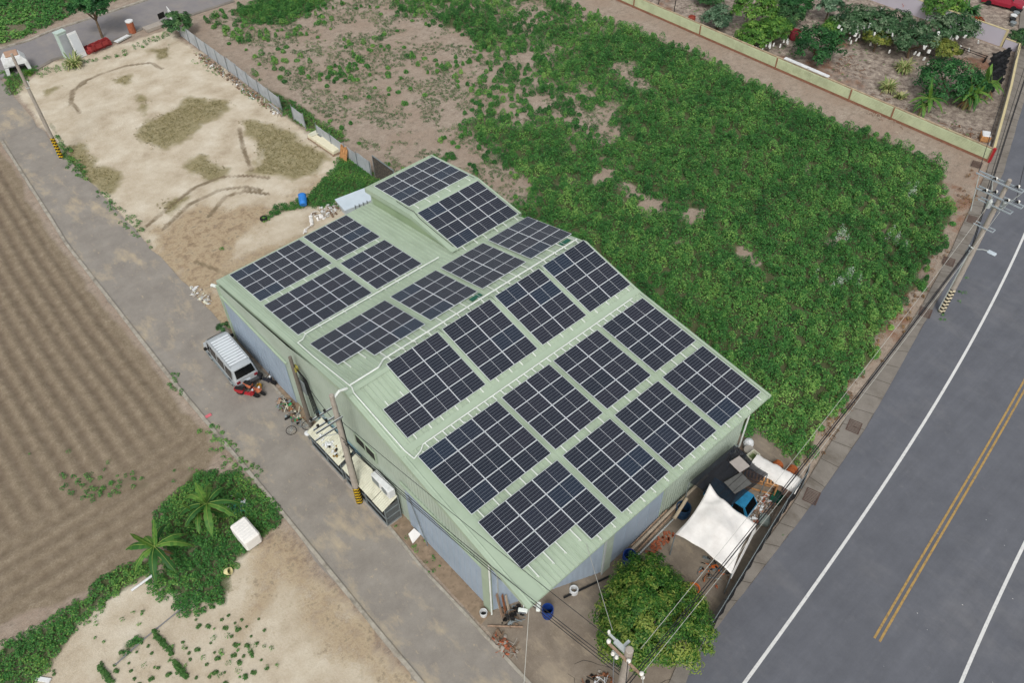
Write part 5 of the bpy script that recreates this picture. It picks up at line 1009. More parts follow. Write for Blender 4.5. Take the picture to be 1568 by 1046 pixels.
b = MB(); b.box(-.35, -.3, 0, .35, .3, .4, mat('pale_sack', '8F9A92', .8, .15, 4), bev=.1); o = b.build('pale_sack', loc=(27.0, 8.9, 0)); o.rotation_euler = (.1, 0, .5); tag(o, 'pale grey sack beside the canopy and the black net fence', 'sack')
t = thing('terracotta_pot', 'orange terracotta pot half under the white canopy', 'pot', (20.7, 8.9, 0)); b = MB(); b.lathe([(.2, 0), (.3, .35), (.33, .36), (.33, .42), (.28, .42), (.24, .3)], M_or, 18, cap=(True, False)); b.build('bowl', t); b = MB(); b.lathe([(.26, .33), (.001, .33)], M_mud, 16, cap=(False, False)); b.build('soil', t)
b = MB(); pts = [(.28*math.cos(a*.35), .28*math.sin(a*.35), .03+.004*a) for a in range(40)]; b.tube(pts, .018, mat('hose_green', '2F7A44', .5, .1), 6); tag(b.build('garden_hose', loc=(20.2, 8.1, 0)), 'coiled green garden hose between the tree and the canopy', 'hose')
# black net fence along the road
fp = [(30.9, 8.95), (30.46, 8.75), (28.0, 8.45), (25.85, 8.05), (23.24, 7.55), (20.9, 7.1), (18.74, 6.7)]
t = thing('net_fence', 'black net fence on grey posts along the roadside gutter', 'fence', (30.9, 8.95, 0))
for i in range(len(fp)-1):
    a = Vector((*fp[i], 0)); c = Vector((*fp[i+1], 0)); o_ = Vector((30.9, 8.95, 0)); n = 6; V = []; F = []; nn = Vector((.12, -.4, 0))
    for k in range(n+1):
        p = a.lerp(c, k/n)-o_; w_ = .05*math.sin(k*2.1+i); V += [(p.x, p.y+w_, .05), (p.x+.02, p.y+w_*.5, 1.0+.03*math.sin(k*3)), (p.x, p.y, 1.75-.06*math.sin(math.pi*k/n))]
    for k in range(n):
        for j in range(2): q = k*3+j; F.append((q, q+3, q+4, q+1))
    b = MB(); b.add(V, F, M_net); o = b.build('net_panel', t); sm = o.modifiers.new('s', 'SOLIDIFY'); sm.thickness = .02
for p in fp: b = MB(); b.tube([(p[0]-30.9, p[1]-8.95, 0), (p[0]-30.9, p[1]-8.95, 1.85)], .03, M_grey, 7); b.build('post', t)
b = MB(); b.tube([(q[0]-30.9, q[1]-8.95, 1.76) for q in fp], .022, M_grey, 6); b.build('top_rail', t)
# ---- metal sheet fence between lot and field
def sheetfence(lab, x, ys, h, m, groupname=None, gap=()):
    t = thing('sheet_fence', lab, 'fence', (x, ys[0], 0))
    for i, (a, c) in enumerate(zip(ys[:-1], ys[1:])):
        if i in gap: continue
        n = max(4, int(abs(c-a)/.25)); tl = random.uniform(-.05, .05); hh = h+random.uniform(-.1, .1); V = []; F = []
        for k in range(n+1): y = a+(c-a)*k/n-ys[0]; xx = .02*(k % 2); V += [(xx, y, .05), (xx+tl, y, hh+.02*math.sin(k))]
        for k in range(n): F.append((2*k, 2*k+2, 2*k+3, 2*k+1))
        b = MB(); b.add(V, F, m); o = b.build('sheet', t); sm = o.modifiers.new('s', 'SOLIDIFY'); sm.thickness = .015
    for y in ys: b = MB(); b.tube([(-.06, y-ys[0], 0), (-.06, y-ys[0], h+.2)], .03, M_grey, 6); b.build('post', t)
    return t
M_shg = mat('sheet_grey', 'A9AEB2', .55, .08, 1.5, tint='8A8F94', tscale=1, tfac=.6)
sheetfence('long grey metal sheet fence between the sandy lot and the weedy field', 30.2, [86.5-k*2.05 for k in range(14)]+[57.6, 55.4, 53.6, 51.6], 1.45, M_shg, gap=(10, 12))
t = thing('mesh_panel', 'dark rusty mesh panel standing at the warehouse end of the metal sheet fence', 'panel', (30.45, 50.4, 0))
b = MB(); b.box(-.02, -1.9, .1, .02, 1.0, 2.1, mat('mesh_dark', '4A4642', .9, .4, 10, tint='7A6C5C', tscale=5)); b.build('mesh', t); b = MB(); b.box(-.04, -1.9, 2.1, .04, 1.0, 2.16, M_grey); b.box(-.04, 1.0, 0, .04, 1.06, 2.16, M_grey); b.box(-.04, -1.96, 0, .04, -1.9, 2.16, M_grey); b.build('frame', t)
b = MB(); b.add([(0, 0, 0), (0, -2.0, 0), (.05, -.9, 1.9), (.05, 0, 2.3)], [(0, 1, 2, 3)], M_wpl); o = b.build('torn_sheet', loc=(30.5, 89.2, 0)); sm = o.modifiers.new('s', 'SOLIDIFY'); sm.thickness = .05; tag(o, 'torn white panel at the road end of the metal sheet fence', 'panel')
t = thing('loose_sheet', 'pale sheet hanging off the lot side of the metal fence', 'metal sheet', (29.7, 66.0, 0)); b = MB(); b.box(0, -1.0, .3, .04, .6, 1.1, M_shg, TR(0, 0, 0, 0, 0, -.4)); b.build('sheet', t); b = MB(); b.box(-.1, -.6, 0, -.04, -.52, .9, M_wood); b.build('prop', t)
t = thing('foam_pallet', 'pallet of cream foam panels lying in the creepers by the metal fence', 'pallet', (30.0, 58.4, 0), R(2))
b = MB()
for y in (-1.9, 0, 1.85): b.box(-.6, y-.06, .0, .6, y+.06, .12, M_wood)
for x in (-.55, -.2, .2, .5): b.box(x-.07, -2, .12, x+.07, 2, .15, M_wood)
b.build('pallet_base', t)
b = MB(); b.box(-.55, -1.95, .16, .55, .75, .48, mat('foam_cream', 'D8D2B8', .9, .05, 3), bev=.03); b.box(-.55, .8, .16, .1, 1.9, .46, MATS['foam_cream'], bev=.03); b.box(-.5, 1.3, .47, .5, 1.95, .53, M_cream, bev=.02); b.build('foam_panels', t)
t = thing('timber_stack', 'bundle of orange timber leaning on the metal sheet fence', 'timber', (29.75, 55.3, 0))
for k in range(9):
    b = MB(); b.box(-.05, -.04, 0, .05, .04, 1.35+random.uniform(-.15, .1), M_wood2, TR(random.uniform(-.02, .02), -.45+k*.11, 0, 0, random.uniform(-.04, .04), .28)); b.build('plank', t)
t = pail('blue plastic barrel lying in the creepers behind the warehouse', 23.6, 51.9, .33, .95, mat('barrel_blue', '2F78C4', .45, .1), 'barrel', 'barrel', tilt=(R(65), 0, R(150)), z=.3, filled=M_blue, hoops=True)
t = thing('car_tyre', 'black tyre at the left tip of the creepers behind the warehouse', 'tyre', (20.4, 52.8, .1)); b = MB(); b.lathe([(.18, -.09), (.3, -.1), (.34, 0), (.3, .1), (.18, .09), (.16, 0), (.18, -.09)], M_rub, 20, cap=(False, False)); b.build('tread', t); b = MB(); b.lathe([(.17, -.05), (.05, -.05)], M_mud, 14, cap=(True, False)); b.build('filling', t)
t = thing('white_bin', 'white tapered plastic tank behind the raised gable', 'tank', (26.6, 48.4, 0), R(-8))
b = MB(); b.add([(-1.1, -.7, 0), (1.1, -.7, 0), (1.1, .7, 0), (-1.1, .7, 0), (-1.5, -.9, 1.35), (1.3, -.9, 1.35), (1.3, .9, 1.35), (-1.5, .9, 1.35)], [(3, 2, 1, 0), (4, 5, 6, 7), (0, 1, 5, 4), (1, 2, 6, 5), (2, 3, 7, 6), (3, 0, 4, 7)], mat('tank_white', 'C4D0D8', .5, .05, 2, tint='A3B1BA')); b.build('tank_body', t)
for k in range(4): b = MB(); b.box(-.6+k*.35, -.98, .3, -.55+k*.35, -.9, 1.5, M_grey); b.build('rib', t)
t = thing('white_sheet', 'long crumpled white plastic strip on the soil beside the blue barrel', 'plastic sheet', (22.8, 49.8, .05)); n = 20; V = []; F = []
for k in range(n+1): u = k/n; cx = 1.0-2.0*u; cy = .9-1.9*u+.25*math.sin(u*9); V += [(cx-.16, cy+.06*math.sin(k*2), .04*math.sin(k*1.7)+.02), (cx, cy, .12+.05*math.sin(k*2.3)), (cx+.16, cy-.05*math.sin(k*2.7), .02)]
for k in range(n):
    for j in range(2): a = k*3+j; F.append((a, a+3, a+4, a+1))
b = MB(); b.add(V, F, M_wht); o = b.build('crumpled_film', t); sm = o.modifiers.new('s', 'SOLIDIFY'); sm.thickness = .01
# ---- things at the back of the lot
t = thing('tall_cabinet', 'pale green tall cabinet on the side road edge', 'cabinet', (19.6, 90.3, 0), R(12)); b = MB(); b.box(-.5, -.3, 0, .5, .3, 2.7, mat('cabinet_pale', 'B4C4BC', .6, .06, 2), bev=.03); b.build('case', t); b = MB(); b.box(-.4, -.32, .2, .4, -.3, 2.5, M_shg); b.build('door', t); b = MB(); b.box(-.56, -.36, 2.7, .56, .36, 2.8, MATS['cabinet_pale']); b.build('top', t)
t = thing('white_door', 'white door panel leaning beside the pale green cabinet', 'door', (20.6, 89.4, 0), R(10)); b = MB(); b.box(-.5, -.05, 0, .5, .05, 2.6, M_wpl, TR(0, 0, 0, 0, -.15), bev=.02); b.build('leaf', t); b = MB(); b.box(-.38, -.07, .5, .38, -.05, 2.4, mat('door_inset', 'C6CBCF', .6, .04), TR(0, 0, 0, 0, -.15)); b.build('inset', t)
r = random.Random(3)
for k in range(11):
    x = 21.5+(k % 4)*.72+(.2 if k > 7 else 0); y = 90.4-(.62*(k//4))+.25*(k % 4)*.5; z = .0+(.5 if k > 7 else 0)
    if k == 0: base_c = t0 = thing('red_crate', 'red plastic crate in the stack beside the tree trunk', 'crate', (x, y, z), .3, 'stacked red crates at the back of the sandy lot')
    else: t0 = dup(base_c); t0.location = (x, y, z); t0.rotation_euler.z = r.uniform(0, .6); continue
    b = MB(); mr_ = mat('crate_red', '9A3A3A', .6, .12, 4, objvar=.2)
    b.box(-.33, -.25, 0, .33, .25, .04, mr_); b.build('base', t0); b = MB(); b.box(-.33, -.25, .04, -.3, .25, .45, mr_); b.box(.3, -.25, .04, .33, .25, .45, mr_); b.box(-.3, -.25, .04, .3, -.22, .45, mr_); b.box(-.3, .22, .04, .3, .25, .45, mr_); b.build('sides', t0)
labs = ['red plastic crate at the left end of the stack beside the cabinet', 'second red crate from the left in the back row of the crate stack', 'third red crate from the left in the back row of the crate stack', 'red crate nearest the tree trunk in the back row', 'red crate at the left end of the middle row of the crate stack', 'second red crate in the middle row of the crate stack', 'third red crate in the middle row of the crate stack', 'red crate at the tree end of the middle row', 'leftmost of the red crates stacked in front', 'middle one of the red crates stacked in front', 'rightmost of the red crates stacked in front']
for o, l in zip([o for o in bpy.data.objects if o.name.startswith('red_crate')], labs): o['label'] = l
t = thing('brick_pillar', 'red brick pillar with a white cap at the side road', 'pillar', (26.8, 91.0, 0)); b = MB(); b.lathe([(.38, 0), (.38, 1.2), (.34, 1.2)], M_brick, 14); b.build('shaft', t); b = MB(); b.lathe([(.4, 1.2), (.42, 1.24), (.42, 1.34), (.3, 1.38)], M_wpl, 14); b.build('cap', t)
b = MB(); b.box(-1.0, -.5, 0, 1.0, .5, .35, M_conc, bev=.02); b.build('concrete_block'); o = bpy.data.objects['concrete_block']; o.location = (28.9, 90.3, 0); o.rotation_euler = (0, 0, .05); tag(o, 'long grey concrete block on the side road edge', 'concrete block')
t = thing('white_boat_tray', 'white tray shaped sheet lying between the red crates and the brick pillar', 'sheet', (25.3, 90.2, .08), .3); b = MB(); b.box(-.9, -.35, 0, .9, .35, .05, M_wpl, bev=.02); b.build('tray', t); b = MB(); b.box(-.9, -.37, .03, .9, -.32, .16, M_gal); b.build('lip', t)
t = thing('roadside_sign', 'dark sign board on a post at the end of the metal fence', 'sign', (30.0, 90.0, 0), .2); b = MB(); b.box(-.4, -.03, .9, .4, .03, 1.5, M_blk, bev=.01); b.build('board', t); b = MB(); b.tube([(0, 0, 0), (0, 0, .9)], .04, M_grey); b.build('post', t)
t = thing('white_shelter', 'white plastic dog shelter with brown top at the road corner', 'shelter', (14.7, 91.2, 0), R(-10))
b = MB(); b.add([(-1.2, -.8, 0), (-1.1, -.8, 1.2), (-.7, -.7, 1.7), (.7, -.7, 1.7), (1.1, -.8, 1.2), (1.2, -.8, 0), (.9, -.8, 0), (.75, -.8, .9), (-.75, -.8, .9), (-.9, -.8, 0), (-1.2, .8, 0), (-1.1, .8, 1.2), (-.7, .7, 1.7), (.7, .7, 1.7), (1.1, .8, 1.2), (1.2, .8, 0)], [(9, 8, 1, 0), (8, 7, 4, 3, 2, 1), (7, 6, 5, 4), (0, 1, 11, 10), (1, 2, 12, 11), (2, 3, 13, 12), (3, 4, 14, 13), (4, 5, 15, 14), (10, 11, 12, 13, 14, 15)], M_wpl); b.build('shell', t)
b = MB(); b.box(-.6, -.5, 1.71, .6, .7, 1.85, mat('brown_board', 'A98A74', .8, .1, 3), bev=.03); b.build('top_board', t)
# ---- lower left plot
t = thing('storage_cube', 'white ribbed square plastic storage cube in the creepers by the farm road', 'storage cube', (4.7, 27.95, 0), R(2))
b = MB(); b.box(-.5, -.8, .05, .5, .8, 1.0, M_wht, bev=.1); b.build('shell', t)
b = MB()
for k in range(7): b.box(-.42, -.68+k*.21, 1.0, .42, -.58+k*.21, 1.025, M_wht, bev=.01)
b.build('lid_ribs', t); b = MB(); b.box(-.45, -.7, 0, .45, .7, .06, M_wood); b.build('pallet_base', t)
pail('small pale yellow bucket lying on the sand below the creepers', 2.72, 26.87, .2, .32, mat('bucket_cream', 'D6CC98', .6, .06), tilt=(R(60), 0, R(40)), z=.15)
b = MB(); b.tube([(-1.6, 29.35, .12), (-.15, 29.4, .16)], .07, M_wpl, 10); tag(b.build('white_pipe'), 'short white pipe lying in the ditch below the banana plants', 'pipe')
b = MB(); b.tube([(-4.0, 26.1, .06), (-2.2, 26.4, .06), (.4, 26.65, .07), (1.2, 27.0, .06)], .035, M_wireg, 8); tag(b.build('grey_hose'), 'long thin grey hose lying across the planted sand', 'hose')
b = MB(); b.box(-.45, -.12, 0, .45, .12, .08, M_wpl, bev=.02); o = b.build('white_slab', loc=(-7.0, 27.9, 0)); o.rotation_euler = (0, 0, -.9); tag(o, 'small white slab on the sand at the lower left corner', 'slab')
heap('teal and blue litter caught in the creepers by the farm road bend', 5.3, 30.4, .6, .8, .25, 60, [mat('teal_litter', '3E8F80', .6, .1), M_wpl, MATS['teal_litter'], M_mud], 21, 'litter', 'litter')
b = MB(); b.box(-.2, -.12, 0, .2, .12, .05, mat('pink_litter', 'C96A72', .7, .1), bev=.02); b.build('pink_wrapper'); o = bpy.data.objects['pink_wrapper']; o.location = (7.3, 37.5, .03); tag(o, 'pink wrapper on the left edge of the farm road', 'wrapper')
# ---- garden boundary: long green fence, walls
t = thing('green_fence', 'long pale green ribbed sheet fence on rusty posts beside the garden', 'fence', (70.5, 17.1, 0))
M_gf = mat('fence_green_sheet', 'B3BA98', .55, .08, .8, tint='9FA484', tscale=.6, tfac=.7); M_gf2 = mat('fence_rust_base', '8C6450', .9, .15, 2); n = 18; y = 0.
ys = [0, 9.2, 13.6, 21.9, 31.5, 40.8, 50, 60, 70, 80, 90]
for i, (a, c) in enumerate(zip(ys[:-1], ys[1:])):
    V = []; F = []; nz = 8; tl = random.uniform(-.05, .05)
    for j in range(nz*3+1): z = .22+(1.2-.22)*j/(nz*3); xx = -.045*(j % 3 == 1); V += [(xx+tl*z, a+.06, z), (xx+tl*z*.5, c-.06, z)]
    for j in range(nz*3): F.append((2*j, 2*j+1, 2*j+3, 2*j+2))
    b = MB(); b.add(V, F, M_gf); o = b.build('sheet', t); sm = o.modifiers.new('s', 'SOLIDIFY'); sm.thickness = .02
    b = MB(); b.box(-.06, a, 0, .06, c, .2, M_gf2); b.build('base_strip', t)
    b = MB(); b.box(-.03+.12, a, 1.12, .22, c, 1.26, mat('fence_cap', 'A8937A', .8, .2, 2, tint='C3BF9C', tscale=1)); b.build('cap', t)
    b = MB(); b.box(-.1, a-.07, 0, -.02, a+.05, 1.22, M_gf2); b.build('post', t)
b = MB(); b.box(-.08, -.25, 0, .1, -.02, 1.4, M_red); b.build('end_post', t)
b = MB(); b.box(-.2, 0, 0, .2, 5.0, .12, M_wpl, bev=.02); o = b.build('white_box_section', loc=(70.75, 33.4, 1.28)); tag(o, 'long white gutter section lying on top of the green fence', 'gutter section')
t = thing('garden_wall', 'long pale lilac garden wall with yellow coping', 'wall', (91.3, 24.4, 0)); M_gw = mat('wall_lilac', 'BDB8C2', .8, .04, 1, tint='A9A4AE', tscale=.5, tfac=.4); M_cop = mat('coping_yellow', 'C2B58C', .8, .08, 1)
yy = 1.6
for k, ln in enumerate((15, 6.5, 14, 16, 40)):
    b = MB(); b.box(-.08, yy, 0, .08, yy+ln-.08, 1.7, M_gw); b.build('wall_section', t); b = MB(); b.box(-.1, yy, 1.7, .1, yy+ln-.08, 1.76, M_cop); b.build('coping', t); yy += ln
b = MB(); b.box(-.1, 1.4, 0, .1, 1.58, 1.8, M_cop); b.build('end_pillar', t)
b = MB(); b.box(-.08, 0, 0, .08, 1.3, .9, M_gw); b.box(-.1, 0, .9, .1, 1.3, .95, M_cop); b.build('low_section', t)
t = thing('roadside_wall', 'low white wall between the garden and the gutter, black plastic hanging inside', 'wall', (71.3, 17.2, 0))
M_rw = mat('wall_white_dirty', 'C4C0B8', .85, .08, 1.5, tint='8E8980', tscale=1, tfac=.6); pts = [(71.0, 17.15), (76.5, 19.0), (82.5, 21.05), (87, 22.7), (91.4, 24.3)]
for a, c in zip(pts[:-1], pts[1:]):
    d = Vector((c[0]-a[0], c[1]-a[1], 0)); L_ = d.length; M = TR(a[0]-71.3, a[1]-17.2, 0, math.atan2(d.y, d.x)); b = MB(); b.box(0, -.08, 0, L_, .08, .95, M_rw, M); b.build('wall_section', t); b = MB(); b.box(0, -.1, .95, L_-.02, .1, 1.0, M_cop, M); b.build('coping', t)
t = thing('black_sheeting', 'crumpled black plastic sheeting inside the roadside wall', 'plastic sheeting', (86, 23.0, 0), math.atan2(7.1, 20.4)); V = []; F = []; n = 30
for k in range(n+1):
    for j in range(7): V.append((-4+8*k/n, .1+j*.24+.1*math.sin(k*1.3+j), max(.02, .95-j*.17+.14*math.sin(k*2.1+j*1.9))))
for k in range(n):
    for j in range(6): a = k*7+j; F.append((a, a+1, a+8, a+7))
b = MB(); b.add(V, F, M_black); b.build('sheet', t); b = MB(); 
for k in range(5): b.lathe([(.3, 0), (.45, .2), (.35, .5), (.1, .6)], M_black, 8, (-4.2+.5*k, .9+.3*(k % 2), 0))
b.build('weights', t)
t = thing('wooden_box', 'dusty white box with an orange side near the end of the green fence', 'box', (73.6, 18.9, 0), .5); b = MB(); b.box(-.5, -.4, 0, .5, .4, .5, M_wood2, bev=.02); b.build('case', t); b = MB(); b.box(-.45, -.35, .5, .45, .35, .62, M_wpl, bev=.05); b.build('contents', t)
for k in range(3):
    b = MB(); b.tube([(0, 0, .05), (.9, .3, .07)], .05, M_wpl, 6); o = b.build('white_pipe_piece', loc=(72.6+k*.35, 18.0+.15*k, 0)); tag(o, ('left', 'middle', 'right')[k]+' one of three short white pipes near the end of the green fence', 'pipe', 'short white pipes by the fence end')
t = thing('bench_frame', 'low dark metal bench frame in front of the lilac garden wall', 'bench', (86.8, 27.8, 0), R(-88)); b = MB(); b.box(-2.4, -.25, .55, 2.4, -.18, .6, M_blk); b.box(-2.4, .18, .55, 2.4, .25, .6, M_blk); b.build('rails', t)
for x in (-2.3, 0, 2.3): b = MB(); b.box(x-.04, -.25, 0, x+.04, .25, .55, M_blk); b.build('leg', t)
t = thing('white_chair_frame', 'overturned white frame lying in the garden near the wall shrubs', 'frame', (87.0, 46.0, .1), .4); b = MB(); b.tube([(-.8, 0, 0), (-.4, .5, .3), (.5, .4, .3), (.9, 0, 0), (-.8, 0, 0)], .06, M_wpl); b.build('rim', t); b = MB(); b.tube([(-.4, .5, .3), (.2, 0, .05)], .05, M_wpl); b.build('bar', t)
for (x, y, h, lab) in ((73.2, 56.6, 1.2, 'short dark stake by the garden fence'), (72.2, 53.6, 1.9, 'taller dark stake by the garden fence')):
    b = MB(); b.tube([(0, 0, 0), (.15, .05, h)], .05, M_blk, 6); tag(b.build('garden_stake', loc=(x, y, 0)), lab, 'stake', 'dark stakes in the garden')
pail('terracotta red pot beside the garden fence', 72.6, 51.4, .4, .5, mat('pot_red', '9A4A3C', .7, .1), 'garden_pot', 'pot', filled=M_mud)
b = MB(); b.box(-1.2, -.7, 0, 1.2, .7, .06, M_black, bev=.02); o = b.build('black_tray', loc=(72.8, 44.4, .03)); o.rotation_euler = (0, 0, 1.2); tag(o, 'flat black tray between two garden trees', 'tray')
pail('dark red pot behind the bright green garden trees', 77.2, 41.4, .55, .9, mat('pot_dkred', '84303A', .7, .1), 'garden_pot', 'pot', filled=M_mud)
# red vehicle and posts beyond the wall
t = thing('red_car', 'red car parked beyond the garden wall at the top right corner', 'car', (100.5, 30.2, 0), R(12)); Mr = mat('car_red', '96283A', .35, .05)
V = []; F = []; st = [(-2.1, .6, .7), (-1.9, .85, .8), (-1.0, .92, .84), (-.6, 1.35, .66), (.6, 1.4, .66), (1.2, .95, .84), (1.9, .85, .8), (2.1, .6, .7)]
for y_, zt, wd in st:
    for x_, z_ in ((-.85, .25), (-.88, .6), (-wd, zt), (0, zt+.05), (wd, zt), (.88, .6), (.85, .25)): V.append((x_, y_, min(z_, zt+.05)))
for k in range(7):
    for i in range(6): a = k*7+i; F.append((a, a+7, a+8, a+1))
F += [tuple(range(7)), tuple(range(55, 48, -1))]
b = MB(); b.add(V, F, Mr); b.build('body', t); b = MB(); b.add([(-.62, -.62, 1.36), (.62, -.62, 1.36), (.78, -1.0, .98), (-.78, -1.0, .98)], [(0, 1, 2, 3)], MATS['car_glass']); b.build('rear_window', t)
for x in (-.8, .8):
    for y in (-1.3, 1.3): b = MB(); b.lathe([(.15, -.09), (.3, -.09), (.3, .09), (.15, .09)], M_rub, 14, M=TR(x, y, .3, 0, 0, R(90))); b.build('wheel', t)
t = thing('planter_row', 'row of dark planters along the drive beyond the garden wall', 'planters', (96.6, 27.2, 0), R(18))
for k in range(6): b = MB(); b.lathe([(.22, 0), (.35, .4), (.3, .45)], (M_grey, M_black, M_wpl)[k % 3], 12, (k*.9, .2*math.sin(k), 0)); b.build('planter', t)

# ================================================================ VEGETATION
def leaves(C, Nrm, L, W, seed, curl=.15):
    """rhombic leaf blades: centres C, normals Nrm, half length L, half width W -> V, F"""
    r = np.random.default_rng(seed); n = len(C); Nrm = Nrm/np.linalg.norm(Nrm, axis=1)[:, None]; a = r.normal(size=(n, 3)); a -= (a*Nrm).sum(1)[:, None]*Nrm; a /= np.linalg.norm(a, axis=1)[:, None]; b_ = np.cross(Nrm, a)
    L = np.broadcast_to(L, n)[:, None]; W = np.broadcast_to(W, n)[:, None]
    V = np.stack([C-a*L-Nrm*L*curl, C+b_*W, C+a*L-Nrm*L*curl, C-b_*W], 1).reshape(-1, 3); return V, np.arange(4*n).reshape(-1, 4)
def field_mesh(name, P2, rad, hgt, nleaf, leafL, tone, seed, m, kindlabel, loc=None):
    """plants at P2 (n,2): each a dome of nleaf leaf blades"""
    r = np.random.default_rng(seed); n = len(P2); k = nleaf; u = r.random((n, k))**1.15; th = r.random((n, k))*2*np.pi; ph = np.arccos(1-u*.95); q = .7+.35*r.random((n, k))**.5
    rr = rad[:, None]*q; x = P2[:, 0:1]+rr*np.sin(ph)*np.cos(th); y = P2[:, 1:2]+rr*np.sin(ph)*np.sin(th); z = hgt[:, None]*np.cos(ph)*q+.04
    C = np.stack([x, y, z], 2).reshape(-1, 3); N_ = np.stack([np.sin(ph)*np.cos(th)*.6, np.sin(ph)*np.sin(th)*.6, np.cos(ph)+.55], 2).reshape(-1, 3)+r.normal(0, .38, (n*k, 3)); N_[:, 2] = np.abs(N_[:, 2])+.05
    L_ = leafL*(.55+.9*r.random(n*k)); V, F = leaves(C, N_, L_, L_*.62, seed+1)
    tn = np.repeat(tone, k)+r.normal(0, .17, n*k); me = npmesh(name, V, F, np.clip(tn, 0, 1)); me.materials.append(m); o = link(name, me); return tag(o, kindlabel[0], kindlabel[1], kind='stuff')
M_weed = leafmat('leaf_weed', '28552B', '4B843F', '90B65E')
M_weed2 = leafmat('leaf_dry_grass', '556B48', '74866042'[:6], 'AFA680')
M_creep = leafmat('leaf_creeper', '28552A', '4A823E', '92B056')
def grid_pts(x0, x1, y0, y1, s, seed):
    r = np.random.default_rng(seed); X, Y = np.meshgrid(np.arange(x0, x1, s), np.arange(y0, y1, s)); Q = np.stack([X.ravel(), Y.ravel()], 1); return Q+r.uniform(-s*.55, s*.55, Q.shape)
def visible(Q, mg=40):
    C = np.array([0, 0, 41.5]); D = np.concatenate([Q, np.zeros((len(Q), 1))], 1)-C; z = D@np.array(_f); x = 784+1260.4*(D@np.array(_r))/z; y = 523+1260.4*(D@np.array(_d))/z
    return (x > -mg) & (x < 1568+mg) & (y > -mg) & (y < 1046+mg)
# big weedy field: dense broad-leaved weeds and sparse tufts on the bare left part
Q = grid_pts(30.2, 69, 8.5, 118, .66, 3); Q = Q[visible(Q, 80)]
d = density(Q); rnd = np.random.default_rng(4).random(len(Q)); keep = rnd < sstep(d, .10, .80); Q = Q[keep]; d = d[keep]
n1 = vnoise(Q, .3, 21, 3); n2 = vnoise(Q, 1.1, 22, 2)
far = np.hypot(Q[:, 0], Q[:, 1])
rad = (.14+.36*np.clip(d, 0, 1))*np.random.default_rng(5).uniform(.5, 1.3, len(Q)); hg = (.12+.75*np.clip(d, 0, 1))*np.random.default_rng(15).uniform(.45, 1.35, len(Q))*(1+.4*n2); hg = np.clip(hg, .15, 1.2)
tone = .44+.12*sstep(-d, -.6, -.1)+.30*n1+.16*n2+np.random.default_rng(16).normal(0, .12, len(Q))
field_mesh('weed_field', Q, rad, hg, 165, .06, tone, 31, M_weed, ('dense green broad leaved weeds covering the big field', 'weeds'))
Q = grid_pts(30.4, 66, 40, 118, .34, 13); Q = Q[visible(Q, 60)]; d = density(Q); keep = (np.random.default_rng(6).random(len(Q)) < .75*sstep(vnoise(Q, .5, 44, 2), -.45, .3)) & (d < .7) & (sd_poly(Q, FIELD) > .8); Q = Q[keep]
field_mesh('dry_tufts', Q, np.random.default_rng(2).uniform(.08, .34, len(Q)), np.full(len(Q), .1), 20, .055, .35+.3*vnoise(Q, .4, 45, 2), 33, M_weed2, ('grey green tufts of dry grass on the bare left part of the field', 'grass tufts'))
# creepers and low grass
labs = ['thick creepers around the white storage cube and banana plants', 'creepers and grass along the ditch at the lower left corner', 'dark creeper clump beside the grey hose', 'creepers behind the warehouse with the blue barrel in them', 'tall creepers climbing the metal sheet fence', 'weeds along the farm road edge of the lot', 'weeds at the foot of the lot corner pole', 'weeds at the road junction by the white shelter', 'grass strip along the back of the sandy lot', 'weeds in the ploughed field near the banana plants', 'weeds at the corner of the ploughed field and farm road', 'yellow green creepers at the field corner by the yard', 'low bushes at the top of the weedy field', 'small weed clump behind the warehouse', 'weeds beside the farm road edge near the ploughed field']
for i, q in enumerate(GRASS):
    q = np.array(q); a = q.min(0)-.6; c = q.max(0)+.6; dense = i not in (8, 9, 10, 14, 5)
    Q = grid_pts(a[0], c[0], a[1], c[1], .24 if i in (0, 1, 3) else .32, 50+i); Q = Q[visible(Q, 60)]; e = sd_poly(Q, q)+vnoise(Q, .5, 60+i, 3)*.55; keep = (e > 0) & (np.random.default_rng(i).random(len(Q)) < (.8 if dense else .5)); Q = Q[keep]
    if not len(Q): continue
    e = e[keep]; hh = np.clip(.1+.12*e, .08, .32 if i != 4 else .8)+.05
    field_mesh('creepers' if dense else 'weed_patch', Q, np.full(len(Q), .2 if dense else .15), hh, 34 if dense else 26, .052 if dense else .045, .45+.3*vnoise(Q, .6, 70+i, 2)+(.3 if i in (11,) else 0), 80+i, M_creep if dense else M_weed, (labs[i], 'creepers' if dense else 'weeds'))
# short dry grass standing on the olive patches of the lot, and pale flowering weeds in the field
M_og = leafmat('leaf_olive_grass', '6E6742', '8A8157', 'B0A47A'); QQ = []
for i, q in enumerate(MOSS):
    q = np.array(q); Q = grid_pts(*[v for a, c in zip(q.min(0)-.5, q.max(0)+.5) for v in (a, c)], .2, 300+i); e = sd_poly(Q, q)+vnoise(Q, .6, 310+i, 3)*.7; QQ.append(Q[(e > -.2) & (np.random.default_rng(i).random(len(Q)) < sstep(e, -.3, 1.2)*.55)])
Q = np.concatenate(QQ); field_mesh('lot_grass', Q, np.random.default_rng(1).uniform(.05, .14, len(Q)), np.full(len(Q), .05), 9, .035, .5+.3*vnoise(Q, .8, 320, 2), 321, M_og, ('short olive grass patches on the sandy lot', 'grass'))
Q = np.concatenate([np.array(p_)[None]+np.random.default_rng(k).normal(0, .45, (7, 2)) for k, p_ in enumerate(((52.18, 19.89), (48.45, 16.8), (54.65, 16.96), (47.31, 17.18), (61.36, 18.91)))]); field_mesh('flowering_weeds', Q, np.full(len(Q), .2), np.full(len(Q), .95), 40, .045, np.full(len(Q), .8), 331, leafmat('leaf_pale', '5C7A58', '8FA68C', 'C3CDBF'), ('pale flowering weeds standing out of the green field', 'weeds'))
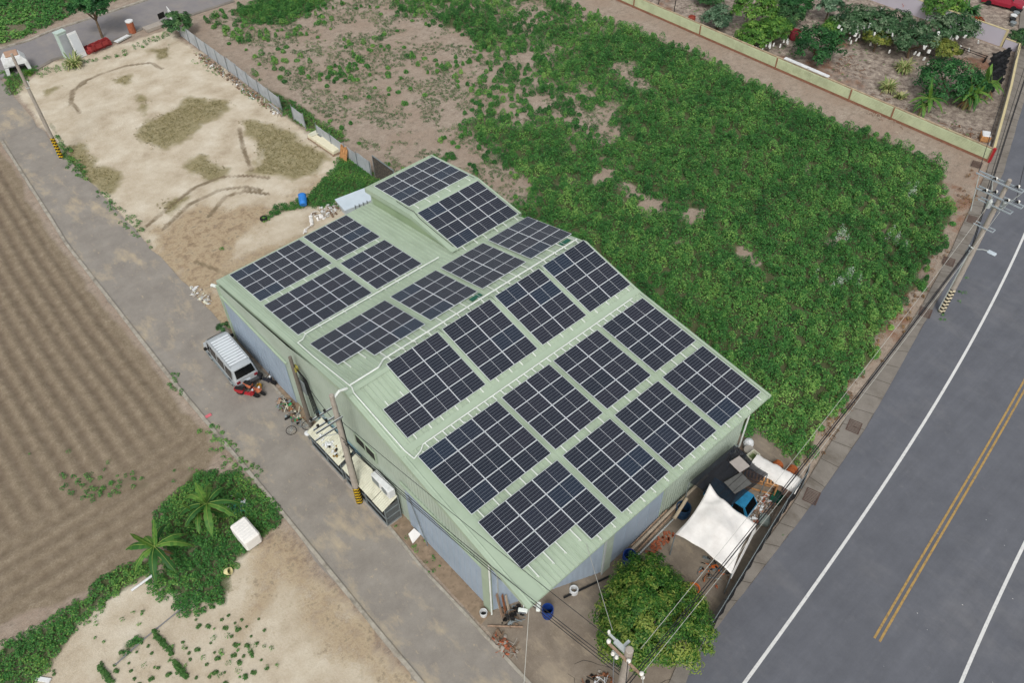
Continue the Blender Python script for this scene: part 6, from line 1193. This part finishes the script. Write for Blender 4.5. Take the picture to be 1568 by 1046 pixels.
# loose low weeds over the ploughed field end, verges and sand plot
WP = [([(-2.96, 43.3), (3.62, 37.23), (7.3, 36.6), (3.84, 32.55), (-2.02, 35.55), (-4.81, 38.12)], .10, 'thin scattered weeds on the ploughed field above the banana plants'), ([(-4.77, 30.58), (1.31, 25.5), (2.57, 21.0), (1.29, 19.51), (-7.35, 27.41)], .13, 'thin scattered weeds between the seedling rows'), ([(11.04, 23.55), (12.16, 21.94), (11.35, 15.31), (10.8, 16.79)], .2, 'weeds on the soil verge along the long warehouse wall'), ([(22.72, 7.89), (26.52, 7.62), (29.02, 7.6), (23.04, 6.83)], .3, 'weeds growing along the roadside gutter edge'), ([(49.67, 10.99), (57.92, 11.5), (57.93, 10.99), (49.3, 9.57)], .5, 'weeds around the foot of the roadside pole'), ([(28.64, 89.11), (30.38, 85.03), (30.84, 66.21), (29.32, 66.06), (28.16, 83.59)], .35, 'weeds along the lot side of the metal sheet fence'), ([(74.5, 56.6), (73.12, 32.27), (72.63, 18.84), (85.92, 25.48), (89.39, 42.48)], .05, 'thin weeds on the bare garden soil')]
for i, (q, dn, lb) in enumerate(WP):
    q = np.array(q); Q = grid_pts(*[v for a, c in zip(q.min(0), q.max(0)) for v in (a, c)], .3, 400+i); Q = Q[(sd_poly(Q, q) > 0) & visible(Q, 30)]; nn = vnoise(Q, .35, 410+i, 3); Q = Q[np.random.default_rng(i+40).random(len(Q)) < dn*sstep(nn, -.3, .5)*2]
    rr_ = np.random.default_rng(i+41).uniform(.05, .18, len(Q)); field_mesh('scattered_weeds', Q, rr_, rr_*.8, 20, .035, .5+.3*vnoise(Q, 1, 420+i, 2), 430+i, M_weed, (lb, 'weeds'))
Q = grid_pts(31, 70, 8, 28, .35, 500); q = np.array([(68.26, 17.24), (69.15, 16.41), (56.83, 13.55), (46.33, 11.46), (41.26, 10.82), (36.51, 10.02), (31.91, 9.09), (32.36, 10.1), (41.4, 11.88), (51.32, 13.17), (60.96, 15.74)]); Q = Q[(sd_poly(Q, q) > -.2) & (np.random.default_rng(8).random(len(Q)) < .6*sstep(vnoise(Q, .5, 501, 3), -.3, .4))]
field_mesh('dry_brush', Q, np.random.default_rng(9).uniform(.08, .26, len(Q)), np.full(len(Q), .16), 24, .045, .45+.4*vnoise(Q, .6, 502, 2), 503, leafmat('leaf_dry_brown', '5A4030', '86684A', 'B59A62'), ('dry brown brush between the green field and the roadside gutter', 'dry brush'))
# fields beyond the side road
Q = grid_pts(-22, 75, 93, 165, .6, 90); Q = Q[visible(Q, 60)]; e = sd_poly(Q, [(-2.44, 101.55), (14.87, 98.07), (18.14, 98.0), (20.99, 98.62), (25.34, 98.63), (31.34, 98.89), (38.51, 99.19), (60,168), (-40,168)])+vnoise(Q, .25, 91, 3)*1.5
keep = (e > .6) & (vnoise(Q, .15, 92, 3) > -.55); Q = Q[keep]
if len(Q): field_mesh('far_weeds', Q, np.full(len(Q), .4), np.full(len(Q), .35), 34, .12, .45+.3*vnoise(Q, .3, 93, 2), 94, M_weed, ('green weeds in the field beyond the side road', 'weeds'))
# seedlings planted in rows on the sand plot (individual plants)
M_seed = leafmat('leaf_seedling', '35582C', '4E7A3C', '7E9C58')
def seedling_mesh(s, seed, nl=46):
    r = np.random.default_rng(seed); u = r.random(nl); th = r.random(nl)*6.283; ph = np.arccos(1-u); q = s*(.5+.5*r.random(nl)); C = np.stack([q*np.sin(ph)*np.cos(th), q*np.sin(ph)*np.sin(th), q*np.cos(ph)*.8+.02], 1); N_ = C*[1, 1, 1]+[0, 0, s*.6]+r.normal(0, s*.3, (nl, 3)); N_[:, 2] = abs(N_[:, 2])
    V, F = leaves(C, N_, s*.33, s*.17, seed); me = npmesh('seedling', V, F, np.clip(r.normal(.4, .2, nl), 0, 1)); me.materials.append(M_seed); return me
SM = [seedling_mesh(s, k) for k, s in enumerate((.08, .11, .16))]
SD = [(-2.28, 25.9), (-2.28, 25.44), (-1.69, 26.07), (-1.65, 25.56), (-1.68, 25.12), (-1.66, 24.65), (-1.62, 24.29), (-1.63, 23.93), (-1.63, 23.58), (-1.58, 23.18), (0.19, 25.54), (0.14, 25.1), (-0.9, 24.87), (-0.96, 24.46), (-0.97, 24.15), (-1.0, 23.81), (-0.49, 24.03), (0.15, 23.91), (-0.49, 22.99), (0.1, 23.26), (1.21, 24.61), (1.12, 24.11), (1.55, 24.54), (1.63, 23.98), (1.6, 23.53), (2.02, 23.86), (1.96, 23.34), (0.06, 22.85), (1.01, 22.89), (0.71, 22.48), (0.69, 21.91), (1.05, 22.16), (1.46, 22.48), (1.46, 22.02), (1.07, 21.02), (-0.03, 22.02), (-0.42, 22.3), (-0.76, 22.34), (-1.28, 22.73), (-4.03, 26.14), (-4.1, 25.75), (-3.48, 25.73), (-3.56, 25.26), (-3.61, 24.77), (-3.55, 24.37), (-2.93, 24.24), (-2.37, 24.52), (-4.54, 26.15), (-4.58, 25.66), (-4.45, 26.75), (-3.47, 26.53), (-6.47, 28.01), (-6.51, 27.73), (0.62, 26.38), (0.7, 25.81), (1.2, 25.6), (-2.87, 25.99), (-2.22, 23.81), (-0.32, 21.5), (1.9, 22.78), (1.97, 22.24), (1.66, 21.38), (1.64, 20.72), (0.63, 21.16), (-2.55, 26.38), (0.47, 24.8), (1.15, 23.47), (2.63, 23.3), (2.56, 22.65)]
r = random.Random(12)
for k, (x, y) in enumerate(SD):
    o = link('seedling', SM[r.randrange(3)], None, (x+r.uniform(-.06, .06), y+r.uniform(-.06, .06), 0)); o.rotation_euler = (0, 0, r.random()*6); tag(o, 'small green seedling planted in rows on the pale sand', 'seedling', 'seedlings in rows on the sand plot')
# hedge-like rows of seedlings that have grown together
for k, (a, c, lab) in enumerate((((-1.73, 26.44), (-1.61, 24.69), 'dark green strip of plants right of the grey hose'), ((-1.69, 24.17), (-1.61, 23.12), 'short dark strip of plants nearest the bottom edge'), ((-4.62, 26.59), (-4.47, 25.38), 'short strip of plants left of the others at the bottom edge'))):
    a = np.array(a); c = np.array(c); nn = 26; Q = np.array([a+(c-a)*i/nn for i in range(nn+1)])+np.random.default_rng(k).normal(0, .05, (nn+1, 2)); field_mesh('crop_row', Q, np.full(len(Q), .13), np.full(len(Q), .16), 26, .045, np.full(len(Q), .35), 140+k, M_seed, (lab, 'crop row'))
# ---- trees
M_bark = mat('bark', '6B5A48', .95, .2, 4, bump=.4)
def tree(lab, x, y, r_, h, pal, seed, name='tree', cat='tree', nclump=60, nl=60, leaf=.13, flat=.8, trunk=True, group=None, open_=0.0, tips=0.0, zc=None):
    t = thing(name, lab, cat, (x, y, 0), 0, group); rg = np.random.default_rng(seed); zc = zc or h-r_*flat
    if trunk:
        b = MB(); rt = max(.05, r_*.055); top = (rg.normal(0, .1)*r_, rg.normal(0, .1)*r_, zc)
        b.tube([(0, 0, -.05), (top[0]*.4, top[1]*.4, zc*.5), top], [rt*1.4, rt, rt*.6], M_bark, 8)
        for k in range(6):
            a = k*1.05+rg.random(); b.tube([(top[0]*.4, top[1]*.4, zc*.5), (math.cos(a)*r_*.35, math.sin(a)*r_*.35, zc*.85), (math.cos(a)*r_*.75, math.sin(a)*r_*.75, zc+r_*flat*.3)], [rt*.6, rt*.4, rt*.15], M_bark, 6)
        b.build('trunk', t)
    u = rg.random(nclump); th = rg.random(nclump)*2*np.pi; ct = 1-1.35*u; stt = np.sqrt(np.clip(1-ct*ct, 0, 1)); q = .72+.26*rg.random(nclump); q[: nclump//5] *= .6
    low = 1+.13*np.sin(3*th+seed)+.07*np.sin(5*th+seed*2)
    CC = np.stack([q*stt*np.cos(th)*r_*low, q*stt*np.sin(th)*r_*low, zc+q*ct*r_*flat], 1); cr_ = r_*rg.uniform(.2, .34, nclump)*(60/max(60, nclump))**.35
    k = nl; d3 = rg.normal(size=(nclump, k, 3)); d3 /= np.linalg.norm(d3, axis=2)[:, :, None]; d3[:, :, 2] = np.where(d3[:, :, 2] < -.3, -d3[:, :, 2], d3[:, :, 2]); qq = (.5+.5*rg.random((nclump, k)))[:, :, None]
    C = (CC[:, None, :]+d3*qq*cr_[:, None, None]*np.array([1, 1, .75])).reshape(-1, 3); out = (CC-np.array([0, 0, zc-.3*r_])); out /= np.linalg.norm(out, axis=1)[:, None]
    N_ = (d3+out[:, None, :]*.7+np.array([0, 0, .4])).reshape(-1, 3)+rg.normal(0, .35, (nclump*k, 3)); N_[:, 2] = np.where(N_[:, 2] < 0, -N_[:, 2]*.5, N_[:, 2])
    V, F = leaves(C, N_, leaf*rg.uniform(.7, 1.3, len(C)), leaf*.42, seed); V[:, 2] = np.maximum(V[:, 2], .05)
    tn = np.repeat(rg.normal(.45, .2, nclump), k)+rg.normal(0, .15, len(C))
    if tips: tn += tips*(qq[:, :, 0].ravel() > .85)*rg.random(len(C))
    me = npmesh('crown', V, F, np.clip(tn, 0, 1)); me.materials.append(pal); link('crown', me, t); return t
P_mango = leafmat('leaf_mango', '244C1E', '47752B', '8E9C48', .5)
P_bright = leafmat('leaf_bright', '2E5622', '548236', '88AA4C')
P_dark = leafmat('leaf_dark', '1A3F22', '2C5E30', '558A4E')
P_mid = leafmat('leaf_mid', '28482A', '446E40', '76955E')
P_grey = leafmat('leaf_grey', '34503A', '557657', '8CA488')
P_yel = leafmat('leaf_yellowish', '4A5C26', '75823A', 'A8A552')
P_red = leafmat('leaf_red', '7A3018', 'B0512A', 'D07A40')
tree('large round mango tree with yellowish new leaves beside the road and canopy', 16.95, 8.85, 2.85, 4.3, P_mango, 5, 'mango_tree', nclump=260, nl=150, leaf=.085, flat=.62, tips=.4)
tree('young roadside tree with thin trunk behind the stacked red crates', 23.9, 92.2, 1.9, 4.9, P_dark, 6, 'young_tree', nclump=60, nl=70, leaf=.16, flat=.75)
tree('dark round shrub at the road end of the metal sheet fence', 30.3, 86.6, 1.5, 2.5, P_mid, 7, 'shrub', 'shrub', nclump=50, nl=60, leaf=.13)
tree('small bush in the shadow between van and warehouse wall', 11.75, 43.0, .55, 1.2, P_mid, 8, 'shrub', 'shrub', 18, 40, .08, trunk=False)
GT = [  # px base, radius, height, palette, label, name
 ((76.01, 46.02), 2.3, 3.6, P_bright, 'bright yellow green tree at the top of the garden', 'garden_tree', .16), ((73.13, 48.33), 1.6, 2.4, P_grey, 'pale greyish tree with white buds nearest the fence top', 'garden_tree', .14),
 ((72.7, 43.15), 1.9, 2.6, P_bright, 'bright green tree whose lower branches carry white bags, left one', 'garden_tree', .15), ((74.72, 42.41), 1.7, 2.7, P_bright, 'bright green tree whose lower branches carry white bags, right one', 'garden_tree', .15),
 ((78.65, 43.53), 1.7, 2.2, P_mid, 'loose mid green bush left of the round dark tree', 'garden_bush', .14), ((74.86, 37.35), 2.6, 3.3, P_dark, 'dense round dark green tree beside the white gutter section', 'garden_tree', .15),
 ((82.0, 45.02), 1.8, 2.4, P_dark, 'dark bush at the top edge of the garden', 'garden_bush', .15), ((83.04, 41.47), 1.3, 2.8, P_grey, 'blue green papaya tree near the top of the garden', 'papaya_tree', .2),
 ((80.68, 38.97), 1.3, 1.8, P_bright, 'low bright green shrub right of the round dark tree', 'garden_bush', .14), ((76.93, 52.48), 1.7, 2.2, P_mid, 'bluish green bush at the top edge above the fence', 'garden_bush', .14),
 ((80.91, 34.27), 1.4, 2.0, P_yel, 'thin yellow green shrub in the middle of the garden', 'garden_bush', .1), ((84.08, 28.67), 1.4, 2.0, P_yel, 'yellow and orange tipped shrub below the bagged mango trees', 'garden_bush', .13),
 ((77.74, 24.94), 3.0, 3.7, P_dark, 'largest dark green tree in the right part of the garden', 'garden_tree', .16), ((92.63, 33.25), 2.2, 2.8, P_bright, 'bright green bush beyond the lilac wall', 'garden_tree', .15),
 ((92.48, 36.87), 1.2, 1.4, P_red, 'orange red shrub beyond the lilac wall, left one', 'red_shrub', .12), ((92.73, 29.82), 1.2, 1.2, P_red, 'orange red shrub beyond the lilac wall, right one', 'red_shrub', .12),
 ((92.62, 24.76), 1.2, 1.6, P_mid, 'narrow green bush between wall end and gutter', 'garden_bush', .12), ((93.75, 36.56), 1.4, 2.2, P_mid, 'green bush beyond the lilac wall between the red shrubs', 'garden_bush', .13)]
for k, (p, r_, h, pal, lab, nm, lf) in enumerate(GT):
    tree(lab, p[0], p[1], r_, h, pal, 100+k, nm, 'tree' if 'tree' in nm else 'bush', nclump=int(26+r_*22), nl=46, leaf=lf, flat=.7 if h > 2 else .6)
# mango trees with white fruit bags
M_bag = mat('paper_bag', 'D9DAD6', .8, .05, 4)
b = MB(); b.add([(-.09, 0, 0), (.09, 0, 0), (.11, 0, -.3), (-.11, 0, -.3), (0, .05, -.02), (0, .08, -.28), (0, -.05, -.02), (0, -.08, -.28)], [(0, 4, 5, 3), (4, 1, 2, 5), (1, 6, 7, 2), (6, 0, 3, 7), (3, 5, 2, 7), (0, 6, 1, 4)], M_bag); me_bag = b.build('fruit_bag').data; bpy.data.objects.remove(bpy.data.objects['fruit_bag'])
BT = [((81.92, 37.8), 2.2, 'bagged mango tree at the left end of the row by the lilac wall', 16), ((83.03, 36.15), 2.3, 'second bagged mango tree from the left by the lilac wall', 18), ((84.09, 34.36), 2.2, 'third bagged mango tree from the left by the lilac wall', 16), ((82.18, 31.19), 2.1, 'bagged mango tree in front of the row, behind the grass clump', 14), ((86.15, 30.86), 2.0, 'bagged mango tree in the middle right of the garden', 12), ((88.29, 29.62), 2.1, 'bagged mango tree at the right end near the bench frame', 12), ((73.42, 42.86), .1, '', 0)]
for k, (p, r_, lab, nb) in enumerate(BT[:6]):
    t = tree(lab, p[0], p[1], r_, 3.0, leafmat('leaf_mango2', '24422A', '476A44', '86987A'), 140+k, 'bagged_mango_tree', nclump=52, nl=44, leaf=.17, flat=.62, group='mango trees with white fruit bags'); rr = random.Random(k)
    for i in range(nb):
        a = rr.uniform(2.5, 4.9) if i % 6 else rr.random()*6.28; q = rr.uniform(.8, 1.12)*r_; o = link('fruit_bag', me_bag, t, (q*math.cos(a), q*math.sin(a), rr.uniform(.7, 2.5)-.6*(q/r_-.8))); o.rotation_euler = (rr.uniform(-.3, .3), rr.uniform(-.3, .3), rr.random()*6); o.scale = (1.3, 1.3, 1.2)
for t in [o for o in bpy.data.objects if o.get('label', '').startswith('bright green tree whose')]:
    rr = random.Random(len(t.name))
    for i in range(9): a = rr.uniform(2.7, 4.8); q = rr.uniform(.9, 1.1)*1.8; o = link('fruit_bag', me_bag, t, (q*math.cos(a), q*math.sin(a), rr.uniform(.6, 1.3))); o.scale = (1.3, 1.3, 1.2)
# ---- grass clumps and bananas: long arching blades
r = random.Random(77)
for (c, rx_, ry_, n, lb) in (((71.69, 27.9), 2.6, 3.5, 150, 'heap of dry grey twigs behind the green fence'), ((73.06, 20.58), 1.6, 2.6, 120, 'dry leaves and twigs at the road end of the garden'), ((76.47, 34.38), 2.0, 2.2, 80, 'dry twigs beside the round dark garden tree')):
    b = MB()
    for k in range(n):
        x, y = r.gauss(0, rx_*.45), r.gauss(0, ry_*.45); a = r.random()*6.28; l = r.uniform(.15, .6); b.tube([(x, y, .03), (x+l*math.cos(a)*.5, y+l*math.sin(a)*.5, r.uniform(.05, .22)), (x+l*math.cos(a), y+l*math.sin(a), .04)], r.uniform(.012, .03), (mat('twig', '8A7B6E', .95, .2), mat('twig_pale', 'B3A594', .95, .2), mat('leaf_litter', '7A5238', .95, .2))[k % 3], 4)
    tag(b.build('dry_twigs', loc=(c[0], c[1], 0)), lb, 'twigs', kind='stuff')
def blade(V, F, T, base, az, ln, wd, rise, droop, tone, seg=7, fold=.25, r=None):
    o = len(V); dx, dy = math.cos(az), math.sin(az); px, py = -dy, dx
    for i in range(seg+1):
        u = i/seg; d_ = ln*u*(1-.12*u); z = base[2]+rise*u*(1-.0)-droop*u**2.2; w_ = wd*math.sin(math.pi*min(1, .08+u*.9))**.7 if i < seg else .01; w_ *= (1+(r.uniform(-.3, .2) if r else 0))
        c = (base[0]+dx*d_, base[1]+dy*d_); V += [(c[0]+px*w_, c[1]+py*w_, z-w_*fold), (c[0], c[1], z), (c[0]-px*w_, c[1]-py*w_, z-w_*fold)]
    for i in range(seg):
        for j in range(2): a = o+i*3+j; F.append((a, a+3, a+4, a+1)); T.append(tone+(r.uniform(-.1, .1) if r else 0))
def grass_clump(lab, x, y, n, ln, pal, seed, name='grass_clump', wd=.05):
    r = random.Random(seed); V, F, T = [], [], []
    for i in range(n): a = r.random()*6.283; l = ln*r.uniform(.5, 1); blade(V, F, T, (r.gauss(0, .12), r.gauss(0, .12), 0), a, l*.75, wd, l*r.uniform(.8, 1.3), l*r.uniform(.4, 1.0), r.uniform(.2, 1), 6, .2, r)
    V = np.array(V); V[:, 2] = np.maximum(V[:, 2], .03); me = npmesh(name, V, F, np.clip(T, 0, 1)); me.materials.append(pal); o = link(name, me, None, (x, y, 0)); return tag(o, lab, 'grass clump')
P_reed = leafmat('leaf_reed', '4F6A30', '839457', 'C2B98A')
grass_clump('tall reed clump in front of the pale cabinet at the lot edge', 19.2, 88.0, 140, 1.9, P_reed, 1, wd=.07)
for k, (p, lab) in enumerate((((79.4, 30.18), 'yellow grass clump in the middle right of the garden'), ((74.9, 29.25), 'yellow grass clump left of the banana plants'), ((74.51, 27.65), 'smaller yellow grass clump right beside the banana plants'))): grass_clump(lab, p[0], p[1], 150 if k < 2 else 80, 1.7 if k < 2 else 1.1, P_reed, 5+k, wd=.06)
grass_clump('small grass clump by the white shelter at the road corner', 15.2, 89.6, 70, 1.0, leafmat('leaf_grass', '2F5A22', '4F8030', '86A048'), 9)
# palm-like tree beyond the wall
grass_clump('dark spiky palm beyond the lilac wall', *(95.16, 31.72), 160, 2.6, P_dark, 11, 'palm', .1)
P_ban = leafmat('leaf_banana', '1F4420', '38682E', '7FA548'); M_stem = mat('banana_stem', '8A9060', .8, .15, 4, tint='6E6A42', tscale=3)
def banana(lab, x, y, n, ln, h, seed, rz=0, stems=1):
    t = thing('banana_plant', lab, 'banana plant', (x, y, 0), rz, 'banana plants'); r = random.Random(seed)
    for s in range(stems):
        ox, oy = (0, 0) if s == 0 else (r.uniform(-.9, .9), r.uniform(-.7, .7)); hh = h*(1 if s == 0 else r.uniform(.6, .85)); b = MB(); b.tube([(ox, oy, -.05), (ox, oy, hh*.5), (ox+.05, oy, hh)], [.14, .1, .06], M_stem, 9); b.build('stem', t)
        nn = n if s == 0 else n-2
        for i in range(nn):
            V, F, T = [], [], []; a = i*2.4+r.uniform(-.2, .2); l = ln*r.uniform(.8, 1.1)*(1 if s == 0 else .75); up = i >= nn-2
            blade(V, F, T, (ox, oy, hh-.05), a, l*(.4 if up else 1), .21*(1 if s == 0 else .8)*(ln/2.0), l*(.9 if up else .45), l*(.05 if up else r.uniform(.55, .9)), r.uniform(.25, .75)+(.25 if up else 0), 12, .45, r)
            V = np.array(V); V[:, 2] = np.maximum(V[:, 2], .05); me = npmesh('leaf', V, F, np.clip(T, 0, 1)); me.materials.append(P_ban); lf = link('leaf', me, t)
            b = MB(); b.tube([tuple(v+np.array([0, 0, .012])) for v in V[1::3]], [.022, .018, .016, .015, .014, .013, .012, .011, .01, .009, .008, .006, .004], mat('banana_midrib', '86994F', .6, .05), 5); b.build('midrib', lf)
        for i in range(3):
            V, F, T = [], [], []; a = r.random()*6.28; blade(V, F, T, (ox, oy, hh*.6), a, .7, .08, -.1, hh*.5, .9, 6, .6, r); V = np.array(V); V[:, 2] = np.maximum(V[:, 2], .04); me = npmesh('dead_leaf', V, F, np.ones(len(F))); me.materials.append(leafmat('leaf_dead', '6A5030', '8A6C44', 'A8895C')); link('dead_leaf', me, t)
    return t
banana('banana plant nearest the ditch pipe, one pale furled leaf standing up', .5, 30.0, 10, 2.0, 1.5, 3)
banana('banana plant left of the white storage cube', 3.9, 30.4, 10, 2.0, 1.7, 5, 1.0, 2)
banana('banana plant nearest the end of the green fence', *(73.83, 24.8), 10, 1.9, 1.5, 7, .5, 2)
banana('tall bright banana clump right of the largest garden tree', *(77.35, 22.59), 10, 2.1, 1.8, 9, 1.5, 3)
banana('banana clump behind the tall bright one at the roadside wall', *(79.99, 22.51), 9, 2.0, 1.7, 11, 2.5, 2)
